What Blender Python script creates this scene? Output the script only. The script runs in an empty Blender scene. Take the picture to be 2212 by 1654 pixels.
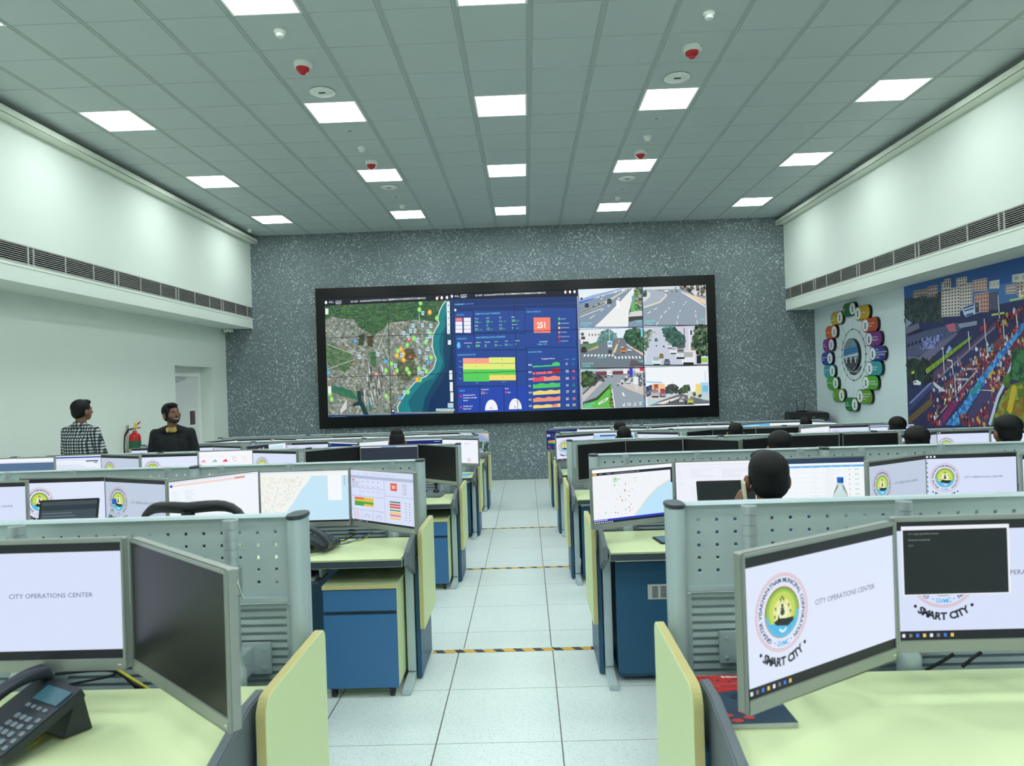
import bpy, bmesh, math, random
from mathutils import Vector, Matrix
SC = bpy.context.scene
COL = SC.collection
# ---------------------------------------------------------------- camera
FPX, YAW, ROLL = 1510.0, -0.0200, -0.0321
CAM = Vector((0.187, 0.0, 2.02))
_cy, _sy, _cr, _sr = math.cos(YAW), math.sin(YAW), math.cos(ROLL), math.sin(ROLL)
FW = Vector((_sy, _cy, 0)); _R = Vector((_cy, -_sy, 0)); _U = Vector((0, 0, 1))
RT = _cr*_R + _sr*_U
UP = -_sr*_R + _cr*_U
cd = bpy.data.cameras.new('camera'); cam = bpy.data.objects.new('camera', cd); COL.objects.link(cam)
M = Matrix((RT, UP, -FW)).transposed().to_4x4(); M.translation = CAM
cam.matrix_world = M
cd.sensor_width = 36.0; cd.lens = FPX/2212*36.0; cd.clip_start = 0.05; cd.clip_end = 100
cd.dof.use_dof = True; cd.dof.focus_distance = 10.5; cd.dof.aperture_fstop = 5.6
SC.camera = cam
# ---------------------------------------------------------------- world, exposure
w = bpy.data.worlds.new('world'); SC.world = w; w.use_nodes = True
w.node_tree.nodes['Background'].inputs[0].default_value = (0.6, 0.75, 0.75, 1)
w.node_tree.nodes['Background'].inputs[1].default_value = 0.05
SC.view_settings.view_transform = 'Standard'; SC.view_settings.look = 'None'
SC.view_settings.exposure = 0.0; SC.view_settings.gamma = 1.0; SC.view_settings.use_curve_mapping = False
LIGHT_STRENGTH = 22.0
LIGHT_COLOR = (0.90, 1.0, 1.0)
# ---------------------------------------------------------------- projection helpers (for measuring real positions)
def ray(px, py): return FW + RT*((px-1106)/FPX) - UP*((py-827)/FPX)
def on_y(px, py, y): d = ray(px, py); return CAM + d*((y-CAM.y)/d.y)
def on_x(px, py, x): d = ray(px, py); return CAM + d*((x-CAM.x)/d.x)
def on_z(px, py, z): d = ray(px, py); return CAM + d*((z-CAM.z)/d.z)
def proj(P):
    d = Vector(P)-CAM; q = d.dot(FW); return 1106+FPX*d.dot(RT)/q, 827-FPX*d.dot(UP)/q
# ---------------------------------------------------------------- colour + material helpers
def lin(c):
    if isinstance(c, str):
        c = c.lstrip('#'); c = tuple(int(c[i:i+2], 16)/255 for i in (0, 2, 4))
    elif max(c) > 1.0: c = tuple(v/255 for v in c)
    return tuple(v/12.92 if v <= 0.04045 else ((v+0.055)/1.055)**2.4 for v in c)
def mat(name, color, rough=0.5, metal=0.0, spec=0.5, noise=0.0, nscale=40.0, emit=None, estr=1.0, alpha=None, trans=0.0, bump=0.0):
    m = bpy.data.materials.new(name); m.use_nodes = True; nt = m.node_tree; b = nt.nodes['Principled BSDF']
    c = lin(color)
    b.inputs['Base Color'].default_value = (*c, 1); b.inputs['Roughness'].default_value = rough
    b.inputs['Metallic'].default_value = metal; b.inputs['Specular IOR Level'].default_value = spec
    if trans: b.inputs['Transmission Weight'].default_value = trans
    if emit is not None:
        b.inputs['Emission Color'].default_value = (*lin(emit), 1); b.inputs['Emission Strength'].default_value = estr
    if noise or bump:
        tc = nt.nodes.new('ShaderNodeTexCoord'); n = nt.nodes.new('ShaderNodeTexNoise')
        n.inputs['Scale'].default_value = nscale; n.inputs['Detail'].default_value = 3
        nt.links.new(tc.outputs['Object'], n.inputs['Vector'])
        if noise:
            mx = nt.nodes.new('ShaderNodeMix'); mx.data_type = 'RGBA'
            mx.inputs[6].default_value = (*[v*(1-noise) for v in c], 1)
            mx.inputs[7].default_value = (*[min(1, v*(1+noise)) for v in c], 1)
            nt.links.new(n.outputs['Fac'], mx.inputs[0]); nt.links.new(mx.outputs[2], b.inputs['Base Color'])
        if bump:
            bp = nt.nodes.new('ShaderNodeBump'); bp.inputs['Strength'].default_value = bump; bp.inputs['Distance'].default_value = 0.002
            nt.links.new(n.outputs['Fac'], bp.inputs['Height']); nt.links.new(bp.outputs[0], b.inputs['Normal'])
    return m
MT = dict(
    wall=mat('wall_paint', (226, 234, 224), 0.75, noise=0.015, nscale=3),
    wallR=mat('wall_paint_cool', (214, 228, 230), 0.75, noise=0.015, nscale=3),
    cove=mat('cove_paint', (226, 232, 216), 0.7, noise=0.015, nscale=3),
    tile=mat('ceiling_metal_tile', (188, 198, 196), 0.55, noise=0.02, nscale=400),
    runner=mat('ceiling_runner', (176, 186, 182), 0.5, noise=0.02, nscale=50),
    white=mat('white_plastic', (236, 238, 232), 0.4, noise=0.01),
    grille=mat('grille_aluminium', (205, 205, 200), 0.4, 0.3, noise=0.02),
    dark=mat('dark_void', (22, 26, 28), 0.7, noise=0.05),
    red=mat('red_plastic', (190, 20, 28), 0.3, noise=0.03),
    desk=mat('desk_laminate_lime', (230, 240, 188), 0.38, noise=0.012, nscale=60),
    deskedge=mat('desk_edge_charcoal', (62, 70, 80), 0.45, noise=0.05, nscale=80),
    bracket=mat('bracket_grey', (104, 112, 120), 0.5, noise=0.04, nscale=80),
    lime=mat('panel_laminate_lime', (222, 234, 180), 0.5, noise=0.012, nscale=60),
    tan=mat('wood_edge_band', (206, 192, 128), 0.5, noise=0.06, nscale=30),
    blue=mat('blue_laminate', (58, 112, 160), 0.4, noise=0.02, nscale=70),
    navy=mat('dark_blue_laminate', (34, 84, 118), 0.4, noise=0.03, nscale=70),
    alu=mat('grey_powder_coat', (190, 204, 208), 0.42, 0.15, noise=0.015, nscale=120),
    aludark=mat('darker_grey_coat', (178, 190, 192), 0.5, 0.1, noise=0.03, nscale=120),  # slightly darker plain grey for slat backing and tray runners
    cap=mat('charcoal_cap', (58, 66, 74), 0.35, noise=0.04),
    pole=mat('silver_pole', (184, 194, 198), 0.32, 0.35, noise=0.02, nscale=90),
    silver=mat('monitor_silver', (158, 162, 156), 0.34, 0.4, noise=0.02, nscale=90),
    mback=mat('monitor_back_plastic', (40, 42, 44), 0.45, noise=0.04),
    black=mat('black_plastic', (20, 21, 23), 0.4, noise=0.06),
    phone=mat('phone_plastic', (44, 50, 58), 0.38, noise=0.05),
    key=mat('phone_key', (120, 130, 140), 0.4, noise=0.05),
    fabric=mat('black_mesh_fabric', (24, 25, 27), 0.8, noise=0.15, nscale=300, bump=0.3),
    skin=mat('skin', (128, 86, 62), 0.5, noise=0.06, nscale=30),
    hair=mat('black_hair', (10, 9, 10), 0.6, spec=0.3, noise=0.4, nscale=160, bump=0.8),
    steel=mat('brushed_steel', (190, 195, 195), 0.3, 0.9, noise=0.03),
)
# ---------------------------------------------------------------- tagging
def tag(o, label=None, cat=None, group=None, kind=None):
    if label: o['label'] = label
    if cat: o['category'] = cat
    if group: o['group'] = group
    if kind: o['kind'] = kind
    return o
def thing(name, label, cat, loc=(0, 0, 0), rz=0.0, group=None):
    o = bpy.data.objects.new(name, None); COL.objects.link(o); o.empty_display_size = 0.1
    o.location = loc; o.rotation_euler = (0, 0, rz)
    return tag(o, label, cat, group)
def dup(root, loc=None, rz=None, label=None, group=None):
    r = root.copy(); COL.objects.link(r)
    if loc is not None: r.location = loc
    if rz is not None: r.rotation_euler = (0, 0, rz)
    if label: r['label'] = label
    if group: r['group'] = group
    for ch in list(root.children):
        c = ch.copy(); COL.objects.link(c); c.parent = r
        for g in list(ch.children):
            d = g.copy(); COL.objects.link(d); d.parent = c
    return r
# ---------------------------------------------------------------- mesh builder
class MB:
    def __init__(s, M=None): s.v = []; s.f = []; s.m = []; s.M = M or Matrix.Identity(4)
    def add(s, vs, fs, mi=0):
        o = len(s.v); s.v += [s.M @ Vector(p) for p in vs]
        for f in fs: s.f.append([i+o for i in f]); s.m.append(mi)
    def box(s, x0, y0, z0, x1, y1, z1, mi=0):
        x0, x1 = sorted((x0, x1)); y0, y1 = sorted((y0, y1)); z0, z1 = sorted((z0, z1))
        s.add([(x0, y0, z0), (x1, y0, z0), (x1, y1, z0), (x0, y1, z0), (x0, y0, z1), (x1, y0, z1), (x1, y1, z1), (x0, y1, z1)],
              [(0, 3, 2, 1), (4, 5, 6, 7), (0, 1, 5, 4), (1, 2, 6, 5), (2, 3, 7, 6), (3, 0, 4, 7)], mi)
    def loft(s, rings, mi=0, cap=True, closed=False):
        n = len(rings[0]); vs = [p for r in rings for p in r]; fs = []
        L = len(rings)
        for i in range(L if closed else L-1):
            for j in range(n):
                a, b = i*n+j, i*n+(j+1) % n; c, d = ((i+1) % L)*n+(j+1) % n, ((i+1) % L)*n+j
                fs.append((a, b, c, d))
        if cap and not closed: fs.append(tuple(range(n-1, -1, -1))); fs.append(tuple(range((L-1)*n, L*n)))
        s.add(vs, fs, mi)
    def tube(s, pts, r, n=10, mi=0, cap=True):
        pts = [Vector(p) for p in pts]; rs = r if isinstance(r, (list, tuple)) else [r]*len(pts)
        t0 = (pts[1]-pts[0]).normalized(); up = Vector((0, 0, 1)) if abs(t0.z) < 0.9 else Vector((1, 0, 0))
        a = t0.cross(up).normalized(); rings = []
        for i, p in enumerate(pts):
            t = (pts[min(i+1, len(pts)-1)]-pts[max(i-1, 0)]).normalized()
            a = (a - t*a.dot(t)).normalized(); b = t.cross(a)
            rings.append([p + rs[i]*(math.cos(2*math.pi*k/n)*a + math.sin(2*math.pi*k/n)*b) for k in range(n)])
        s.loft(rings, mi, cap)
    def lathe(s, prof, c=(0, 0, 0), n=24, mi=0, sx=1, sy=1):
        c = Vector(c)
        s.loft([[c+Vector((r*sx*math.cos(2*math.pi*k/n), r*sy*math.sin(2*math.pi*k/n), z)) for k in range(n)] for r, z in prof], mi)
    def prism(s, poly, axis, a, b, mi=0, mside=None):
        # poly: 2D points; axis 'x' -> (y,z), 'y' -> (x,z), 'z' -> (x,y)
        def P(q, h): return {'x': (h, q[0], q[1]), 'y': (q[0], h, q[1]), 'z': (q[0], q[1], h)}[axis]
        n = len(poly); vs = [P(q, a) for q in poly]+[P(q, b) for q in poly]
        s.add(vs, [tuple(range(n-1, -1, -1)), tuple(range(n, 2*n))], mi)
        s.add(vs, [(i, (i+1) % n, n+(i+1) % n, n+i) for i in range(n)], mi if mside is None else mside)
    def ball(s, c, r, n=16, m=10, mi=0):
        c = Vector(c); r = r if isinstance(r, (list, tuple)) else (r, r, r)
        s.loft([[c+Vector((r[0]*math.sin(t)*math.cos(2*math.pi*k/n), r[1]*math.sin(t)*math.sin(2*math.pi*k/n), -r[2]*math.cos(t))) for k in range(n)]
                for t in [0.02+(math.pi-0.04)*i/m for i in range(m+1)]], mi)
    def mesh(s, name, mats, smooth=False, bevel=0):
        me = bpy.data.meshes.new(name); me.from_pydata([tuple(v) for v in s.v], [], s.f)
        for m in mats: me.materials.append(m)
        me.polygons.foreach_set('material_index', s.m)
        bm = bmesh.new(); bm.from_mesh(me)
        bmesh.ops.remove_doubles(bm, verts=bm.verts, dist=1e-6)
        bmesh.ops.recalc_face_normals(bm, faces=bm.faces)
        if bevel:
            es = [e for e in bm.edges if len(e.link_faces) == 2 and e.calc_face_angle(0) > 0.6]
            bmesh.ops.bevel(bm, geom=es, offset=bevel, segments=2, affect='EDGES', clamp_overlap=True)
        bm.to_mesh(me); bm.free()
        if smooth:
            me.shade_smooth()
            try: me.set_sharp_from_angle(angle=math.radians(40))
            except Exception: pass
        return me
    def build(s, name, mats, parent=None, smooth=False, bevel=0):
        if not isinstance(mats, (list, tuple)): mats = [mats]
        o = bpy.data.objects.new(name, s.mesh(name, mats, smooth, bevel)); COL.objects.link(o)
        if parent: o.parent = parent
        return o
def rrect(x0, y0, x1, y1, r, n=5):
    """rounded rectangle, r = radius or 4 radii (bl, br, tr, tl)"""
    if not isinstance(r, (list, tuple)): r = (r,)*4
    out = []
    for (cx, cy, a0), rr in zip(((x0, y0, 180), (x1, y0, 270), (x1, y1, 0), (x0, y1, 90)), r):
        sx = 1 if cx == x0 else -1; sy = 1 if cy == y0 else -1
        c = (cx+sx*rr, cy+sy*rr)
        if rr <= 0: out.append((cx, cy)); continue
        for k in range(n+1):
            a = math.radians(a0+90*k/n); out.append((c[0]+rr*math.cos(a), c[1]+rr*math.sin(a)))
    return out
# ---------------------------------------------------------------- flat pictures built from coloured polygons
_GL = {}
def glyphs(txt, bold=0.0):
    k = (txt, bold)
    if k in _GL: return _GL[k]
    cu = bpy.data.curves.new('t', 'FONT'); cu.body = txt; cu.size = 1.0; cu.resolution_u = 2; cu.offset = bold; cu.fill_mode = 'FRONT'
    ob = bpy.data.objects.new('t', cu); COL.objects.link(ob)
    dg = bpy.context.evaluated_depsgraph_get(); me = ob.evaluated_get(dg).to_mesh()
    vs = [(v.co.x, v.co.y) for v in me.vertices]; fs = [tuple(p.vertices) for p in me.polygons]
    ob.evaluated_get(dg).to_mesh_clear(); bpy.data.objects.remove(ob); bpy.data.curves.remove(cu)
    w = (max(v[0] for v in vs) if vs else 0.3)
    _GL[k] = (vs, fs, w); return _GL[k]
class Pic:
    """u to the right, v up; each layer 'eps' nearer the viewer. fmap(u, v, depth) -> 3D"""
    def __init__(s, fmap=None, eps=0.0003): s.v = []; s.f = []; s.c = []; s.map = fmap or (lambda u, v, d: (u, -d, v)); s.eps = eps
    def poly(s, pts, col, L=1):
        o = len(s.v); s.v += [s.map(u, v, L*s.eps) for u, v in pts]; s.f.append(list(range(o, o+len(pts)))); s.c.append(lin(col))
    def rect(s, u0, v0, u1, v1, col, L=1): s.poly([(u0, v0), (u1, v0), (u1, v1), (u0, v1)], col, L)
    def disc(s, cu, cv, r, col, L=1, n=28, ry=None, a0=0, a1=360):
        ry = ry or r; k = n if a1-a0 < 360 else n-1
        s.poly([(cu+r*math.cos(math.radians(a0+(a1-a0)*i/(n))), cv+ry*math.sin(math.radians(a0+(a1-a0)*i/(n)))) for i in range(k+1)], col, L)
    def ring(s, cu, cv, r0, r1, col, L=1, n=40, a0=0, a1=360, ey=1.0):
        for i in range(n):
            a, b = math.radians(a0+(a1-a0)*i/n), math.radians(a0+(a1-a0)*(i+1)/n)
            s.poly([(cu+r*math.cos(t), cv+ey*r*math.sin(t)) for r, t in ((r0, a), (r1, a), (r1, b), (r0, b))], col, L)
    def line(s, p, q, wd, col, L=1):
        (a, b), (c, d) = p, q; l = math.hypot(c-a, d-b) or 1; nx, ny = -(d-b)/l*wd/2, (c-a)/l*wd/2
        s.poly([(a+nx, b+ny), (a-nx, b-ny), (c-nx, d-ny), (c+nx, d+ny)], col, L)
    def text(s, txt, u, v, h, col, L=2, bold=0.0, align='l', wscale=1.0, rot=0.0):
        vs, fs, w = glyphs(txt, bold); k = h/0.7
        off = {'l': 0, 'c': -w*k*wscale/2, 'r': -w*k*wscale}[align]; c, sn = math.cos(rot), math.sin(rot)
        o = len(s.v)
        for x, y in vs:
            X, Y = x*k*wscale+off, y*k; s.v.append(s.map(u+X*c-Y*sn, v+X*sn+Y*c, L*s.eps))
        cc = lin(col)
        for f in fs: s.f.append([i+o for i in f]); s.c.append(cc)
    def arc(s, txt, cu, cv, r, h, a_mid, span, col, L=2, bold=0.0, outward=True):
        """letters spread evenly by width over an arc; outward: tops away from the centre (clockwise)"""
        ws = [(glyphs(ch, bold)[2] if ch != ' ' else 0.32)+0.09 for ch in txt]; tot = sum(ws); acc = 0
        for ch, w in zip(txt, ws):
            t = (acc+w/2)/tot-0.5; acc += w
            if ch == ' ': continue
            a = math.radians(a_mid - t*span) if outward else math.radians(a_mid + t*span)
            rot = a-math.pi/2 if outward else a+math.pi/2
            x, y = cu+r*math.cos(a), cv+r*math.sin(a)
            k = h/0.7; vs, fs, gw = glyphs(ch, bold); o = len(s.v); c, sn = math.cos(rot), math.sin(rot)
            for X, Y in vs:
                X = (X-gw/2)*k; Y = Y*k-(0 if outward else 0); s.v.append(s.map(x+X*c-Y*sn, y+X*sn+Y*c, L*s.eps))
            for f in fs: s.f.append([i+o for i in f]); s.c.append(lin(col))
    def specks(s, poly, n, cols, sz, L=2, seed=0, asp=1.0):
        rnd = random.Random(seed); xs = [p[0] for p in poly]; ys = [p[1] for p in poly]; k = 0; t = 0
        while k < n and t < n*20:
            t += 1; x, y = rnd.uniform(min(xs), max(xs)), rnd.uniform(min(ys), max(ys)); ins = False; j = len(poly)-1
            for i in range(len(poly)):
                if (poly[i][1] > y) != (poly[j][1] > y) and x < (poly[j][0]-poly[i][0])*(y-poly[i][1])/(poly[j][1]-poly[i][1])+poly[i][0]: ins = not ins
                j = i
            if not ins: continue
            k += 1; a = rnd.uniform(0, 3.14); q = sz*rnd.uniform(0.5, 1.4); col = rnd.choice(cols)
            s.poly([(x+q*math.cos(a+b)*1.0, y+q*asp*math.sin(a+b)) for b in (0, 1.4, 3.0, 4.5)], col, L+rnd.random()*0.8)
    def mesh(s, name, m):
        me = bpy.data.meshes.new(name); me.from_pydata([tuple(v) for v in s.v], [], s.f)
        ca = me.color_attributes.new('Col', 'FLOAT_COLOR', 'CORNER'); buf = []
        for p, c in zip(s.f, s.c): buf += [c[0], c[1], c[2], 1.0]*len(p)
        ca.data.foreach_set('color', buf)
        me.materials.append(m); return me
    def build(s, name, m, parent=None):
        o = bpy.data.objects.new(name, s.mesh(name, m)); COL.objects.link(o)
        if parent: o.parent = parent
        return o
def picmat(name, emissive, strength=1.0, rough=0.35):
    m = bpy.data.materials.new(name); m.use_nodes = True; nt = m.node_tree; b = nt.nodes['Principled BSDF']
    a = nt.nodes.new('ShaderNodeVertexColor'); a.layer_name = 'Col'
    b.inputs['Roughness'].default_value = rough
    if emissive:
        b.inputs['Base Color'].default_value = (0.010, 0.010, 0.011, 1); b.inputs['Specular IOR Level'].default_value = 0.22
        nt.links.new(a.outputs['Color'], b.inputs['Emission Color']); b.inputs['Emission Strength'].default_value = strength
        m.cycles.emission_sampling = 'NONE'
    else: nt.links.new(a.outputs['Color'], b.inputs['Base Color'])
    return m
MT['screen'] = picmat('lit_screen', True, 1.0, 0.3)
MT['wallscreen'] = picmat('lit_video_wall', True, 1.0, 0.3)
MT['print'] = picmat('printed_surface', False, rough=0.45)
# ================================================================ the room
D = 14.6                       # speckled front wall
YB = -3.6                      # wall behind the camera
P = [2.23, 4.62, 6.99, 9.36, 11.74]          # partition line of each row of desks
FZ = [0.37, 0.28, 0.18, 0.09, 0.0]           # floor level under each row
STEP = [2.36, 4.60, 7.00, 9.345]             # step edges
XL, XR, XLU, XRU, ZC, ZS = -6.11, 6.20, -5.52, 5.62, 5.28, 3.34
def struct(mb, name, mats, **k):
    o = mb.build(name, mats, **k); o['kind'] = 'structure'; return o
def floor_material():
    m = bpy.data.materials.new('raised_floor_tile'); m.use_nodes = True; nt = m.node_tree; N = nt.nodes; L = nt.links
    b = N['Principled BSDF']; g = N.new('ShaderNodeNewGeometry'); sp = N.new('ShaderNodeSeparateXYZ'); L.new(g.outputs['Position'], sp.inputs[0])
    def mth(op, a, c=None):
        n = N.new('ShaderNodeMath'); n.operation = op
        for i, v in enumerate((a, c)):
            if v is None: continue
            if isinstance(v, (int, float)): n.inputs[i].default_value = v
            else: L.new(v, n.inputs[i])
        return n.outputs[0]
    def linemask(sock, off, pitch, half):
        f = mth('FRACT', mth('DIVIDE', mth('SUBTRACT', sock, off), pitch))
        d = mth('MINIMUM', f, mth('SUBTRACT', 1.0, f))
        return mth('LESS_THAN', d, half/pitch)
    mx = linemask(sp.outputs['X'], 0.305-6.1, 0.61, 0.0030); my = linemask(sp.outputs['Y'], 3.386-6*0.5985, 0.5985, 0.0016)
    up = N.new('ShaderNodeSeparateXYZ'); L.new(g.outputs['Normal'], up.inputs[0]); upm = mth('GREATER_THAN', up.outputs['Z'], 0.5)
    tot = mth('MULTIPLY', mth('MAXIMUM', mx, my), upm)
    n = N.new('ShaderNodeTexNoise'); n.inputs['Scale'].default_value = 110; n.inputs['Detail'].default_value = 2; L.new(g.outputs['Position'], n.inputs['Vector'])
    cr = N.new('ShaderNodeValToRGB'); cr.color_ramp.elements[0].position = 0.30; cr.color_ramp.elements[0].color = (*lin((196, 208, 206)), 1)
    cr.color_ramp.elements[1].position = 0.46; cr.color_ramp.elements[1].color = (*lin((226, 236, 234)), 1); L.new(n.outputs['Fac'], cr.inputs[0])
    n2 = N.new('ShaderNodeTexNoise'); n2.inputs['Scale'].default_value = 2.2; L.new(g.outputs['Position'], n2.inputs['Vector'])
    m1 = N.new('ShaderNodeMix'); m1.data_type = 'RGBA'; m1.blend_type = 'MULTIPLY'; m1.inputs[7].default_value = (0.9, 0.91, 0.9, 1)
    L.new(n2.outputs['Fac'], m1.inputs[0]); L.new(cr.outputs[0], m1.inputs[6])
    m2 = N.new('ShaderNodeMix'); m2.data_type = 'RGBA'; m2.inputs[7].default_value = (*lin((70, 68, 64)), 1)
    L.new(tot, m2.inputs[0]); L.new(m1.outputs[2], m2.inputs[6]); L.new(m2.outputs[2], b.inputs['Base Color'])
    b.inputs['Roughness'].default_value = 0.32
    return m
def speckle_material():
    m = bpy.data.materials.new('speckled_acoustic_board'); m.use_nodes = True; nt = m.node_tree; N = nt.nodes; L = nt.links
    b = N['Principled BSDF']; g = N.new('ShaderNodeNewGeometry')
    n1 = N.new('ShaderNodeTexNoise'); n1.inputs['Scale'].default_value = 34; n1.inputs['Detail'].default_value = 2.5; n1.inputs['Roughness'].default_value = 0.75
    n2 = N.new('ShaderNodeTexNoise'); n2.inputs['Scale'].default_value = 1.6; n2.inputs['Detail'].default_value = 3
    n3 = N.new('ShaderNodeTexNoise'); n3.inputs['Scale'].default_value = 120; n3.inputs['Detail'].default_value = 2
    for n in (n1, n2, n3): L.new(g.outputs['Position'], n.inputs['Vector'])
    a = N.new('ShaderNodeMath'); a.operation = 'MULTIPLY_ADD'; L.new(n2.outputs['Fac'], a.inputs[0]); a.inputs[1].default_value = 0.13; L.new(n1.outputs['Fac'], a.inputs[2])
    cr = N.new('ShaderNodeValToRGB'); e = cr.color_ramp.elements
    e[0].position = 0.56; e[0].color = (*lin((112, 124, 127)), 1); e[1].position = 0.745; e[1].color = (*lin((232, 238, 238)), 1)
    e2 = cr.color_ramp.elements.new(0.665); e2.color = (*lin((134, 148, 153)), 1)
    L.new(a.outputs[0], cr.inputs[0])
    m1 = N.new('ShaderNodeMix'); m1.data_type = 'RGBA'; m1.blend_type = 'MULTIPLY'; m1.inputs[0].default_value = 0.3
    c3 = N.new('ShaderNodeValToRGB'); c3.color_ramp.elements[0].position = 0.35; c3.color_ramp.elements[0].color = (0.45, 0.45, 0.45, 1); c3.color_ramp.elements[1].position = 0.6
    L.new(n3.outputs['Fac'], c3.inputs[0]); L.new(cr.outputs[0], m1.inputs[6]); L.new(c3.outputs[0], m1.inputs[7]); L.new(m1.outputs[2], b.inputs['Base Color'])
    b.inputs['Roughness'].default_value = 0.8
    return m
MT['floor'] = floor_material(); MT['speckle'] = speckle_material()
ys = [YB]+STEP+[D]; mb = MB()
for i in range(5): mb.box(XL-0.3, ys[i], -0.3, XR+0.3, ys[i+1], FZ[i])
struct(mb, 'floor', MT['floor'])
mb = MB(); mb.box(XL-0.4, D, -0.3, XR+0.4, D+0.2, ZC+0.3); struct(mb, 'wall_front', MT['speckle'])
mb = MB(); mb.box(XL-0.4, YB-0.2, -0.3, XR+0.4, YB, ZC+0.3); struct(mb, 'wall_back', MT['wall'])
# left wall: lower wall with the door recess, bulkhead above
DY0, DY1, DZ = 12.44, 13.93, 2.53
mb = MB()
mb.box(XL-0.35, YB, -0.3, XL, DY0, ZS+0.02); mb.box(XL-0.35, DY1, -0.3, XL, D, ZS+0.02)
mb.box(XL-0.35, DY0, DZ, XL, DY1, ZS+0.02); mb.box(XL-0.45, DY0, -0.3, XL-0.30, DY1, DZ)
struct(mb, 'wall_left', MT['wall'])
mb = MB(); mb.box(XR, YB, -0.3, XR+0.35, D, ZS+0.02); struct(mb, 'wall_right', MT['wallR'])
GZ0, GZ1 = 3.555, 3.785
for sgn, nm, xf, xo in ((-1, 'left', XLU, XL-0.4), (1, 'right', XRU, XR+0.4)):
    mb = MB(); mb.box(xo, YB, ZS, xf, D, GZ0); mb.box(xo, YB, GZ1, xf, D, ZC+0.2); mb.box(xo, YB, GZ0, xf+sgn*0.12, D, GZ1)
    struct(mb, 'wall_%s_bulkhead' % nm, MT['wall'])
    # cove ledge below the ceiling
    xi = -5.36 if sgn < 0 else 5.46
    mb = MB(); mb.box(xf-0.001*sgn, YB, 5.118, xi, D, 5.135); mb.box(xi, YB, 5.118, xi+sgn*0.018, D, 5.205)
    struct(mb, 'trim_%d' % (1 if sgn < 0 else 2), MT['cove'], bevel=0.003)
# ceiling: slab, metal tiles with pressed edges, runners
PX, PY = 0.65, 0.628; X0, Y0c = 0.0, 8.22
LX = [-4.55, -1.95, 0.0, 1.95, 4.55]; LXI = [-7, -3, 0, 3, 7]
LYI = [8, 4, 0, -4, -8, -12, -16]
lights = {(i, j) for i in LXI for j in LYI}
mb = MB(); mb.box(XL-0.4, YB, ZC+0.022, XR+0.4, D, ZC+0.2, 1)
for i in range(-9, 10):
    for j in range(-19, 11):
        if (i, j) in lights: continue
        x0, x1 = i*PX-0.302, i*PX+0.302; y0, y1 = Y0c+j*PY-0.3115, Y0c+j*PY+0.3115
        if y1 > D: y1 = D
        if y0 < YB: y0 = YB
        if x0 > XRU-0.02 or x1 < XLU+0.02 or y1-y0 < 0.05: continue
        x0, x1 = max(x0, XLU), min(x1, XRU); q = 0.006
        a = [(x0, y0, ZC+0.014), (x1, y0, ZC+0.014), (x1, y1, ZC+0.014), (x0, y1, ZC+0.014)]
        c = [(x0+q, y0+q, ZC), (x1-q, y0+q, ZC), (x1-q, y1-q, ZC), (x0+q, y1-q, ZC)]
        mb.add(a+c, [(4, 5, 6, 7), (0, 1, 5, 4), (1, 2, 6, 5), (2, 3, 7, 6), (3, 0, 4, 7)], 0)
for i in range(-9, 9):
    x = (i+0.5)*PX
    if XLU < x < XRU:
        mb.box(x-0.025, YB, ZC+0.005, x+0.025, D, ZC+0.03, 2); mb.box(x-0.004, YB, ZC+0.001, x+0.005, D, ZC+0.009, 2)
struct(mb, 'ceiling', [MT['tile'], MT['dark'], MT['runner']])
MT['diffuser'] = mat('lit_diffuser', (255, 255, 255), 0.6, emit=(255, 255, 255), estr=LIGHT_STRENGTH)
MT['diffuser'].node_tree.nodes['Principled BSDF'].inputs['Emission Color'].default_value = (*LIGHT_COLOR, 1)
proto = None
rown = {8: 'row nearest the video wall', 4: 'second row from the video wall', 0: 'third row from the video wall', -4: 'row cut by the top edge', -8: 'row above the nearest desks', -12: 'first row behind the viewer', -16: 'last row behind the viewer'}
coln = {-7: 'beside the left bulkhead', -3: 'left of centre', 0: 'over the aisle', 3: 'right of centre', 7: 'beside the right bulkhead'}
for j in LYI:
    for i in LXI:
        loc = (i*PX, Y0c+j*PY, ZC); lb = 'square ceiling light panel %s, %s' % (coln[i], rown[j])
        if proto is None:
            t = thing('ceiling_light', lb, 'light', loc, 0, 'square light panels in the ceiling'); proto = t
            mb = MB()
            for a in ((-0.305, -0.314, -0.283, 0.314), (0.283, -0.314, 0.305, 0.314), (-0.283, -0.314, 0.283, -0.295), (-0.283, 0.295, 0.283, 0.314)):
                mb.box(a[0], a[1], -0.003, a[2], a[3], 0.025)
            mb.build('frame', MT['white'], t)
            mb = MB(); mb.box(-0.283, -0.295, 0.004, 0.283, 0.295, 0.02); mb.build('diffuser', MT['diffuser'], t)
        else: dup(proto, loc, None, lb)
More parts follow.
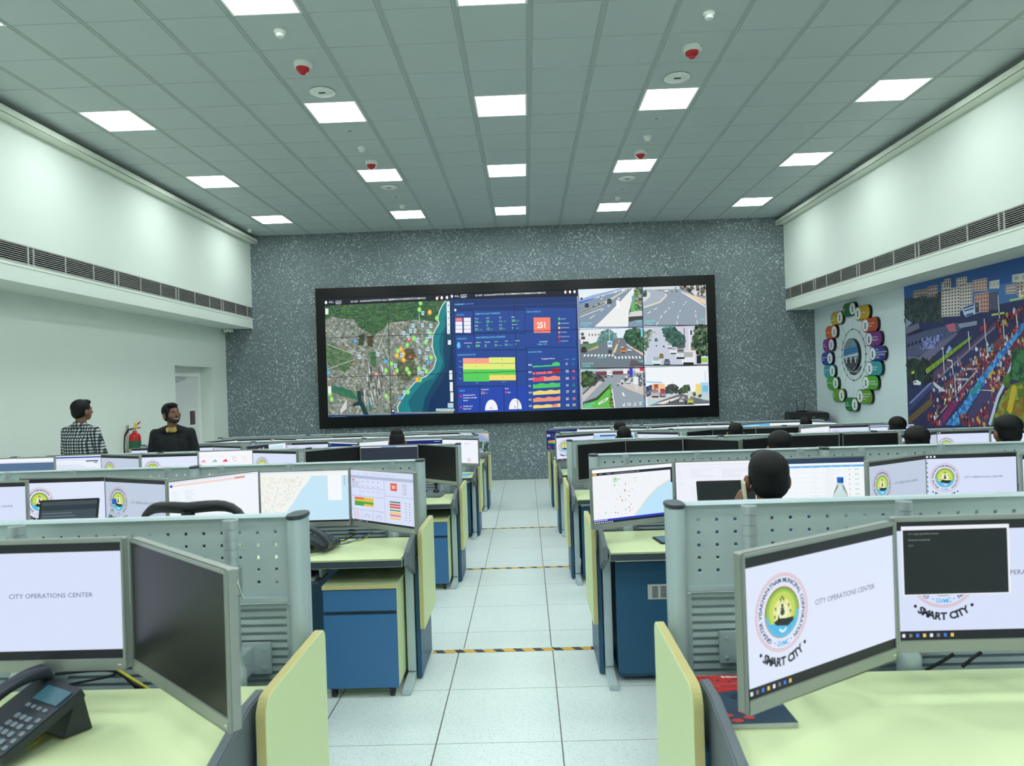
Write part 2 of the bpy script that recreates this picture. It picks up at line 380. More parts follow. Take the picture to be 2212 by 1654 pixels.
# bulkhead air grilles
for sgn, xf, nm in ((-1, XLU, 'left'), (1, XRU, 'right')):
    t = thing('air_grille', 'long linear slatted air grille set in the %s bulkhead' % nm, 'vent', (xf, 5.0, GZ0))
    H = GZ1-GZ0; y0, y1 = YB-5+0.01, D-5-0.02; mb = MB()
    mb.box(0.01*sgn, y0, 0.0, -0.004*sgn, y1, 0.012); mb.box(0.01*sgn, y0, H-0.012, -0.004*sgn, y1, H)
    k = 0; y = y1-0.25
    while y > y0:
        mb.box(0.012*sgn, y, 0.01, -0.001*sgn, y+0.012, H-0.01)
        if k % 3 == 2: mb.box(0.012*sgn, y-0.09, 0.01, -0.001*sgn, y-0.075, H-0.01)
        y -= 0.57; k += 1
    mb.build('frame', MT['grille'], t)
    mb = MB(); n = 9
    for q in range(n):
        z = 0.022+q*(H-0.04)/(n-1)
        mb.add([(0.002*sgn, y0, z-0.004), (0.002*sgn, y1, z-0.004), (0.030*sgn, y1, z+0.010), (0.030*sgn, y0, z+0.010), (0.002*sgn, y0, z+0.0), (0.002*sgn, y1, z+0.0), (0.030*sgn, y1, z+0.014), (0.030*sgn, y0, z+0.014)],
               [(0, 3, 2, 1), (4, 5, 6, 7), (0, 1, 5, 4), (1, 2, 6, 5), (2, 3, 7, 6), (3, 0, 4, 7)])
    mb.build('slat', MT['grille'], t)
    mb = MB(); mb.box(0.10*sgn, y0, 0.003, 0.118*sgn, y1, H-0.003); mb.build('backing', MT['dark'], t)
    mb = MB(); mb.box(-0.006*sgn, y0, -0.035, -0.0005*sgn, y1, -0.022); mb.build('access_strip', MT['cove'], t)
# ceiling devices
def ceil_dev():
    t = thing('smoke_detector', 'x', 'smoke detector'); mb = MB()
    mb.lathe([(0.001, 0.0), (0.055, 0.0), (0.055, -0.018), (0.047, -0.03)], n=24); mb.build('base', MT['white'], t, True)
    mb = MB(); mb.lathe([(0.04, -0.028), (0.04, -0.045), (0.032, -0.058), (0.001, -0.062)], n=24); mb.build('sensing_head', MT['white'], t, True)
    b = thing('alarm_sounder', 'x', 'alarm beacon'); mb = MB()
    mb.lathe([(0.001, 0.0), (0.085, 0.0), (0.088, -0.02), (0.08, -0.05), (0.06, -0.055)], n=28); mb.box(0.07, -0.015, -0.045, 0.095, 0.015, -0.015); mb.build('base', MT['white'], b, True)
    mb = MB(); mb.lathe([(0.066, -0.052), (0.064, -0.07), (0.05, -0.09), (0.03, -0.1), (0.028, -0.11), (0.001, -0.112)], n=28); mb.build('beacon_lens', MT['red'], b, True)
    s = thing('ceiling_speaker', 'x', 'ceiling speaker'); mb = MB()
    mb.lathe([(0.001, -0.002), (0.125, -0.002), (0.135, -0.004), (0.14, -0.012), (0.125, -0.02), (0.001, -0.024)], n=36); mb.build('cover', MT['white'], s, True)
    mb = MB(); mb.box(-0.035, -0.03, -0.029, 0.035, -0.012, -0.02); mb.build('label_plate', MT['mback'], s)
    q = thing('ceiling_slot', 'x', 'sensor'); mb = MB(); mb.box(-0.045, -0.02, -0.006, 0.045, 0.02, 0.0); mb.build('plate', MT['white'], q)
    mb = MB(); mb.box(-0.03, -0.008, -0.009, 0.03, 0.008, -0.005); mb.build('slot', MT['mback'], q)
    return t, b, s, q
det, bea, spk, slo = ceil_dev()
used = set()
def put(o, loc, lb, grp):
    if o.name in used: dup(o, loc, None, lb, grp)
    else: used.add(o.name); o.location = loc; o['label'] = lb; o['group'] = grp
for xc, side in ((-1.94, 'left'), (1.93, 'right')):
    for (y, wh) in ((6.30, 'nearest the viewer'), (9.45, 'in the middle'), (12.55, 'nearest the video wall')):
        put(det, (xc, y, ZC), 'round white smoke detector %s, %s column of ceiling devices' % (wh, side), 'white smoke detectors on the ceiling')
    for (y, wh) in ((6.94, 'nearer'), (10.05, 'farther')):
        put(bea, (xc, y, ZC), 'red domed alarm beacon on a white base, the %s one in the %s ceiling column' % (wh, side), 'red alarm beacons on the ceiling')
    for (y, wh) in ((7.62, 'nearer'), (11.35, 'farther')):
        put(spk, (xc, y, ZC), 'flat round white ceiling speaker, the %s one in the %s ceiling column' % (wh, side), 'round speakers on the ceiling')
    for (y, wh) in ((8.80, 'nearer'), (11.95, 'farther')):
        put(slo, (xc, y, ZC), 'small slotted sensor plate, the %s one in the %s ceiling column' % (wh, side), 'slotted sensor plates on the ceiling')
o = dup(det, (-5.27, 13.95, ZC), None, 'small white sensor at the far left corner of the ceiling by the cove', None)
if 'group' in o: del o['group']
o = dup(slo, (-5.83, 12.74, ZS), None, 'small dark sensor under the soffit above the door', None)
if 'group' in o: del o['group']
t = thing('security_camera', 'small white box camera under the soffit in the far left corner', 'camera', (-5.98, 14.46, ZS))
mb = MB(); mb.box(-0.08, -0.06, -0.075, 0.08, 0.06, -0.012); mb.build('housing', MT['white'], t, bevel=0.006)
mb = MB(); mb.box(-0.03, -0.03, -0.012, 0.03, 0.03, 0.0); mb.build('mount', MT['white'], t)
mb = MB(); mb.lathe([(0.001, -0.095), (0.018, -0.092), (0.02, -0.075)], c=(0, -0.03, 0)); mb.build('lens', MT['black'], t, True)
# door in the left wall recess
xd = XL-0.27
d1 = MB(); d1.box(xd, DY0+0.06, 0.005, xd+0.045, DY1-0.20, DZ-0.19); door = struct(d1, 'door_1', mat('door_white', (226, 228, 226), 0.5, noise=0.01), bevel=0.003)
mb = MB(); mb.box(xd-0.02, DY0+0.001, 0.003, xd+0.07, DY0+0.06, DZ-0.12); mb.box(xd-0.02, DY1-0.20, 0.003, xd+0.07, DY1-0.13, DZ-0.12); mb.box(xd-0.02, DY0+0.06, DZ-0.19, xd+0.07, DY1-0.20, DZ-0.12)
mb.box(xd-0.02, DY1-0.13, 0.003, xd+0.03, DY1-0.001, DZ-0.001); mb.box(xd-0.02, DY0+0.001, DZ-0.12, xd+0.03, DY1-0.13, DZ-0.001)
mb.build('door_frame', MT['white'], door, bevel=0.004)
mb = MB(); mb.box(xd+0.045, 13.33, 1.36, xd+0.062, 13.62, 1.72); mb.build('vision_frame', MT['white'], door, bevel=0.004)
mb = MB(); mb.box(xd+0.05, 13.37, 1.41, xd+0.066, 13.58, 1.68); mb.build('vision_glass', mat('door_glass', (88, 66, 64), 0.12, noise=0.2, nscale=6), door)
mb = MB(); mb.box(xd+0.045, DY0+0.12, DZ-0.28, xd+0.10, DY0+0.55, DZ-0.215); mb.box(xd+0.05, DY0+0.5, DZ-0.225, xd+0.10, DY0+0.8, DZ-0.21); mb.build('door_closer', MT['alu'], door, bevel=0.006)
# fire extinguisher on the left wall
t = thing('fire_extinguisher', 'red fire extinguisher with green label hung on the left wall', 'fire extinguisher', (XL+0.13, 10.86, 0.93))
mb = MB(); mb.lathe([(0.07, 0), (0.085, 0.01), (0.085, 0.42), (0.075, 0.47), (0.035, 0.5), (0.028, 0.53), (0.001, 0.53)], n=28); cyl = mb.build('cylinder', MT['red'], t, True)
mb = MB(); mb.lathe([(0.0865, 0.26), (0.0868, 0.262), (0.0868, 0.375), (0.0865, 0.377)], n=28); mb.build('green_band', mat('label_green', (30, 92, 60), 0.5, noise=0.05), cyl)
mb = MB(); mb.lathe([(0.0873, 0.08), (0.0875, 0.085), (0.0875, 0.245), (0.0873, 0.25)], n=28); mb.build('instruction_label', mat('label_white', (220, 215, 205), 0.5, noise=0.1), cyl)
mb = MB(); mb.tube([(0, 0, 0.52), (0, 0, 0.57)], 0.018); mb.tube([(0, 0, 0.55), (-0.05, 0.0, 0.57), (-0.09, 0, 0.55)], 0.009); mb.build('valve', MT['steel'], t, True)
mb = MB(); mb.tube([(-0.02, 0, 0.57), (0.03, -0.03, 0.60), (0.12, -0.05, 0.67)], 0.010); mb.tube([(-0.01, 0, 0.565), (0.04, -0.03, 0.57), (0.12, -0.05, 0.58)], 0.009); mb.build('handle', MT['red'], t, True)
mb = MB(); mb.box(0.02, -0.052, 0.57, 0.075, -0.047, 0.65); mb.build('inspection_tag', mat('tag_yellow', (222, 200, 90), 0.6, noise=0.05), t)
mb = MB(); mb.tube([(-0.03, 0, 0.56), (-0.09, -0.02, 0.55), (-0.13, -0.06, 0.45), (-0.135, -0.08, 0.3), (-0.12, -0.08, 0.1)], 0.014); mb.build('hose', MT['black'], t, True)
mb = MB(); mb.box(-0.129, -0.015, 0.5, -0.10, 0.015, 0.62); mb.build('wall_bracket', MT['steel'], t)
mb = MB(); mb.box(-0.129, -0.012, 0.2, -0.08, 0.012, 0.23); mb.build('wall_bracket', MT['steel'], t)
# hazard tape on each step edge of the aisle
names = ['on the step edge nearest the viewer', 'on the middle step edge', 'on the step edge farthest from the viewer']
for k, (y, z) in enumerate(((4.553, FZ[1]), (6.953, FZ[2]), (9.30, FZ[3]))):
    q = Pic(lambda u, v, d, y=y, z=z: (u, y+v, z+0.0012+d)); q.rect(-0.475, -0.024, 0.575, 0.024, (222, 168, 40), 0)
    x = -0.47
    while x < 0.56:
        a, b = max(x, -0.475), min(x+0.055, 0.575); q.poly([(a+0.028 if a+0.028 < 0.575 else a, -0.024), (min(b+0.028, 0.575), -0.024), (b, 0.024), (a, 0.024)], (32, 34, 38), 1); x += 0.128
    o = q.build('hazard_tape', MT['print']); tag(o, 'black and yellow striped floor tape %s' % names[k], 'tape', 'striped tapes across the aisle')
# ================================================================ video wall
import numpy as np
def homog(src, dst):
    A = []; b = []
    for (x, y), (u, v) in zip(src, dst):
        A += [[x, y, 1, 0, 0, 0, -u*x, -u*y], [0, 0, 0, x, y, 1, -v*x, -v*y]]; b += [u, v]
    h = np.linalg.solve(np.array(A, float), np.array(b, float))
    def f(x, y):
        w = h[6]*x+h[7]*y+1; return float((h[0]*x+h[1]*y+h[2])/w), float((h[3]*x+h[4]*y+h[5])/w)
    return f
VX0, VX1, VZ0, VZ1 = -3.965, 3.965, 1.43, 3.915      # lit area
OX0, OX1, OZ0, OZ1 = -4.15, 4.15, 1.19, 4.12
QW = homog([(704, 643), (1525, 617), (1530, 878), (709, 899)], [(VX0, VZ1), (VX1, VZ1), (VX1, VZ0), (VX0, VZ0)])
vw = thing('video_wall', 'huge video wall of eighteen tiled panels in a black surround on the speckled wall', 'video wall', (0, D-0.08, 0))
mb = MB()
mb.prism([(OX0, OZ0), (OX1, OZ0), (OX1, OZ1), (OX0, OZ1)], 'y', 0.02, 0.0795)
for a in ((OX0, OZ0, VX0, OZ1), (VX1, OZ0, OX1, OZ1), (VX0, OZ0, VX1, VZ0), (VX0, VZ1, VX1, OZ1)): mb.box(a[0], -0.012, a[1], a[2], 0.03, a[3])
mb.build('surround', mat('gloss_black_surround', (12, 14, 15), 0.25, spec=0.3, noise=0.02), vw)
mb = MB()
for i in range(1, 6): x = VX0+(VX1-VX0)*i/6; mb.box(x-0.0045, 0.004, VZ0, x+0.0045, 0.014, VZ1)
for i in range(1, 3): z = VZ0+(VZ1-VZ0)*i/3; mb.box(VX0, 0.004, z-0.0045, VX1, 0.014, z+0.0045)
mb.build('panel_seams', MT['black'], vw)
NAV = ['GIS VIEW', 'DASHBOARD', 'ADVANCED ANALYTICS', 'COMMUNICATIONS', 'ADMINISTRATION', 'REPORTS']
def ZQ(ox, oy, s, q=QW): return lambda x, y: q(ox+x/s, oy+y/s)
WP = lambda u, v, d: (u, 0.0145-d, v)
MPX = (VX1-VX0)/821.0
def ptext(p, Z, s, txt, x, y, h, col, **k): u, v = Z(x, y+h/2); p.text(txt, u, v, h/s*MPX, col, **k)
def prect(p, Z, x0, y0, x1, y1, col, L=1): p.poly([Z(x0, y1), Z(x1, y1), Z(x1, y0), Z(x0, y0)], col, L)
def ppoly(p, Z, pts, col, L=1): p.poly([Z(*q) for q in pts], col, L)
# --- left third: satellite map
Z = ZQ(680, 590, 4.864); S = 4.864; p = Pic(WP, 0.0006)
ua, va = VX0, VZ0; ub = VX0+(VX1-VX0)*0.331
p.rect(ua, va, ub, VZ1, (128, 138, 130), 0)
land = [(120, 330), (1375, 290), (1230, 760), (1270, 900), (860, 1450), (150, 1480)]
LZ = [Z(*q) for q in land]
p.specks(LZ, 2600, [(150, 160, 152), (108, 120, 112), (172, 176, 166), (96, 112, 88), (134, 126, 110)], 0.03, 1, 1)
def PZ(pts): return [Z(*q) for q in pts]
for pts, cols, n in (
    ([(120, 340), (1390, 285), (1330, 370), (1290, 440), (1290, 520), (1100, 480), (900, 500), (800, 510), (720, 580), (620, 650), (540, 600), (470, 560), (430, 480), (280, 470), (190, 440), (120, 490)], [(52, 92, 62), (66, 108, 66), (84, 124, 74), (40, 72, 60), (76, 100, 60)], 1500),
    ([(125, 720), (330, 800), (420, 900), (330, 1030), (180, 1000), (130, 900)], [(84, 118, 80), (110, 132, 100), (66, 100, 70)], 380),
    ([(480, 650), (520, 640), (510, 750), (470, 750)], [(50, 66, 44), (70, 80, 52)], 60), ([(560, 660), (610, 660), (605, 770), (570, 760)], [(50, 66, 44), (84, 70, 50)], 60),
    ([(940, 800), (1010, 790), (1050, 860), (1010, 920), (950, 900)], [(96, 84, 56), (110, 96, 66), (70, 72, 48)], 90),
    ([(580, 820), (640, 830), (640, 980), (600, 960)], [(58, 104, 64), (74, 118, 74)], 70),
    ([(850, 900), (1040, 930), (1080, 1050), (960, 1150), (860, 1060)], [(86, 100, 72), (120, 120, 96), (70, 84, 62)], 260),
    ([(150, 1180), (380, 1220), (480, 1330), (300, 1290), (160, 1230)], [(58, 112, 70), (74, 130, 82)], 130)):
    ppoly(p, Z, pts, cols[0], 1.9); p.specks(PZ(pts), n, cols, 0.035, 2, 3, 0.5)
ppoly(p, Z, [(440, 1230), (480, 1230), (500, 1330), (560, 1480), (510, 1480), (470, 1380), (390, 1395), (400, 1360), (450, 1340)], (22, 62, 66), 3)
ppoly(p, Z, [(160, 1175), (300, 1190), (430, 1290), (440, 1330), (300, 1250), (160, 1210)], (48, 112, 92), 3)
ppoly(p, Z, [(580, 1280), (610, 1270), (590, 1420), (560, 1440)], (48, 120, 120), 3)
ppoly(p, Z, [(300, 1370), (340, 1310), (330, 1420), (270, 1465), (265, 1430)], (206, 210, 208), 3)
rn = random.Random(5)
for k in range(40):
    x, y = rn.uniform(470, 700), rn.uniform(900, 1300); ppoly(p, Z, [(x, y), (x+10, y-4), (x+22, y+rn.uniform(40, 90)), (x+12, y+80)], rn.choice([(70, 66, 80), (160, 164, 170), (96, 84, 84), (210, 214, 216)]), 3+k*0.02)
for a, b in (((130, 560), (480, 860)), ((140, 740), (560, 900)), ((140, 1000), (420, 900)), ((1100, 420), (1105, 520)), ((780, 500), (640, 860)), ((250, 1010), (470, 1150)), ((700, 700), (860, 1100)), ((860, 560), (1120, 760))):
    p.line(Z(*a), Z(*b), 0.012, (196, 200, 190), 3)
sea = [(1378, 288), (1340, 340), (1312, 400), (1292, 470), (1306, 530), (1262, 600), (1238, 660), (1232, 760), (1246, 840), (1272, 900), (1242, 1000), (1165, 1080), (1092, 1110), (1040, 1150), (960, 1240), (900, 1330), (862, 1400), (868, 1455)]
ppoly(p, Z, sea+[(1462, 1440), (1440, 286)], (30, 128, 136), 5)
ppoly(p, Z, [(1415, 288)]+[(x+70, y+20) for x, y in sea[1:-2]]+[(1010, 1455), (1462, 1440), (1440, 286)], (20, 98, 116), 6)
ppoly(p, Z, [(1425, 300), (1370, 560), (1345, 800), (1360, 980), (1260, 1120), (1150, 1300), (1120, 1455), (1462, 1440), (1440, 290)], (12, 66, 98), 7)
ppoly(p, Z, [(1428, 700), (1400, 980), (1310, 1160), (1200, 1330), (1180, 1455), (1462, 1440), (1440, 700)], (10, 48, 92), 8)
for a, b in zip(sea[:-1], sea[1:]): p.line(Z(*a), Z(*b), 0.02, (226, 230, 224), 9)
for col, r, pts in (((142, 220, 110), 21, [(1103, 380), (1285, 472), (1042, 680), (972, 752), (1165, 722), (875, 812), (1220, 882), (806, 948), (746, 1018), (860, 1020), (965, 1005), (988, 1045), (1168, 1028), (1100, 1115), (973, 1242), (746, 1285), (178, 1315), (160, 1258), (1215, 630), (1115, 310), (1090, 1000)]),
                    ((240, 178, 60), 21, [(1210, 408), (905, 795), (863, 862), (930, 905), (930, 845), (1073, 1115)]), ((72, 170, 222), 18, [(740, 922), (150, 1035), (433, 710), (890, 1310), (1188, 935)])):
    for x, y in pts: u, v = Z(x, y); p.disc(u, v, r/S*MPX, col, 10, 14, ry=r*1.35/S*MPX); p.disc(u, v, r*0.4/S*MPX, tuple(min(255, c+45) for c in col), 10.5, 10)
for x, y in [(1138, 418), (1033, 548), (1133, 545), (1222, 552), (938, 630), (980, 655), (1010, 605), (1055, 605), (1078, 703), (1178, 690), (1208, 660), (1102, 825), (1188, 795), (1170, 885), (473, 875), (667, 848), (847, 968), (936, 1248), (1145, 990), (1090, 1040), (1125, 1050), (915, 855), (1190, 610)]:
    prect(p, Z, x-14, y-22, x+14, y+20, (206, 232, 240), 11); prect(p, Z, x-8, y-13, x+8, y+8, (96, 176, 214), 11.5)
for x, y in [(990, 693), (834, 1052), (643, 1055)]: prect(p, Z, x-15, y-20, x+15, y+20, (214, 92, 84), 11); prect(p, Z, x-8, y-12, x+8, y+6, (240, 226, 222), 11.5)
ppoly(p, Z, [(985, 885), (1000, 855), (1018, 885)], (232, 120, 70), 11)
for x, y in [(440, 722), (1200, 950), (900, 1328), (1068, 620), (1093, 1105)]: ppoly(p, Z, [(x-9, y+12), (x+9, y+12), (x, y-14)], (206, 50, 60), 12)
for a in ((1388, 298, 1420, 640), (1396, 702, 1428, 750), (1406, 1020, 1438, 1118), (1410, 1142, 1442, 1240), (1414, 1250, 1446, 1348), (124, 366, 156, 428), (142, 1180, 176, 1252)): prect(p, Z, *a, (234, 238, 240), 11)
for q in range(5): prect(p, Z, 1400, 330+q*68, 1409, 345+q*66, (50, 56, 66), 12)
prect(p, Z, 1386, 1362, 1446, 1412, (176, 208, 224), 11); prect(p, Z, 1262, 1420, 1458, 1446, (190, 222, 226), 11)
ptext(p, Z, S, 'City Operations Center map data', 1266, 1433, 13, (40, 70, 90), L=12)
def navbar(p, Z, S, x0, x1, y0, y1, skew, dx):
    ppoly(p, Z, [(x0, y0+skew), (x1, y0), (x1, y1), (x0, y1+skew)], (16, 22, 36), 13)
ppoly(p, Z, [(112, 240), (1420, 200), (1432, 282), (118, 338)], (14, 22, 34), 13)
def nav(p, Z, S, xs, ys, h, icx):
    for t, x, y in zip(NAV, xs, ys): ptext(p, Z, S, t, x, y, h, (226, 232, 238), L=14, bold=0.01, wscale=0.72)
nav(p, Z, S, [388, 486, 602, 784, 946, 1092], [294, 289, 282, 273, 267, 263], 19, 0)
ptext(p, Z, S, 'CCC', 230, 297, 26, (240, 244, 248), L=14, bold=0.02, wscale=0.85); prect(p, Z, 232, 315, 284, 319, (240, 244, 248), 14)
ptext(p, Z, S, 'AC', 162, 297, 24, (240, 244, 248), L=14, wscale=0.9); prect(p, Z, 186, 302, 214, 306, (240, 244, 248), 14)
for x, y in ((132, 303), (1288, 262), (1338, 257), (1392, 254)): u, v = Z(x, y); p.disc(u, v, 0.026, (240, 244, 248), 14, 12, ry=0.036)
u, v = Z(1300, 247); p.disc(u, v, 0.02, (222, 60, 70), 15, 12)
prect(p, Z, 146, 1482, 800, 1510, (22, 56, 116), 13); prect(p, Z, 800, 1470, 1462, 1500, (22, 60, 130), 13)
prect(p, Z, 800, 1420, 832, 1466, (14, 30, 80), 13.5); u, v = Z(816, 1441); p.disc(u, v, 0.022, (240, 244, 248), 14, 12)
ptext(p, Z, S, 'CityCommandControl', 168, 1500, 12, (150, 200, 240), L=14)
p.build('map_display', MT['wallscreen'], vw)
# --- middle third: dashboard
Z = ZQ(960, 600, 5.513); S = 5.513; p = Pic(WP, 0.0006)
um = VX0+(VX1-VX0)*0.6645
p.rect(ub, va, um, VZ1, (26, 52, 112), 0)
ppoly(p, Z, [(80, 170), (1590, 130), (1590, 222), (85, 255)], (14, 20, 38), 1)
nav(p, Z, S, [368, 474, 600, 790, 962, 1118], [210, 206, 199, 192, 187, 182], 21, 0)
ptext(p, Z, S, 'CCC', 196, 212, 30, (240, 244, 248), L=14, bold=0.02, wscale=0.85); prect(p, Z, 198, 231, 256, 236, (240, 244, 248), 14)
ptext(p, Z, S, 'AC', 122, 217, 24, (240, 244, 248), L=14); prect(p, Z, 150, 222, 182, 226, (240, 244, 248), 14)
for x, y in ((92, 219), (1440, 173), (1494, 171), (1549, 169)): u, v = Z(x, y); p.disc(u, v, 0.024, (240, 244, 248), 14, 12, ry=0.034)
u, v = Z(1451, 162); p.disc(u, v, 0.018, (222, 60, 70), 15, 12)
ptext(p, Z, S, 'DASHBOARD', 122, 316, 20, (120, 216, 240), L=3, wscale=0.65, bold=0.01); ptext(p, Z, S, 'AQI HEAT MAP', 236, 311, 18, (110, 160, 236), L=3, wscale=0.65)
u, v = Z(131, 382); p.disc(u, v, 0.024, (236, 240, 246), 3, 14, ry=0.028); p.line(Z(215, 345), Z(1560, 302), 0.005, (58, 96, 176), 2)
cd_ = (38, 72, 150)
for a in ((125, 398, 332, 668), (350, 392, 952, 656), (960, 360, 1560, 826), (130, 684, 348, 862), (358, 668, 958, 852), (136, 866, 966, 1284), (974, 836, 1566, 1590), (150, 1302, 402, 1600), (414, 1296, 690, 1598), (700, 1288, 982, 1594)):
    prect(p, Z, *a, cd_ if a[1] < 1200 else (36, 70, 172), 1)
cy = (110, 206, 240)
for t, x, y, h in (('AQI STATUS', 142, 441, 17), ('AMBIENT AIR QUALITY PARAMETERS', 366, 430, 19), ('HOURLY AVERAGE AQI', 976, 408, 17), ('DEVICE STATUS', 146, 725, 17), ('MICRO METEOROLOGICAL PARAMETERS', 374, 712, 20), ('ZONE WISE AQI HEAT GRID', 152, 918, 18), ('POLLUTANTS TREND', 988, 888, 18), ('ALERTS', 164, 1344, 18)):
    ptext(p, Z, S, t, x, y, h, cy, L=3, wscale=0.66 if len(t) > 8 else 0.8, bold=0.01)
for i in range(4):
    for j in range(2): prect(p, Z, 130+j*100, 474+i*46, 212+j*100, 516+i*46, (238, 240, 246) if (i or j) else (240, 110, 110), 3)
ptext(p, Z, S, 'Zone 1', 148, 495, 16, (255, 240, 240), L=4, wscale=0.8)
gr = (120, 232, 130)
for t, vv, un, x, y in (('Ozone', '174', 'ug/m3', 360, 485), ('NO2', '207', 'ug/m3', 497, 480), ('SO2', '1.2', 'mg/m3', 648, 474), ('PM10', '2425', 'ug/m3', 797, 468), ('PM2.5', '39.3', 'ug/m3', 360, 572), ('O3', '172', 'ug/m3', 497, 567), ('CO2', '315', 'ppm', 648, 562), ('Ammonia', '0', 'mg/m3', 800, 556)):
    ptext(p, Z, S, t, x, y, 15, (226, 232, 240), L=3, wscale=0.75, bold=0.01); ptext(p, Z, S, vv, x, y+42, 30, gr, L=3, wscale=0.6, bold=0.015); ptext(p, Z, S, un, x+46+(10 if len(vv) > 3 else 0), y+44, 12, gr, L=3, wscale=0.8)
for t, vv, x, y in (('Light(Lux)', '8949', 366, 769), ('%Humidity', '65', 472, 765), ('UV-A', '0.4', 592, 760), ('UV-B', '0.4', 714, 755), ('Pressure', '0', 835, 750)):
    ptext(p, Z, S, t, x, y, 15, (226, 232, 240), L=3, wscale=0.7, bold=0.01); ptext(p, Z, S, vv, x, y+42, 30, gr, L=3, wscale=0.6, bold=0.015)
    if vv == '0.4': ptext(p, Z, S, 'uW/cm2', x+42, y+46, 12, gr, L=3, wscale=0.8)
u, v = Z(165, 802); p.disc(u, v, 0.038, (96, 196, 236), 3, 20, ry=0.066); ptext(p, Z, S, 'Active Devices', 230, 775, 16, (226, 232, 240), L=3, wscale=0.68, bold=0.01); ptext(p, Z, S, '10', 264, 819, 28, gr, L=3, wscale=0.75, bold=0.01)
prect(p, Z, 1058, 474, 1256, 658, (246, 132, 112), 3); ptext(p, Z, S, '251', 1098, 566, 66, (255, 246, 240), L=4, bold=0.03, wscale=0.78)
for i, (c, t) in enumerate((((84, 208, 96), '(0-50) Good'), ((190, 224, 92), '(51-100) Satisfactory'), ((246, 220, 120), '(101-200) Moderate'), ((244, 130, 96), '(201-300) Poor'), ((232, 78, 76), '(301-400) Very Poor'), ((190, 34, 48), '(401-500) Severe'))):
    prect(p, Z, 1350, 476+i*54, 1370, 506+i*54, c, 3); ptext(p, Z, S, t, 1378, 492+i*53, 14, (226, 232, 240), L=3, wscale=0.62)
ptext(p, Z, S, 'Last Updated', 1124, 762, 18, (230, 236, 244), L=3, wscale=0.7, bold=0.01); ptext(p, Z, S, '10 Mar 12:35', 1096, 795, 18, cy, L=3, wscale=0.85, bold=0.01)
sal, yel, gg, yl2 = (246, 164, 138), (226, 236, 122), (88, 206, 92), (244, 220, 112)
prect(p, Z, 214, 955, 522, 1023, sal, 3); prect(p, Z, 522, 948, 832, 1018, yel, 3); prect(p, Z, 214, 1023, 832, 1090, yel, 3)
prect(p, Z, 214, 1090, 836, 1160, gg, 3); prect(p, Z, 216, 1160, 524, 1234, gg, 3); prect(p, Z, 524, 1150, 838, 1222, yl2, 3)
for i, t in enumerate(('Severe', 'Moderate', 'Satisf.', 'Good')): ptext(p, Z, S, t, 166, 991+i*69, 11, (220, 228, 240), L=3, wscale=0.8)
for x, y in ((368, 984), (675, 972), (372, 1053), (678, 1043), (372, 1123), (680, 1113), (374, 1195), (682, 1184)): prect(p, Z, x-4, y-4, x+5, y+5, (90, 120, 80), 4)
ptext(p, Z, S, 'East', 364, 1250, 13, cy, L=3); ptext(p, Z, S, 'West', 672, 1240, 13, cy, L=3)
for k, (lns, y) in enumerate(((('Breathing discomfort to', 'most people on prolonged', 'exposure'), 1396), (('Unhealthy count 0', 'Hazard count 3'), 1528))):
    ppoly(p, Z, [(170, y+24), (200, y+24), (185, y-10)], (226, 56, 70), 3)
    for i, t in enumerate(lns): ptext(p, Z, S, t, 210, y+i*31, 17, (236, 240, 246), L=3, wscale=0.62, bold=0.015)
ptext(p, Z, S, 'Temperature', 424, 1329, 18, (230, 236, 244), L=3, wscale=0.66, bold=0.01); ptext(p, Z, S, '32.6', 424, 1370, 30, (246, 176, 110), L=3, wscale=0.6, bold=0.02); ptext(p, Z, S, '°C', 474, 1373, 17, (246, 176, 110), L=3)
ptext(p, Z, S, 'Noise', 706, 1320, 18, (230, 236, 244), L=3, wscale=0.7, bold=0.01); ptext(p, Z, S, '58', 706, 1363, 28, (236, 70, 110), L=3, wscale=0.7, bold=0.02); ptext(p, Z, S, 'dBA', 736, 1366, 16, (236, 240, 246), L=3)
for x, y in ((544, 1578), (828, 1566)): u, v = Z(x, y); p.disc(u, v, 76/S*MPX, (240, 242, 246), 3, 24, ry=126/S*MPX, a0=0, a1=180); p.line((u, v+0.02), (u-0.01, v+0.07), 0.012, (60, 90, 110), 4)
p.line(Z(828, 1460), Z(880, 1500), 0.008, (232, 150, 60), 5)
ptext(p, Z, S, 'Trending(Last 24 Hours)', 1142, 967, 18, (236, 240, 246), L=3, wscale=0.62, bold=0.01); ptext(p, Z, S, 'MAX', 1424, 975, 15, cy, L=3); ptext(p, Z, S, 'AVG', 1504, 973, 15, cy, L=3)
rn = random.Random(2)
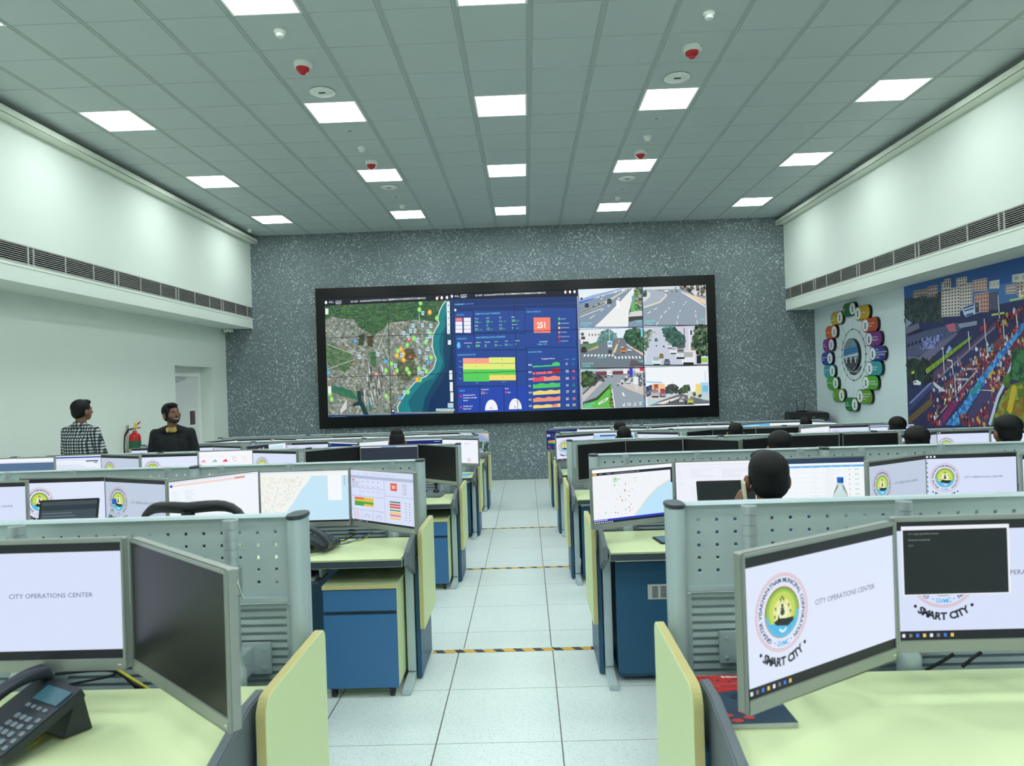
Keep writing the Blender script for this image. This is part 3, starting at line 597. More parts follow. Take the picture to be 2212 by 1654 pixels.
for i, (t, mxv, av, c, y, hh, c2) in enumerate((('PM2.5', '17', '13', (78, 210, 96), 1070, 34, None), ('PM10', '725', '406', (246, 110, 104), 1156, 36, (176, 30, 40)), ('OZONE', '243', '201', (238, 78, 84), 1240, 60, (246, 150, 120)), ('CO', '1.4', '1.3', (80, 206, 96), 1322, 62, None), ('NO2', '177', '147', (248, 222, 116), 1400, 54, None), ('SO2', '261', '224', (246, 150, 118), 1484, 56, None), ('CO2', '418', '370', (248, 222, 116), 1560, 44, (246, 150, 118)))):
    ptext(p, Z, S, t, 988, y-30, 20, (236, 240, 246), L=3, wscale=0.62, bold=0.02); ptext(p, Z, S, mxv, 1430, y-38, 30, (236, 240, 246), L=3, wscale=0.6, bold=0.02); ptext(p, Z, S, av, 1506, y-40, 30, c if i else (60, 150, 130), L=3, wscale=0.6, bold=0.02)
    for k in range(32):
        x = 1040+k*10.1; h = hh*(0.82+0.1*math.sin(k*0.5+i)+0.06*rn.random())
        if i == 0: h *= 0.6+(0.9 if k > 22 else 0.0)*rn.uniform(0.5, 1.2)
        col = c
        if i == 1: h = 30*(0.8+0.3*rn.random()) if k < 23 else 62; col = c2 if (k > 22 or k in (3, 16)) else c
        if i == 2 and k > 12: col = c2
        if i == 6 and 21 < k < 29: col = c2
        yy = y-k*0.55; prect(p, Z, x, yy-h, x+9.3, yy, col, 3+0.01*k)
p.build('dashboard_display', MT['wallscreen'], vw)
# --- right third: six traffic cameras (zoom frame 1240,590 x5.0125)
Z = ZQ(1240, 590, 5.0125); S = 5.0125; p = Pic(WP, 0.0006)
p.rect(um, va, VX1, VZ1, (206, 212, 220), 0)
RD, RD2, SK, WHT, TREE = (140, 158, 172), (120, 134, 146), (226, 238, 244), (238, 242, 244), [(44, 84, 60), (60, 104, 74), (34, 60, 50), (88, 124, 92)]
def tree(pts, n, seed=0, sz=0.035, cols=None): ppoly(p, Z, pts, (cols or TREE)[0], 3); p.specks(PZ(pts), n, cols or TREE, sz, 3.5, seed)
def car(x, y, s, c): prect(p, Z, x, y-s*0.62, x+s, y, c, 7); prect(p, Z, x+s*0.15, y-s*0.9, x+s*0.85, y-s*0.5, tuple(int(q*0.75) for q in c), 7.4); prect(p, Z, x+s*0.1, y-s*0.1, x+s*0.9, y+s*0.08, (34, 36, 40), 7.6)
def cells(Z0, Z1, c): pass
# 1 top left
prect(p, Z, 46, 155, 738, 590, (132, 150, 168), 1); ppoly(p, Z, [(46, 170), (640, 155), (600, 175), (60, 320)], (228, 238, 242), 2)
ppoly(p, Z, [(55, 320), (340, 235), (560, 165), (520, 165), (200, 240), (50, 292)], (150, 176, 214), 2.2); ppoly(p, Z, [(55, 335), (55, 312), (160, 286), (250, 262), (160, 300)], (70, 110, 214), 2.4)
ppoly(p, Z, [(640, 160), (665, 160), (590, 420), (580, 585), (215, 590), (330, 480), (480, 330)], (236, 238, 236), 2.5)
ppoly(p, Z, [(60, 445), (350, 330), (600, 170), (590, 165), (330, 310), (60, 425)], (206, 204, 190), 3); ppoly(p, Z, [(62, 440), (330, 330), (330, 318), (62, 428)], (92, 92, 78), 3.3)
for a, b in (((162, 498), (220, 458)), ((284, 415), (322, 390)), ((360, 365), (384, 352)), ((60, 478), (300, 385)), ((215, 590), (470, 360))): p.line(Z(*a), Z(*b), 0.012, WHT, 4)
tree([(650, 255), (660, 165), (735, 155), (738, 420), (615, 425)], 130, 1, 0.03, [(98, 120, 92), (150, 140, 118), (70, 160, 80), (176, 172, 150), (60, 84, 66)])
ppoly(p, Z, [(612, 418), (648, 255), (660, 255), (652, 400), (700, 420)], (92, 190, 84), 5)
ppoly(p, Z, [(610, 425), (738, 408), (740, 470), (585, 478)], (214, 214, 210), 5.5); ppoly(p, Z, [(585, 478), (740, 468), (742, 510), (670, 512), (590, 535)], (58, 70, 62), 5.6)
for x, y, s, c in ((112, 372, 46, (60, 62, 70)), (354, 330, 54, (70, 76, 82)), (470, 290, 28, (230, 232, 236)), (286, 290, 20, (240, 240, 244)), (66, 290, 26, (60, 70, 90)), (258, 342, 16, (40, 44, 50)), (200, 372, 16, (44, 50, 52))): car(x, y, s, c)
prect(p, Z, 455, 295, 490, 385, (244, 246, 250), 6); prect(p, Z, 624, 250, 652, 290, (120, 150, 196), 6)
for k in range(14): x = 250+k*27; prect(p, Z, x, 262-k*8, x+16, 270-k*8, rn.choice([(60, 70, 90), (236, 238, 240), (110, 120, 130)]), 6)
# 2 top right
prect(p, Z, 744, 145, 1424, 572, (146, 160, 174), 1); ppoly(p, Z, [(744, 145), (1424, 140), (1424, 170), (744, 185)], (216, 222, 226), 2)
ppoly(p, Z, [(744, 380), (930, 320), (1000, 250), (960, 205), (840, 175), (744, 180)], (168, 180, 192), 2); p.line(Z(744, 380), Z(930, 318), 0.03, (226, 220, 196), 3); p.line(Z(930, 318), Z(1000, 250), 0.03, (226, 220, 196), 3); p.line(Z(1000, 250), Z(985, 225), 0.03, (226, 220, 196), 3)
ppoly(p, Z, [(744, 330), (820, 260), (830, 225), (780, 190), (744, 190)], (214, 218, 218), 3)
tree([(1130, 148), (1422, 138), (1422, 262), (1290, 240), (1230, 200)], 150, 2, 0.03, [(50, 60, 54), (86, 96, 84), (150, 130, 116), (210, 200, 194), (34, 44, 40)])
ppoly(p, Z, [(1190, 210), (1424, 290), (1424, 350), (1310, 300)], (228, 206, 178), 4); p.line(Z(1160, 205), Z(1424, 372), 0.02, (240, 240, 236), 4.2)
prect(p, Z, 1306, 140, 1320, 250, (210, 222, 236), 6); prect(p, Z, 1290, 195, 1338, 240, (206, 220, 226), 6)
for a, b in (((792, 442), (830, 420)), ((862, 402), (898, 382)), ((928, 496), (950, 462)), ((972, 438), (1002, 412)), ((1020, 395), (1036, 378)), ((885, 570), (908, 532)), ((1118, 500), (1126, 460)), ((1140, 430), (1152, 406)), ((1312, 410), (1314, 432)), ((1316, 455), (1320, 490)), ((1326, 520), (1332, 555)), ((1180, 352), (1196, 340)), ((1060, 328), (1084, 314)), ((1110, 566), (1113, 530)), ((1204, 325), (1220, 313))): p.line(Z(*a), Z(*b), 0.014, WHT, 4)
for x, y, s, c in ((980, 212, 38, (232, 234, 238)), (1086, 186, 32, (190, 190, 196)), (1056, 214, 12, (40, 44, 50)), (1104, 210, 14, (60, 50, 54)), (922, 200, 12, (60, 66, 76))): car(x, y, s, c)
tree([(750, 195), (785, 200), (780, 255), (750, 262)], 30, 3, 0.02)
# 3 middle left
prect(p, Z, 54, 598, 748, 1028, (112, 124, 134), 1); ppoly(p, Z, [(54, 600), (745, 588), (745, 700), (54, 720)], SK, 2)
ppoly(p, Z, [(60, 660), (110, 630), (290, 620), (300, 760), (62, 770)], (230, 232, 234), 2.5)
for k in range(4): prect(p, Z, 150+k*34, 660, 166+k*34, 684, (150, 140, 130), 3)
prect(p, Z, 70, 690, 112, 722, (70, 74, 78), 3); prect(p, Z, 86, 745, 150, 770, (84, 90, 88), 3); u, v = Z(84, 665); p.disc(u, v, 0.036, (90, 96, 100), 3, 12)
tree([(265, 700), (300, 630), (360, 615), (450, 660), (450, 720), (330, 745), (240, 760)], 120, 4, 0.03, [(96, 140, 140), (80, 120, 112), (120, 160, 160)])
tree([(525, 700), (545, 650), (600, 615), (700, 600), (745, 640), (748, 880), (690, 840), (570, 765)], 220, 5, 0.035); prect(p, Z, 716, 592, 744, 692, (120, 206, 222), 6)
ppoly(p, Z, [(70, 800), (300, 730), (300, 760), (80, 840)], (90, 140, 80), 4); ppoly(p, Z, [(140, 840), (250, 790), (260, 812), (150, 846)], (206, 176, 106), 4.3)
ppoly(p, Z, [(560, 770), (748, 880), (748, 905), (560, 785)], (230, 200, 188), 4)
ppoly(p, Z, [(440, 860), (400, 880), (470, 740), (485, 735)], (222, 206, 140), 4); prect(p, Z, 372, 615, 378, 740, (220, 226, 230), 5); prect(p, Z, 356, 740, 402, 806, (236, 240, 244), 6); prect(p, Z, 362, 752, 396, 782, (90, 160, 206), 6.4)
for k in range(17): x = 90+k*38; ppoly(p, Z, [(x, 908), (x+20, 906), (x+28, 884), (x+12, 884)] if k < 9 else [(x, 932), (x+18, 932), (x+8, 905), (x-8, 905)], WHT, 5)
for x, y, s, c in ((360, 872, 40, (60, 70, 88)), (498, 868, 54, (214, 130, 60)), (564, 856, 48, (190, 200, 206)), (66, 860, 62, (54, 54, 58)), (455, 770, 26, (200, 130, 110)), (498, 820, 30, (190, 196, 206))): car(x, y, s, c)
ppoly(p, Z, [(585, 1020), (610, 940), (750, 985), (750, 1020)], (96, 88, 92), 6); prect(p, Z, 462, 888, 470, 910, (40, 44, 60), 7)
# 4 middle right
prect(p, Z, 756, 588, 1438, 1008, (206, 212, 224), 1); ppoly(p, Z, [(860, 600), (950, 600), (1170, 1005), (770, 1008), (780, 900)], (196, 204, 220), 2)
tree([(756, 640), (840, 625), (800, 780), (760, 860)], 90, 6, 0.03, [(110, 134, 110), (80, 104, 84), (170, 186, 180)])
tree([(945, 610), (1080, 590), (1130, 640), (1190, 700), (1190, 800), (1080, 800), (1000, 740)], 230, 7, 0.034, [(60, 96, 90), (74, 112, 96), (44, 72, 70)])
ppoly(p, Z, [(1120, 590), (1300, 578), (1300, 860), (1190, 830), (1190, 650)], (206, 206, 220), 3); prect(p, Z, 1184, 600, 1192, 820, (70, 70, 80), 4); prect(p, Z, 1238, 610, 1252, 850, (232, 232, 240), 4); prect(p, Z, 1254, 628, 1272, 676, (50, 60, 84), 4)
tree([(1300, 640), (1330, 575), (1432, 570), (1436, 900), (1350, 905), (1270, 820)], 330, 8, 0.036, [(34, 62, 44), (50, 84, 52), (24, 40, 34), (70, 100, 60), (120, 130, 110)])
for x, y, s, c in ((864, 745, 36, (120, 124, 134)), (912, 925, 50, (150, 130, 60)), (836, 1000, 92, (226, 228, 234)), (962, 1002, 70, (110, 118, 132)), (1030, 880, 74, (232, 234, 238)), (1000, 820, 54, (224, 226, 230)), (1090, 930, 110, (214, 220, 228)), (1160, 990, 140, (228, 234, 236)), (1110, 850, 70, (120, 116, 116)), (878, 800, 14, (40, 44, 56)), (955, 810, 18, (60, 60, 76)), (900, 668, 16, (240, 240, 244)), (862, 655, 12, (110, 110, 120))): car(x, y, s, c)
prect(p, Z, 1205, 845, 1312, 905, (236, 220, 216), 6); prect(p, Z, 1368, 930, 1436, 975, (150, 200, 70), 7); prect(p, Z, 1320, 905, 1368, 990, (30, 34, 34), 6.5)
# 5 bottom left
prect(p, Z, 74, 1040, 760, 1468, (150, 162, 172), 1); prect(p, Z, 74, 1040, 760, 1066, (196, 206, 206), 2)
tree([(76, 1080), (130, 1062), (190, 1090), (190, 1220), (80, 1240)], 150, 9, 0.032, [(56, 84, 50), (84, 116, 64), (40, 56, 44)])
tree([(190, 1100), (350, 1110), (380, 1110), (250, 1180), (190, 1220)], 90, 10, 0.03, [(70, 84, 86), (110, 120, 120), (48, 56, 60)])
ppoly(p, Z, [(225, 1075), (600, 1062), (600, 1100), (225, 1112)], (116, 60, 72), 5); prect(p, Z, 342, 1060, 404, 1110, (240, 240, 244), 6); prect(p, Z, 520, 1045, 566, 1096, (238, 238, 238), 6); prect(p, Z, 588, 1028, 622, 1118, (50, 60, 210), 6); prect(p, Z, 652, 1024, 756, 1084, (238, 226, 228), 6); prect(p, Z, 700, 1026, 740, 1068, (206, 60, 76), 6.5)
ptext(p, Z, S, 'LIVE', 350, 1086, 26, (90, 90, 110), L=8, wscale=0.8)
ppoly(p, Z, [(76, 1320), (330, 1120), (360, 1120), (300, 1180), (80, 1400)], (200, 196, 190), 3); ppoly(p, Z, [(76, 1310), (200, 1190), (210, 1200), (80, 1325)], (96, 82, 74), 4)
tree([(500, 1140), (620, 1110), (740, 1100), (756, 1230), (600, 1210), (500, 1190)], 120, 11, 0.03, [(90, 96, 100), (210, 214, 218), (60, 66, 72), (150, 160, 166)])
prect(p, Z, 628, 1130, 684, 1216, (228, 236, 240), 6); prect(p, Z, 650, 1210, 676, 1275, (206, 214, 222), 6.5); ppoly(p, Z, [(440, 1190), (756, 1230), (762, 1340), (560, 1260)], (206, 196, 190), 2.6)
ppoly(p, Z, [(80, 1420), (200, 1370), (385, 1200), (395, 1200), (405, 1462), (85, 1468)], (96, 190, 76), 4); ppoly(p, Z, [(80, 1405), (230, 1350), (370, 1220), (380, 1235), (240, 1380), (82, 1432)], (62, 74, 50), 5)
tree([(368, 1220), (388, 1205), (404, 1460), (370, 1462)], 60, 12, 0.025, [(120, 90, 60), (90, 130, 60), (60, 70, 44)])
ppoly(p, Z, [(240, 1425), (260, 1400), (345, 1355), (360, 1358), (340, 1385), (255, 1430)], (244, 246, 244), 6); ppoly(p, Z, [(258, 1416), (270, 1404), (335, 1368), (325, 1384)], (80, 96, 104), 6.4)
p.line(Z(395, 1260), Z(425, 1462), 0.018, WHT, 6); ppoly(p, Z, [(500, 1305), (520, 1300), (536, 1335), (545, 1340), (512, 1338), (515, 1325)], WHT, 6)
for i, (t, x) in enumerate((('P', 505), ('O', 570), ('T', 628), ('S', 682))): ptext(p, Z, S, t, x+30, 1398-i*4, 34, (236, 240, 244), L=6, bold=0.03, rot=math.pi)
for x, y, s, c in ((284, 1178, 34, (110, 70, 76)), (455, 1228, 16, (50, 56, 66)), (498, 1210, 20, (60, 60, 60)), (390, 1130, 16, (70, 76, 84))): car(x, y, s, c)
# 6 bottom right
prect(p, Z, 766, 1018, 1448, 1448, (238, 244, 248), 1); ppoly(p, Z, [(772, 1300), (1448, 1290), (1452, 1420), (780, 1448)], (204, 206, 206), 2); ppoly(p, Z, [(790, 1448), (900, 1400), (1100, 1330), (1160, 1320), (1300, 1360), (1452, 1395), (1452, 1425)], (108, 112, 118), 3)
ppoly(p, Z, [(800, 1440), (1100, 1375), (1300, 1440)], (90, 94, 100), 3.3); ppoly(p, Z, [(860, 1425), (1040, 1372), (1140, 1345), (1110, 1372), (960, 1430)], (226, 222, 214), 3.6)
ppoly(p, Z, [(770, 1180), (940, 1188), (940, 1200), (770, 1192)], (140, 190, 226), 3); tree([(772, 1240), (830, 1220), (835, 1320), (775, 1340)], 70, 13, 0.03, [(70, 76, 90), (40, 60, 120), (120, 124, 134)])
prect(p, Z, 832, 1206, 970, 1300, (238, 196, 150), 5); prect(p, Z, 850, 1212, 900, 1296, (200, 110, 90), 5.4); prect(p, Z, 862, 1218, 888, 1244, (120, 80, 66), 5.7); ppoly(p, Z, [(862, 1290), (885, 1255), (912, 1290)], (230, 222, 216), 5.8); prect(p, Z, 920, 1262, 968, 1294, (196, 40, 60), 5.8)
tree([(975, 1260), (1010, 1230), (1060, 1215), (1105, 1250), (1110, 1300), (985, 1310)], 130, 14, 0.03, [(62, 74, 70), (90, 100, 96), (44, 54, 54)])
tree([(1120, 1280), (1170, 1245), (1235, 1215), (1235, 1300), (1130, 1310)], 120, 15, 0.03, [(60, 80, 56), (84, 104, 76), (44, 56, 44)])
prect(p, Z, 1304, 1210, 1358, 1322, (238, 214, 120), 5); prect(p, Z, 1358, 1196, 1444, 1328, (170, 208, 232), 5); prect(p, Z, 1380, 1230, 1440, 1296, (120, 190, 214), 5.5); p.line(Z(1410, 1070), Z(1416, 1200), 0.018, (196, 214, 230), 5)
tree([(1278, 1310), (1300, 1300), (1305, 1338), (1280, 1340)], 20, 16, 0.02); tree([(1335, 1330), (1365, 1325), (1365, 1355), (1340, 1358)], 20, 17, 0.02)
for x, y, s, c in ((1126, 1410, 40, (214, 218, 222)), (1154, 1370, 26, (220, 222, 224)), (1216, 1420, 60, (196, 206, 80)), (1010, 1412, 18, (40, 40, 44)), (820, 1350, 90, (190, 180, 186)), (910, 1348, 70, (170, 120, 130))): car(x, y, s, c)
prect(p, Z, 1220, 1290, 1246, 1420, (214, 218, 214), 6.8); prect(p, Z, 1190, 1390, 1204, 1432, (34, 36, 40), 8)
cyn = (110, 236, 236)
for x, y in ((62, 549), (754, 527), (76, 985), (768, 965), (88, 1420), (778, 1398)):
    ptext(p, Z, S, '10-03-2018', x, y, 21, cyn, L=12, wscale=0.85); ptext(p, Z, S, '12:36:00', x, y+30, 21, cyn, L=12, wscale=0.85)
for x, y in ((676, 530), (1358, 511), (690, 965), (706, 1402), (1380, 1380)): ptext(p, Z, S, 'LIVE', x, y, 22, cyn, L=12, wscale=0.85)
ptext(p, Z, S, 'CH Paddy-6-SD', 78, 1056, 20, cyn, L=12, wscale=0.8); ptext(p, Z, S, 'Junction 1 SD', 60, 184, 16, cyn, L=12, wscale=0.8); ptext(p, Z, S, 'Junction Road PTZ-10', 880, 598, 18, cyn, L=12, wscale=0.8); ptext(p, Z, S, 'Junction PTZ 30', 850, 1030, 16, cyn, L=12, wscale=0.8); ptext(p, Z, S, 'Junction 01', 940, 1330, 20, cyn, L=12, wscale=0.8); ptext(p, Z, S, 'Junction 02', 244, 918, 18, cyn, L=12, wscale=0.8)
for a in ((738, 145, 745, 1460), (56, 586, 745, 594), (746, 570, 1436, 578), (62, 1028, 752, 1038), (752, 1000, 1445, 1012)):
    prect(p, Z, *a, (60, 80, 160) if a[0] in (56, 738) else (40, 46, 60), 13)
p.build('camera_display', MT['wallscreen'], vw)
# ================================================================ mural on the right wall
t = None
XM = XR-0.012
def QM(px, py): q = on_x(px, py, XM); return -q.y, q.z
Z = lambda x, y: QM(1950+x/4.351, 550+y/4.351)
zt, zb = ZS-0.005, 0.30
yL = 11.14; yR = 4.2
p = Pic(lambda u, v, d: (XM-d, -u, v), 0.0006)
p.rect(-yL, zb, -yR, zt, (44, 52, 96), 0)
def pc(pts, c, L): p.poly([(min(max(a, -yL), -yR), min(max(b, zb), zt)) for a, b in [Z(*q) for q in pts]], c, L)
p.poly([(-yL, zt), (-yL, zt-0.52), (-yR, zt-0.42), (-yR, zt)], (44, 92, 164), 1); p.poly([(-yL, zt-0.3), (-yL, zt-0.55), (-yR, zt-0.45), (-yR, zt-0.22)], (72, 118, 178), 1.3)
def bld(x0, y0, x1, y1, c, w=(70, 72, 92), nx=5, ny=8, L=3, sk=-0.18):
    pc([(x0, y0), (x1, y0+(x1-x0)*sk), (x1, y1+(x1-x0)*sk*0.3), (x0, y1)], c, L)
    for i in range(nx):
        for j in range(ny):
            fx = x0+(x1-x0)*(i+0.25)/nx; fw = (x1-x0)*0.5/nx; t0 = (j+0.25)/ny; t1 = (j+0.7)/ny
            ya = lambda f, tt: (y0+(f-x0)*sk)*(1-tt)+(y1+(f-x0)*sk*0.3)*tt
            pc([(fx, ya(fx, t0)), (fx+fw, ya(fx+fw, t0)), (fx+fw, ya(fx+fw, t1)), (fx, ya(fx, t1))], w, L+0.5)
pc([(0, 420), (370, 350), (370, 600), (0, 660)], (44, 56, 66), 2)
p.specks([Z(*q) for q in [(20, 430), (370, 380), (370, 620), (30, 640)]], 500, [(40, 56, 60), (52, 72, 70), (34, 44, 56), (70, 84, 84)], 0.04, 2.4, 21)
bld(100, 340, 240, 430, (176, 150, 140), nx=7, ny=3, L=2.6); bld(235, 300, 330, 430, (186, 158, 146), nx=5, ny=4, L=2.7)
bld(365, 262, 455, 350, (214, 200, 186), nx=4, ny=3, L=3.2); bld(365, 330, 540, 585, (222, 212, 204), nx=6, ny=9, L=3.3); bld(390, 232, 450, 300, (206, 192, 178), nx=3, ny=2, L=3.1)
bld(505, 222, 605, 300, (218, 204, 190), nx=4, ny=3, L=3.1); bld(535, 280, 655, 520, (220, 206, 196), nx=5, ny=8, L=3.4)
bld(660, 240, 795, 345, (212, 190, 176), (150, 90, 84), 5, 4, 3.2); bld(675, 370, 810, 545, (206, 158, 146), (120, 80, 90), 5, 5, 3.5); bld(815, 250, 910, 320, (214, 214, 206), (196, 196, 190), 3, 1, 3.5); bld(810, 360, 900, 520, (96, 92, 120), nx=4, ny=6, L=3.2)
bld(970, 290, 1065, 370, (204, 186, 176), nx=5, ny=3, L=3.4); bld(1070, 260, 1400, 380, (190, 160, 150), nx=10, ny=4, L=3.4); bld(1030, 190, 1500, 260, (210, 210, 204), (170, 172, 176), 6, 1, 3.3); bld(1090, 330, 1500, 400, (226, 222, 212), (190, 150, 130), 4, 1, 3.6)
bld(1400, 180, 1700, 420, (206, 190, 178), nx=8, ny=8, L=3.5); bld(1750, 120, 2300, 430, (186, 170, 168), nx=9, ny=9, L=3.5)
pc([(560, 495), (725, 440), (730, 540), (598, 585), (575, 560)], (206, 216, 232), 4.5); pc([(566, 498), (672, 462), (674, 478), (568, 512)], (48, 70, 150), 5); pc([(598, 560), (664, 542), (664, 562), (598, 580)], (40, 90, 180), 5); pc([(580, 520), (668, 494), (668, 512), (582, 536)], (90, 110, 160), 5); pc([(680, 455), (718, 446), (722, 540), (684, 550)], (60, 66, 90), 5); pc([(690, 470), (708, 466), (708, 486), (692, 490)], (170, 130, 110), 5.4)
pc([(20, 690), (150, 640), (160, 690), (30, 750)], (120, 118, 140), 4); pc([(30, 760), (520, 640), (560, 690), (300, 900), (50, 980)], (84, 92, 128), 4)
for k in range(6): pc([(50+k*24, 770-k*8), (66+k*24, 764-k*8), (68+k*24, 738-k*8), (54+k*24, 742-k*8)], (26, 30, 44), 5); pc([(44+k*36, 870-k*12), (66+k*36, 862-k*12), (68+k*36, 832-k*12), (50+k*36, 838-k*12)], (24, 30, 44), 5)
p.specks([Z(*q) for q in [(180, 800), (400, 745), (300, 870), (170, 880)]], 220, [(110, 120, 190), (150, 156, 206), (70, 76, 130)], 0.03, 4.6, 22)
pc([(40, 955), (155, 960), (380, 800), (510, 730), (520, 745), (230, 1010), (50, 985)], (116, 112, 140), 4.8); pc([(405, 660), (490, 640), (505, 720), (440, 726)], (200, 110, 130), 5); pc([(520, 650), (700, 620), (700, 660), (540, 690)], (150, 160, 186), 5); pc([(30, 600), (90, 640), (30, 690)], (150, 160, 190), 4.5)
p.specks([Z(*q) for q in [(50, 1000), (300, 980), (280, 1200), (50, 1200)]], 200, [(30, 44, 44), (44, 66, 50), (24, 30, 44)], 0.05, 4.9, 23)
pc([(60, 1560), (900, 640), (1130, 520), (2300, 300), (2300, 900), (1100, 1600), (60, 1610)], (52, 50, 92), 5)
pc([(230, 1150), (640, 840), (860, 640), (900, 640), (400, 1120), (300, 1180)], (92, 66, 96), 5.2); pc([(60, 1400), (300, 1180), (330, 1200), (60, 1480)], (70, 70, 120), 5.2)
for a, b, w_, c in (((360, 1140), (900, 650), 0.03, (130, 120, 150)), ((60, 1560), (280, 1370), 0.10, (110, 92, 60)), ((400, 1240), (950, 780), 0.07, (120, 70, 70)), ((280, 1580), (720, 1060), 0.02, (196, 170, 140)), ((950, 780), (2300, 420), 0.05, (110, 76, 84))): p.line(Z(*a), Z(*b), w_, c, 5.6)
for k in range(24): t_ = k/23; x = 60+190*t_; y = 1395-185*t_; p.line(Z(x, y), Z(x+28, y-6), 0.014, (140, 160, 220), 5.8)
for k in range(9): pc([(490+k*14, 1182), (500+k*14, 1182), (508+k*14, 1160), (498+k*14, 1160)], (200, 206, 226), 6); pc([(600+k*11, 1082), (608+k*11, 1082), (616+k*11, 1064), (608+k*11, 1064)], (190, 200, 226), 6)
pc([(300, 1610), (540, 1290), (880, 930), (1000, 800), (1040, 780), (900, 960), (560, 1340), (380, 1610)], (142, 44, 104), 6)
pc([(400, 1600), (560, 1420), (730, 1150), (800, 1090), (1000, 800), (1140, 610), (2300, 80), (2300, 240), (1140, 700), (1030, 850), (880, 1060), (780, 1190), (530, 1600)], (60, 140, 216), 6.4)
p.specks([Z(*q) for q in [(430, 1590), (560, 1430), (730, 1160), (1000, 810), (1130, 640), (1020, 840), (770, 1190), (520, 1590)]], 420, [(80, 160, 228), (50, 124, 200), (96, 176, 236), (44, 110, 186)], 0.035, 6.7, 24); pc([(640, 1290), (735, 1190), (740, 1230), (665, 1320), (640, 1315)], (40, 150, 140), 7.6)
pc([(560, 1600), (780, 1200), (1030, 880), (1060, 960), (960, 1180), (830, 1500), (790, 1610)], (74, 66, 110), 6.2)
pc([(830, 1600), (960, 1300), (1020, 1220), (1140, 1190), (2300, 700), (2300, 1610)], (104, 128, 40), 7); p.specks([Z(*q) for q in [(850, 1590), (970, 1310), (1140, 1200), (2200, 760), (2200, 1590)]], 900, [(124, 148, 44), (90, 112, 36), (140, 160, 60), (150, 110, 40)], 0.06, 7.4, 25)
for k in range(40): x = 235+k*10.4; y = 1090-k*7.9; u, v = Z(x, y); p.disc(u, v, 0.042-k*0.0005, ((150, 180, 56), (120, 150, 46))[k % 2], 6.9+(k % 2)*0.4+(k % 4 > 1)*0.8, 9)
for k in range(9): u, v = Z(1050-k*5, 1260+k*24); p.disc(u, v, 0.05, (206, 180, 50), 8.4+0.3*(k % 3), 8)
crowd = [(140, 44, 60), (200, 196, 206), (140, 36, 60), (206, 170, 80), (60, 60, 110), (180, 80, 60), (30, 30, 56), (60, 50, 90), (120, 40, 70)]
for poly_, n, sd in (([(560, 1330), (690, 1120), (780, 1000), (1000, 760), (1140, 590), (1140, 620), (1000, 790), (790, 1060), (690, 1170), (600, 1300), (480, 1400)], 420, 31), ([(780, 1180), (940, 980), (1030, 870), (1140, 740), (1140, 880), (1000, 1040), (930, 1200), (860, 1320), (820, 1300)], 420, 32), ([(700, 1480), (840, 1280), (880, 1330), (800, 1600), (700, 1600)], 70, 33), ([(360, 1290), (480, 1240), (560, 1360), (380, 1420)], 80, 34), ([(540, 1500), (700, 1500), (760, 1600), (540, 1600)], 90, 35), ([(230, 1480), (340, 1440), (400, 1600), (240, 1600)], 40, 36), ([(860, 640), (1130, 470), (1130, 560), (900, 700)], 90, 37), ([(640, 1000), (800, 860), (860, 880), (700, 1050)], 70, 38), ([(1140, 700), (2200, 300), (2200, 620), (1140, 1000)], 1100, 39)):
    p.specks([Z(*q) for q in poly_], int(n*0.7), crowd, 0.024, 8, sd, 1.5)
p.specks([Z(*q) for q in [(250, 1180), (900, 680), (1000, 760), (560, 1240), (300, 1560)]], 110, [(230, 230, 240), (200, 70, 60), (120, 130, 170)], 0.022, 8, 41, 1.6)
for a, b in (((820, 1600), (900, 1330)), ((900, 1330), (965, 1200)), ((965, 1200), (1060, 960))): p.line(Z(*a), Z(*b), 0.05, (206, 214, 240), 8.9)
for x, y0, y1 in ((380, 880, 1110), (465, 990, 1130), (490, 1130, 1330), (770, 600, 800), (790, 800, 970), (945, 610, 790), (620, 720, 895), (1070, 560, 680), (900, 380, 600)): p.line(Z(x, y0), Z(x+14, y1), 0.02, (206, 206, 214), 9)
for a, b in (((365, 884), (390, 876)), ((420, 988), (462, 996)), ((840, 566), (960, 546)), ((1010, 430), (1140, 404))): p.line(Z(*a), Z(*b), 0.025, (196, 206, 120) if a[0] > 800 else (206, 206, 214), 9)
pc([(410, 920), (440, 850), (465, 880), (420, 935)], (160, 180, 236), 9); pc([(100, 1190), (140, 1176), (178, 1200), (170, 1225), (106, 1222)], (232, 236, 244), 9); pc([(106, 1196), (130, 1188), (130, 1200), (108, 1206)], (60, 60, 80), 9.9); pc([(85, 1100), (110, 1090), (112, 1115), (88, 1122)], (190, 206, 60), 9)
pc([(806, 870), (832, 862), (834, 905), (808, 912)], (110, 190, 220), 9); pc([(290, 1190), (400, 1270), (400, 1285), (360, 1285), (300, 1230)], (214, 214, 222), 9); pc([(730, 680), (800, 640), (802, 690), (732, 720)], (170, 40, 60), 8.9); pc([(750, 1268), (850, 1272), (850, 1280), (750, 1276)], (214, 218, 230), 9)
p.specks([Z(*q) for q in [(1050, 920), (1140, 900), (1140, 1160), (1040, 1130)]], 160, [(40, 90, 60), (60, 120, 70), (34, 70, 50)], 0.06, 9, 42); p.specks([Z(*q) for q in [(970, 1150), (1000, 1140), (1000, 1220), (970, 1220)]], 40, [(90, 130, 40), (70, 110, 40)], 0.04, 9, 43)
o = p.build('wall_mural', MT['print'])
mb = MB(); mb.box(XR-0.0118, yR, zb, XR-0.0005, yL, zt); q = mb.build('mural_backing', MT['white'], o)
tag(o, 'wall sized aerial photograph mural of a seafront road parade and apartment blocks', 'mural')
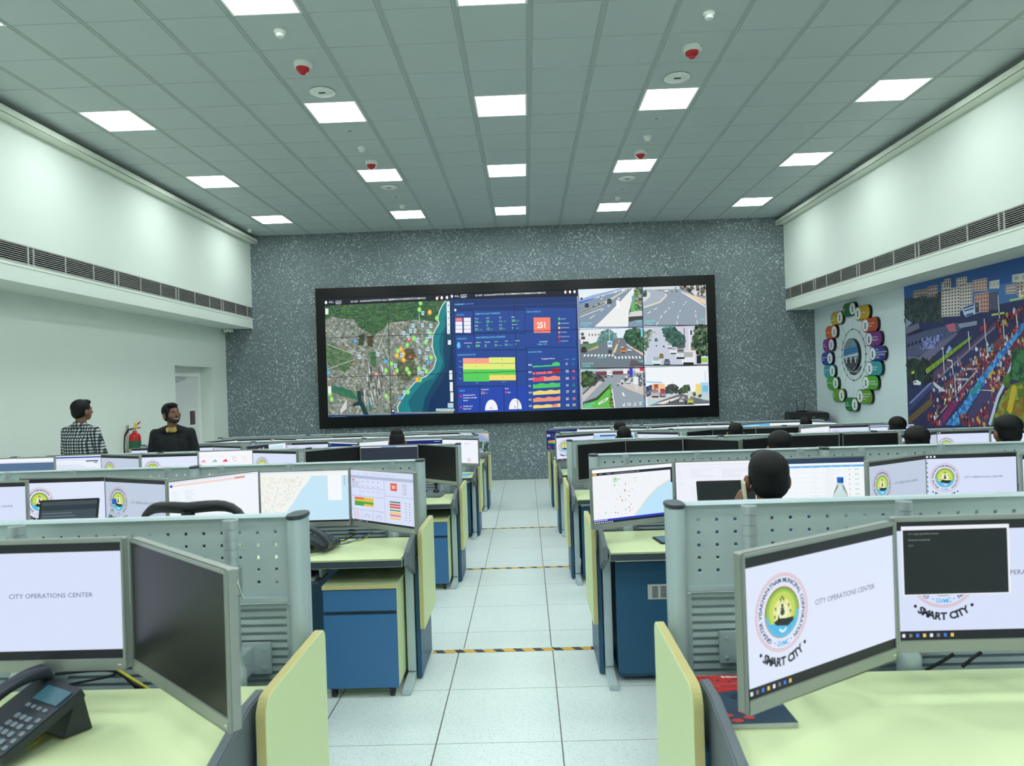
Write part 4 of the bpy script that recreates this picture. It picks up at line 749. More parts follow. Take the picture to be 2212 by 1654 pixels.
# ================================================================ infographic plaques on the right wall
CY, CZ = 12.935, 2.34
def plaque(y, z, w_, h_, c, lines, dot_right, lb):
    w_ = w_*1.68; 
    t = thing('capsule_plaque', lb, 'wall sign', (XR, y, z), 0, 'coloured capsule signs around the round picture')
    # local: u = -y direction (right in view)
    def cap(x0, x1, g, mi, mats, nm, par):
        mb = MB(); pts = rrect(-w_/2-g, -h_/2-g, w_/2+g, h_/2+g, (h_*0.44,)*4, 8); mb.prism([(-a, b) for a, b in pts], 'x', x0, x1, mi); return mb.build(nm, mats, par)
    cap(-0.045, -0.002, 0.0, 0, MT['black'], 'body', t)
    m = mat('capsule_colour', c, 0.35, noise=0.05, nscale=6)
    f = cap(-0.052, -0.0452, -0.006, 0, m, 'face', t)
    du = (w_/2-h_*0.52)*(1 if dot_right else -1)
    q = Pic(lambda u, v, d: (-0.0522-d, -u, v), 0.0008); q.disc(du, 0, h_*0.46, (226, 232, 232), 1, 28, ry=h_*0.43)
    rn = random.Random(int(y*100+z*10)); ic = rn.choice([(60, 70, 76), (40, 44, 52), (70, 96, 120)])
    q.rect(du-0.018, -0.05, du+0.020, 0.0, ic, 2); q.disc(du, 0.025, 0.022, ic, 2, 12); q.line((du-0.03, -0.055), (du+0.03, -0.055), 0.008, ic, 2)
    q.build('icon_disc', MT['print'], f)
    q = Pic(lambda u, v, d: (-0.0524-d, -u, v), 0.0006); tx = (-w_/2+0.018) if dot_right else (du+h_*0.5)
    for i, l in enumerate(lines): q.text(l, tx, (len(lines)/2-i-0.75)*0.044, 0.027, (238, 242, 240), L=3, bold=0.01, wscale=min(1.0, (w_-h_*0.42-0.05)/(glyphs(l, 0.01)[2]*0.0386)))
    q.build('lettering', MT['print'], f)
PL = [((1840, 668), (30, 104, 60), ['Smart', 'GIS'], True, 'dark green capsule sign at the top of the ring of signs'),
      ((1868, 675), (196, 160, 30), ['Surveillance'], False, 'yellow capsule sign reading Surveillance right of the top sign'),
      ((1885, 701), (190, 78, 40), ['Smart Street', 'Lighting'], False, 'red-orange capsule sign reading Smart Street Lighting'),
      ((1893, 731), (122, 46, 128), ['Solid Waste', 'Management'], False, 'purple capsule sign reading Solid Waste Management'),
      ((1901, 763), (40, 52, 140), ['Public', 'Announcement System', '& Variable Message', 'Display'], False, 'royal blue capsule sign reading Public Announcement System at the right of the ring'),
      ((1894, 795), (50, 150, 158), ['Emergency', 'Call Box'], False, 'teal capsule sign reading Emergency Call Box'),
      ((1886, 826), (84, 168, 50), ['Integrated Bus', 'Transport System'], False, 'green capsule sign reading Integrated Bus Transport System'),
      ((1873, 856), (100, 158, 40), ['Intelligent Traffic', 'Management', 'System'], False, 'lime capsule sign reading Intelligent Traffic Management System'),
      ((1845, 873), (34, 122, 60), ['Property', 'Management'], True, 'dark green capsule sign at the bottom of the ring of signs'),
      ((1817, 853), (104, 156, 48), ['Smart', 'Parking', 'Tower'], True, 'lime capsule sign with a yellow icon at the lower left of the ring'),
      ((1804, 827), (76, 164, 56), ['Wi-Fi Hotspot'], True, 'green capsule sign with a blue Wi-Fi icon'),
      ((1797, 801), (60, 160, 170), ['Environmental', 'Sensor'], True, 'light teal capsule sign reading Environmental Sensor on the left'),
      ((1792, 774), (58, 60, 148), ['City Command', 'Center'], True, 'violet blue capsule sign at the leftmost point of the ring'),
      ((1795, 745), (130, 56, 136), ['Citizen', 'Grievance'], True, 'purple capsule sign on the left above the violet blue one'),
      ((1801, 717), (206, 98, 40), ['Environment'], True, 'orange capsule sign on the left side of the ring'),
      ((1813, 687), (190, 160, 40), ['Solar Tree', 'Installation'], True, 'yellow capsule sign left of the top sign')]
cen = on_x(1844, 766, XR)
for (px, py), c, ln, dr, lb in PL:
    q = on_x(px, py, XR); big = not dr; plaque(q.y, q.z, 0.335 if big else 0.31, 0.245, c, ln, dr, lb)
# ring, links and round picture
t = thing('round_wall_picture', 'round picture of a control room inside a thin ring captioned City Operations Center', 'picture', (XR, cen.y, cen.z))
mb = MB(); n = 40
mb.prism([(-0.30*math.cos(2*math.pi*k/n), 0.30*math.sin(2*math.pi*k/n)) for k in range(n)], 'x', -0.05, -0.002); mb.build('body', MT['black'], t)
q = Pic(lambda u, v, d: (-0.0502-d, -u, v), 0.0008); R_ = 0.292
q.disc(0, 0, R_, (120, 140, 150), 1)
q.disc(0, 0, R_*0.985, (112, 150, 176), 2, 30, a0=20, a1=160); q.poly([(-0.285, -0.02), (0.285, 0.03), (0.25, 0.15), (-0.25, 0.12)], (44, 110, 160), 3)
q.poly([(-0.285, -0.05), (0.285, -0.02), (0.285, 0.03), (-0.285, -0.02)], (196, 206, 210), 4); q.poly([(-0.27, -0.09), (0.27, -0.09), (0.2, -0.2), (0, -0.285), (-0.2, -0.2)], (70, 70, 80), 4)
for k in range(5): q.rect(-0.2+k*0.09, -0.15, -0.16+k*0.09, -0.04, (26, 28, 32) if k % 2 else (206, 206, 204), 5)
for k in range(3): q.line((-0.25, 0.11-k*0.05), (0.25, 0.14-k*0.045), 0.006, (120, 180, 220), 5)
q.poly([(-0.16, 0.235), (0.05, 0.24), (-0.05, 0.15), (-0.22, 0.14)], (140, 130, 122), 5)
q.build('printed_face', MT['print'], t)
q = Pic(lambda u, v, d: (-0.003-d, -u, v), 0.0008); q.arc('City Operations Center', 0, 0, 0.37, 0.058, 270, 110, (20, 24, 50), L=2, bold=0.03, outward=False); q.build('caption', MT['print'], t)
q = Pic(lambda u, v, d: (-0.002-d, -u, v), 0.0008); q.ring(0, 0, 0.462, 0.474, (64, 84, 84), 1, 60); q.ring(0, 0, 0.425, 0.428, (120, 140, 140), 1, 60)
for (px, py), c, ln, dr, lb in PL:
    pq = on_x(px, py, XR); u, v = -(pq.y-cen.y), pq.z-cen.z; a = math.atan2(v, u); r = math.hypot(u, v)
    b = (0.468*math.cos(a), 0.468*math.sin(a)); q.disc(b[0], b[1], 0.02, tuple(int(x*0.7) for x in c), 2, 10)
    m_ = (0.62*math.cos(a), 0.62*math.sin(a)); q.line(b, m_, 0.005, (140, 158, 160), 1); q.line(m_, ((r-0.16)*math.cos(a), v if abs(u) > 0.4 else (r-0.13)*math.sin(a)), 0.005, (140, 158, 160), 1)
q.build('ring', MT['print'], t)
# ================================================================ desks, partitions
AX = {-1: [-0.556, -0.529, -0.512, -0.507, -0.512], 1: [0.643, 0.614, 0.601, 0.593, 0.592]}   # post beside the aisle, per row
MODL = 1.5
DH = 0.78
def V(s, x): return s*x
def desk_parts(s, first, last, ped):
    """meshes of one workstation desk; x grows away from the aisle (s = -1 left bank, +1 right bank); y=0 at the partition"""
    out = []
    x0 = 0.0 if not first else 0.0
    mb = MB(); mb.box(V(s, 0.012), -0.728, DH-0.005, V(s, 1.488), -0.18, DH, 0); mb.box(V(s, 0.006), -0.735, DH-0.046, V(s, 1.494), -0.178, DH-0.0052, 1)
    out.append(('desktop', mb.mesh('desktop', [MT['desk'], MT['deskedge']], bevel=0.002)))
    xs = ([0.012] if first else [0.012])+([1.488] if last else [])
    for x in xs:
        mb = MB(); mb.prism([(-0.70, 0.0), (0.06, 0.0), (0.06, 0.045), (-0.40, 0.06), (-0.70, 0.03)], 'x', V(s, x-0.025), V(s, x+0.025))
        mb.box(V(s, x-0.024), -0.50, 0.055, V(s, x+0.024), -0.41, DH-0.046); out.append(('leg', mb.mesh('leg', [MT['alu']], bevel=0.004)))
    mb = MB(); mb.box(V(s, 0.05), -0.172, 0.64, V(s, 1.45), -0.035, 0.655); mb.box(V(s, 0.05), -0.178, 0.64, V(s, 1.45), -0.172, 0.73); out.append(('cable_tray', mb.mesh('cable_tray', [MT['navy']], bevel=0.002)))
    if not (ped == 'cabinet'):
        mb = MB(); mb.box(V(s, 0.05), -0.205, 0.12, V(s, 1.45), -0.187, 0.73); out.append(('modesty_panel', mb.mesh('modesty_panel', [MT['navy']], bevel=0.001)))
    if first:
        mb = MB(); mb.box(V(s, -0.046), -0.485, 0.012, V(s, -0.020), -0.052, 0.72); out.append(('side_panel', mb.mesh('side_panel', [MT['navy']], bevel=0.0015)))
        mb = MB(); mb.prism([(-0.74, 0.738), (-0.725, 0.81), (-0.50, 0.865), (-0.40, 0.865), (-0.40, 0.62), (-0.50, 0.63)], 'x', V(s, -0.030), V(s, -0.002)); out.append(('end_bracket', mb.mesh('end_bracket', [MT['bracket']], bevel=0.004)))
        pts = rrect(-0.515, 0.305, -0.0005, 0.888, (0.012, 0.012, 0.035, 0.05), 6)
        mb = MB(); mb.prism(pts, 'x', V(s, -0.074), V(s, -0.048), 0, 1); out.append(('end_screen', mb.mesh('end_screen', [MT['lime'], MT['tan']], bevel=0.0015)))
    if last:
        mb = MB(); mb.box(V(s, 1.520), -0.485, 0.012, V(s, 1.546), -0.052, 0.72); out.append(('side_panel', mb.mesh('side_panel', [MT['navy']], bevel=0.0015)))
    return out
HX, HZ, HS = 0.058, 0.040, 0.0115
def perf_panel_mesh(s):
    # sheet with 25 x 5 real square holes
    xs = [0.03]; k = 0; x = 0.075
    while x < 1.44: xs += [x-HS/2, x+HS/2]; x += HX
    xs.append(1.47)
    zs = [0.99]; nz = 5
    for j in range(nz-1, -1, -1): z = 1.198-j*HZ; zs += [z-HS/2, z+HS/2]
    zs.append(1.240)
    mb = MB(); y0, y1 = -0.008, 0.0; N = len(xs); K = len(zs)
    vs = [(V(s, x), y, z) for y in (y0, y1) for z in zs for x in xs]
    idx = lambda i, j, l: l*N*K+j*N+i; fs = []
    hole = lambda i, j: i % 2 == 1 and j % 2 == 1 and i < N-2 and j < K-2 and 0 < i and 0 < j
    for i in range(N-1):
        for j in range(K-1):
            if hole(i, j):
                a, b, c, d = (i, j), (i+1, j), (i+1, j+1), (i, j+1)
                for p, q in ((a, b), (b, c), (c, d), (d, a)): fs.append((idx(*p, 0), idx(*q, 0), idx(*q, 1), idx(*p, 1)))
            else:
                for l in (0, 1): fs.append((idx(i, j, l), idx(i+1, j, l), idx(i+1, j+1, l), idx(i, j+1, l)))
    mb.add(vs, fs)
    mb.box(V(s, 0.03), -0.012, 1.238, V(s, 1.47), 0.004, 1.247); mb.box(V(s, 0.03), -0.024, 0.978, V(s, 1.47), 0.0, 0.992)
    return mb.mesh('perforated_panel', [MT['alu']])
def part_parts(s, first, last):
    out = []
    for x in ([0.0]+([1.5] if last else [])):
        mb = MB(); n = 28; ring = []
        for k in range(n):
            a = 2*math.pi*k/n; c, q = math.cos(a), math.sin(a)
            ring.append((V(s, x)+0.029*abs(c)**0.7*(1 if c > 0 else -1), 0.055*abs(q)**0.9*(1 if q > 0 else -1)-0.008))
        mb.prism(ring, 'z', 0.062, 1.243); mb.box(V(s, x)-0.0305, -0.002, 0.065, V(s, x)+0.0305, 0.0, 1.24); mb.box(V(s, x)-0.0305, -0.016, 0.065, V(s, x)+0.0305, -0.014, 1.24)
        pm_ = mb.mesh('post', [MT['alu']], smooth=True)
        mb = MB(); mb.prism([((p[0]-V(s, x))*1.1+V(s, x), (p[1]+0.008)*1.06-0.008) for p in ring], 'z', 1.2432, 1.256); cm = mb.mesh('post_cap', [MT['cap']], smooth=True, bevel=0.003)
        out.append(('post', pm_, ('post_cap', cm)))
    out.append(('perforated_panel', perf_panel_mesh(s)))
    mb = MB(); mb.prism([(-0.026, 1.248), (-0.020, 1.2555), (0.012, 1.2555), (0.016, 1.248)], 'x', V(s, 0.028), V(s, 1.472)); out.append(('top_rail', mb.mesh('top_rail', [MT['alu']])))
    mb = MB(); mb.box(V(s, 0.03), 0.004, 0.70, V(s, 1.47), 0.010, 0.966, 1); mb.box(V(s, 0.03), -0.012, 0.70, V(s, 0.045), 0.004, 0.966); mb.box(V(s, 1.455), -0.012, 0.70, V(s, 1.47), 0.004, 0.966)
    z = 0.702
    while z < 0.965:
        mb.prism([(-0.007, z), (0.004, z), (0.004, z+0.014), (-0.004, z+0.014)], 'x', V(s, 0.045), V(s, 1.455)); z += 0.0252
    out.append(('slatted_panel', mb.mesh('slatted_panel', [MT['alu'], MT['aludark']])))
    mb = MB(); mb.box(V(s, 0.04), -0.008, 0.07, V(s, 1.46), 0.010, 0.698); out.append(('lower_panel', mb.mesh('lower_panel', [MT['navy']], bevel=0.001)))
    return out
_cache = {}
def place_parts(root, key, fn, *a):
    if key not in _cache: _cache[key] = fn(*a)
    for it in _cache[key]:
        o = bpy.data.objects.new(it[0], it[1]); COL.objects.link(o); o.parent = root
        if len(it) > 2: q = bpy.data.objects.new(it[2][0], it[2][1]); COL.objects.link(q); q.parent = o
ROWN = ['nearest row', 'second row', 'third row', 'fourth row', 'fifth row']
SIDE = {-1: 'left', 1: 'right'}
MODN = ['beside the aisle', 'in the middle of the bank', 'at the wall end of the bank']
NM = {(0, -1): 1, (0, 1): 1, (1, -1): 2, (1, 1): 2}
CAB = {(1, 1, 0), (2, 1, 0), (3, -1, 0)}
PED = {(1, -1, 0), (2, -1, 0), (4, -1, 0)}
for r in range(5):
    for s in (-1, 1):
        n = NM.get((r, s), 3)
        for k in range(n):
            x = AX[s][r]+s*MODL*k; loc = (x, P[r], FZ[r]); last = (k == 2)
            cab = (r, s, k) in CAB
            t = thing('workstation_desk', 'lime desk with dark edge %s, %s bank, %s' % (MODN[k], SIDE[s], ROWN[r]), 'desk', loc, 0, 'workstation desks in two banks')
            place_parts(t, ('d', s, k == 0, last, cab), desk_parts, s, k == 0, last, 'cabinet' if cab else '')
            t = thing('desk_partition', 'grey perforated metal partition %s, %s bank, %s' % (MODN[k], SIDE[s], ROWN[r]), 'partition', loc, 0, 'metal partitions along the desks')
            place_parts(t, ('p', s, last), part_parts, s, k == 0, last)
# mobile pedestals and computer cabinets under the aisle desks
def pedestal(loc, s, lb):
    t = thing('mobile_pedestal', lb, 'drawer unit', loc, 0, 'blue mobile pedestals')
    mb = MB(); mb.box(V(s, 0.05), -0.70, 0.055, V(s, 0.462), -0.22, 0.612); mb.build('body', MT['lime'], t, bevel=0.002)
    mb = MB(); mb.box(V(s, 0.046), -0.722, 0.613, V(s, 0.466), -0.218, 0.634, 0); mb.box(V(s, 0.046), -0.7235, 0.6125, V(s, 0.466), -0.7222, 0.6345, 1); mb.build('top', [MT['lime'], MT['tan']], t)
    mb = MB(); mb.box(V(s, 0.05), -0.719, 0.488, V(s, 0.462), -0.7012, 0.608); d = mb.build('drawer', MT['blue'], t, bevel=0.0015)
    mb = MB(); mb.box(V(s, 0.05), -0.719, 0.056, V(s, 0.462), -0.7012, 0.468); d = mb.build('drawer', MT['blue'], t, bevel=0.0015)
    mb = MB(); mb.box(V(s, 0.052), -0.7035, 0.4685, V(s, 0.46), -0.7012, 0.4875); mb.build('grip_strip', MT['deskedge'], d)
    for cx in (0.09, 0.42):
        for cy in (-0.685, -0.27):
            mb = MB(); mb.tube([(V(s, cx)-0.012, cy, 0.027), (V(s, cx)+0.012, cy, 0.027)], 0.0265, 16); mb.tube([(V(s, cx), cy, 0.03), (V(s, cx), cy+0.01, 0.056)], 0.012); mb.box(V(s, cx)-0.02, cy-0.02, 0.045, V(s, cx)+0.02, cy+0.02, 0.056); mb.build('caster', MT['black'], t, True)
    return t
for r, lb in ((1, 'blue fronted pedestal on casters under the second row desk left of the aisle'), (2, 'blue fronted pedestal on casters under the third row desk left of the aisle'), (4, 'blue fronted pedestal under the farthest desk left of the aisle')):
    pedestal((AX[-1][r], P[r], FZ[r]), -1, lb)
def cabinet(loc, s, lb, vent):
    t = thing('computer_cabinet', lb, 'cabinet', loc, 0, 'blue computer cabinets under the desks')
    mb = MB(); mb.box(V(s, 0.06), -0.585, 0.03, V(s, 1.44), -0.22, 0.69); mb.build('body', MT['navy'], t, bevel=0.002)
    mb = MB(); mb.box(V(s, 0.052), -0.604, 0.055, V(s, 0.745), -0.586, 0.69); d = mb.build('door', MT['navy'], t, bevel=0.0015)
    mb = MB(); mb.box(V(s, 0.755), -0.604, 0.055, V(s, 1.448), -0.586, 0.69); d2 = mb.build('door', MT['navy'], t, bevel=0.0015)
    mb = MB(); mb.box(V(s, 0.052), -0.60, 0.693, V(s, 1.448), -0.22, 0.731); mb.build('top_rail', MT['alu'], t, bevel=0.001)
    if vent:
        mb = MB(); mb.box(V(s, 0.231), -0.609, 0.478, V(s, 0.421), -0.6045, 0.564, 0)
        for g in range(3):
            for q in range(9): mb.box(V(s, 0.256+g*0.048), -0.6095, 0.488+q*0.0075, V(s, 0.289+g*0.048), -0.6085, 0.492+q*0.0075, 1)
        mb.build('vent_grille', [MT['grille'], MT['dark']], d)
    return t
cabinet((AX[1][1], P[1], FZ[1]), 1, 'dark blue computer cabinet with vent grille under the second row desk right of the aisle', True)
cabinet((AX[1][2], P[2], FZ[2]), 1, 'dark blue computer cabinet under the third row desk right of the aisle', False)
cabinet((AX[-1][3], P[3], FZ[3]), -1, 'dark blue computer cabinet under the fourth row desk left of the aisle', False)
# ================================================================ screen contents
PW, PH = 0.543, 0.312
def newpic(bg): q = Pic(lambda u, v, d: (u-PW/2, -0.0005-d, v), 0.00025); q.rect(0, 0, PW, PH, bg, 0); return q
BG = (214, 224, 248)
def taskbar(q, h=0.016, col=(28, 30, 36)):
    q.rect(0, 0, PW, h, col, 1)
    for i in range(8): q.rect(0.008+i*0.018, h*0.32, 0.016+i*0.018, h*0.7, [(230, 232, 240), (120, 124, 132), (60, 120, 220), (230, 200, 110)][i % 4], 2)
def emblem(q, cx, cy, R_):
    q.ring(cx, cy, R_*0.985, R_, (214, 120, 110), 1, 48); q.ring(cx, cy, R_*0.93, R_*0.955, (222, 150, 140), 1, 48)
    q.arc('GREATER VISAKHAPATNAM MUNICIPAL CORPORATION', cx, cy, R_*0.765, R_*0.115, 90, 296, (40, 44, 84), L=2, bold=0.025)
    q.arc('\u2022 GVMC \u2022', cx, cy, R_*0.865, R_*0.13, 270, 50, (84, 176, 232), L=2, bold=0.02, outward=False)
    q.disc(cx, cy, R_*0.66, (206, 120, 60), 2, 40); q.disc(cx, cy, R_*0.635, (96, 160, 70), 2.5, 40); q.disc(cx, cy, R_*0.60, (150, 194, 78), 3, 36); q.disc(cx, cy+R_*0.03, R_*0.50, (196, 214, 96), 3.5, 32); q.disc(cx, cy, R_*0.36, (226, 230, 150), 4, 28); q.disc(cx, cy, R_*0.22, (238, 240, 196), 4.5, 24)
    q.ring(cx, cy, R_*0.54, R_*0.64, (96, 190, 226), 5, 30, 182, 358); q.disc(cx, cy, R_*0.56, (84, 184, 228), 5, 24, a0=205, a1=335)
    q.poly([(cx-R_*0.34, cy-R_*0.20), (cx-R_*0.24, cy-R_*0.30), (cx+R_*0.2, cy-R_*0.38), (cx+R_*0.40, cy-R_*0.28), (cx+R_*0.42, cy-R_*0.18), (cx+R_*0.1, cy-R_*0.17), (cx-R_*0.12, cy-R_*0.14)], (34, 40, 40), 6)
    q.poly([(cx-R_*0.2, cy-R_*0.2), (cx-R_*0.1, cy-R_*0.2), (cx-R_*0.15, cy-R_*0.02)], (34, 40, 40), 6)
    q.ring(cx, cy-R_*0.36, R_*0.1, R_*0.16, (230, 240, 246), 6.2, 12, 200, 340)
    q.disc(cx, cy-0.0*R_, R_*0.085, (60, 70, 64), 6, 14); q.rect(cx-R_*0.07, cy+R_*0.08, cx+R_*0.07, cy+R_*0.12, (60, 70, 64), 6); q.disc(cx, cy+R_*0.17, R_*0.05, (60, 70, 64), 6, 10)
    for dx, dy in ((-0.26, 0.14), (0.24, 0.16), (0.30, 0.0), (-0.30, -0.06), (0.0, 0.40), (-0.06, 0.34), (0.06, 0.34)):
        q.disc(cx+R_*dx, cy+R_*dy, R_*0.028, (56, 72, 60), 6, 8); q.line((cx+R_*dx, cy+R_*(dy-0.07)), (cx+R_*dx+R_*0.02, cy+R_*dy), R_*0.03, (56, 72, 60), 6)
    q.arc('\u2022 SMART CITY \u2022', cx, cy, R_*1.36, R_*0.21, 270, 88, (24, 28, 40), L=2, bold=0.045, outward=False)
def p_logo(bg=BG, band=0.024, icons=False, text=True):
    q = newpic(bg); q.rect(0, PH-band, PW, PH, (34, 38, 40), 1); taskbar(q, 0.024)
    emblem(q, 0.118, 0.172, 0.088); 
    if text: q.text('CITY OPERATIONS CENTER', 0.232, 0.166, 0.0125, (84, 88, 118), L=2, wscale=1.0*0.230/(glyphs('CITY OPERATIONS CENTER')[2]*0.0125/0.7))
    if icons:
        for j in range(8): q.rect(0.008, 0.258-j*0.028, 0.018, 0.268-j*0.028, [(80, 110, 190), (150, 156, 176), (80, 150, 90)][j % 3], 2)
        for j in range(3): q.rect(0.01+j*0.022, PH-0.017, 0.022+j*0.022, PH-0.006, (230, 232, 240), 2)
    return q
def p_term():
    q = p_logo(); q.rect(0.012, 0.118, 0.292, 0.300, (236, 240, 246), 12); q.rect(0.016, 0.121, 0.286, 0.290, (30, 36, 38), 13); q.text('C:/> ping operations server', 0.03, 0.278, 0.005, (150, 156, 156), L=14); q.text('Request completed', 0.03, 0.262, 0.005, (150, 156, 156), L=14); q.text('C:/>', 0.03, 0.247, 0.005, (150, 156, 156), L=14); return q
def p_off(): return newpic((10, 12, 12))
def lines(q, x0, y0, n, w_, dy, col, h=0.0022, seed=1):
    rn = random.Random(seed)
    for i in range(n): q.rect(x0, y0-i*dy, x0+w_*rn.uniform(0.4, 1), y0-i*dy+h, col, 3)
def p_form():
    q = newpic((240, 246, 252)); q.rect(0, PH-0.012, PW, PH, (226, 232, 244), 1); q.rect(0, PH-0.030, PW*0.72, PH-0.018, (244, 214, 204), 1); q.rect(PW*0.72, PH-0.028, PW*0.84, PH-0.016, (226, 150, 140), 2); q.rect(0.008, PH-0.032, 0.022, PH-0.018, (44, 90, 190), 2)
    lines(q, 0.02, 0.25, 9, 0.05, 0.012, (206, 216, 232), seed=3); lines(q, 0.09, 0.25, 10, 0.09, 0.011, (196, 208, 228), seed=4); q.rect(0.0, 0.0, PW, 0.006, (200, 210, 226), 1); return q
def p_map():
    q = newpic((242, 244, 240)); q.rect(0, PH-0.012, PW, PH, (232, 236, 244), 1)
    coast = [(0.315, PH-0.03), (0.29, 0.24), (0.25, 0.20), (0.205, 0.13), (0.15, 0.06), (0.09, 0.012)]
    q.poly(coast+[(PW, 0.012), (PW, PH-0.03)], (196, 230, 246), 2)
    q.specks([(0.005, 0.28), (0.28, 0.28), (0.2, 0.15), (0.05, 0.02), (0.005, 0.02)], 260, [(228, 236, 214), (236, 232, 210), (240, 226, 226), (222, 226, 232)], 0.006, 2.2, 4)
    q.rect(0.415, 0.13, 0.50, 0.285, (244, 248, 252), 4); lines(q, 0.425, 0.272, 16, 0.06, 0.0085, (190, 200, 214), seed=7)
    for i in range(4): q.rect(0.515, 0.27-i*0.015, 0.522, 0.276-i*0.015, (120, 130, 150), 4)
    q.rect(0, 0, PW, 0.011, (28, 30, 36), 5); return q
def p_mapdots():
    q = newpic((240, 243, 248)); q.rect(0, PH-0.02, PW, PH, (248, 250, 254), 1); q.rect(0, PH-0.036, PW, PH-0.02, (30, 34, 54), 2); q.rect(0.004, PH-0.034, 0.03, PH-0.022, (232, 170, 60), 3)
    for i in range(6): q.text(NAV[i], 0.045+i*0.05, PH-0.031, 0.005, (200, 206, 220), L=3, wscale=0.7)
    q.poly([(PW, 0.225), (0.44, 0.18), (0.36, 0.12), (0.30, 0.05), (0.27, 0.022), (PW, 0.022)], (190, 228, 250), 2); q.line((PW, 0.225), (0.44, 0.18), 0.006, (240, 226, 190), 2.4); q.line((0.44, 0.18), (0.36, 0.12), 0.006, (240, 226, 190), 2.4); q.line((0.36, 0.12), (0.27, 0.022), 0.006, (240, 226, 190), 2.4)
    q.disc(0.15, 0.245, 0.018, (196, 230, 196), 3, 8); q.disc(0.08, 0.06, 0.008, (206, 232, 206), 3, 6)
    q.specks([(0.01, 0.26), (0.5, 0.26), (0.36, 0.14), (0.25, 0.03), (0.01, 0.03)], 220, [(206, 212, 224), (222, 226, 234), (226, 214, 200)], 0.0035, 3, 9, 0.3)
    rn = random.Random(12)
    for i in range(30): x, y = rn.uniform(0.14, 0.29), rn.uniform(0.05, 0.25); q.disc(x, y, 0.0032, rn.choice([(236, 170, 60), (236, 170, 60), (160, 60, 60), (60, 90, 70)]), 4, 8)
    q.rect(0, 0.012, PW, 0.024, (36, 60, 190), 5); q.rect(0, 0, PW, 0.012, (22, 24, 34), 5)
    for i in range(9): q.rect(0.006+i*0.014, 0.003, 0.014+i*0.014, 0.009, (226, 230, 240), 6); q.rect(0.006+i*0.01, 0.015, 0.012+i*0.01, 0.021, (226, 230, 240), 6)
    q.rect(PW-0.012, 0.20, PW, PH-0.02, (40, 46, 66), 6); return q
def dash(bg, ln, box, tx, top):
    q = newpic(bg); q.rect(0, PH-0.05, PW, PH-0.032, top, 1)
    for i in range(6): q.text(NAV[i], 0.06+i*0.062, PH-0.022, 0.0045, tx, L=2, wscale=0.8)
    for a in ((0, 0.205, 0.29, 0.207), (0.30, 0.17, PW, 0.172), (0, 0.155, 0.29, 0.157), (0, 0.072, 0.29, 0.074), (0.295, 0.012, 0.297, 0.262), (0.08, 0.157, 0.082, 0.262), (0.09, 0.012, 0.092, 0.072), (0.19, 0.012, 0.192, 0.072)): q.rect(*a, ln, 1)
    for i in range(3): q.rect(0.012, 0.235-i*0.012, 0.036, 0.244-i*0.012, box, 2); q.rect(0.044, 0.235-i*0.012, 0.068, 0.244-i*0.012, box, 2)
    q.rect(0.012, 0.247, 0.036, 0.256, (222, 110, 100), 3)
    for i in range(4):
        for j in range(3): q.rect(0.1+i*0.045, 0.245-j*0.03, 0.118+i*0.045, 0.2475-j*0.03, tx, 2)
    for i, (a, b) in enumerate((((222, 110, 84), (226, 190, 70)), ((206, 190, 70), (216, 190, 70)), ((70, 160, 60), (70, 160, 60)), ((70, 160, 60), (226, 190, 70)))):
        q.rect(0.03, 0.136-i*0.013, 0.115, 0.149-i*0.013, a, 2); q.rect(0.115, 0.136-i*0.013, 0.2, 0.149-i*0.013, b, 2)
    q.rect(0.35, 0.205, 0.405, 0.25, (222, 96, 76), 2); q.text('251', 0.3775, 0.22, 0.016, (255, 244, 240), L=3, bold=0.03, align='c')
    for i in range(6): q.rect(0.45, 0.243-i*0.011, 0.455, 0.248-i*0.011, [(110, 120, 130), (230, 140, 100), (226, 90, 80)][i//2], 2); q.rect(0.46, 0.244-i*0.011, 0.485, 0.2465-i*0.011, tx, 2)
    for i, c in enumerate(((60, 130, 90), (206, 80, 80), (214, 100, 100), (70, 160, 90), (236, 196, 110), (226, 130, 120), (236, 196, 110))): q.rect(0.34, 0.136-i*0.016, 0.43, 0.144-i*0.016+0.002*(i % 3), c, 2); q.rect(0.47, 0.137-i*0.016, 0.48, 0.141-i*0.016, tx, 2); q.rect(0.5, 0.137-i*0.016, 0.51, 0.141-i*0.016, tx, 2)
    for x in (0.14, 0.245): q.ring(x, 0.028, 0.019, 0.022, tx, 2, 16, 0, 180)
    lines(q, 0.02, 0.06, 5, 0.055, 0.009, (226, 130, 130), 0.0018, 5); taskbar(q, 0.012); return q
def p_dash(): return dash((214, 222, 246), (150, 160, 196), (184, 192, 216), (130, 138, 170), (176, 186, 214))
def p_dashnavy(): return dash((30, 44, 110), (60, 80, 150), (226, 230, 240), (170, 190, 226), (22, 28, 66))
def p_table():
    q = newpic((242, 247, 252)); q.rect(0, PH-0.03, PW, PH, (44, 62, 92), 1); q.rect(0, PH-0.056, PW, PH-0.044, (100, 180, 230), 2)
    for i in range(8): q.text('Status', 0.04+i*0.06, PH-0.0525, 0.005, (236, 244, 250), L=3)
    for i in range(7): q.rect(0, 0.225-i*0.03, PW, 0.2258-i*0.03, (212, 220, 230), 2); q.disc(0.455, 0.24-i*0.03, 0.0032, (206, 60, 80), 3, 8); q.rect(0.485, 0.2385-i*0.03, 0.512, 0.2425-i*0.03, (150, 206, 170), 3)
    for x in (0.06, 0.13, 0.22, 0.30, 0.43): q.rect(x, 0.012, x+0.0008, 0.256, (214, 222, 232), 2)
    lines(q, 0.31, 0.245, 22, 0.1, 0.010, (206, 212, 222), 0.0016, 8); lines(q, 0.235, 0.245, 11, 0.05, 0.020, (212, 218, 226), 0.0016, 9); taskbar(q, 0.01); return q
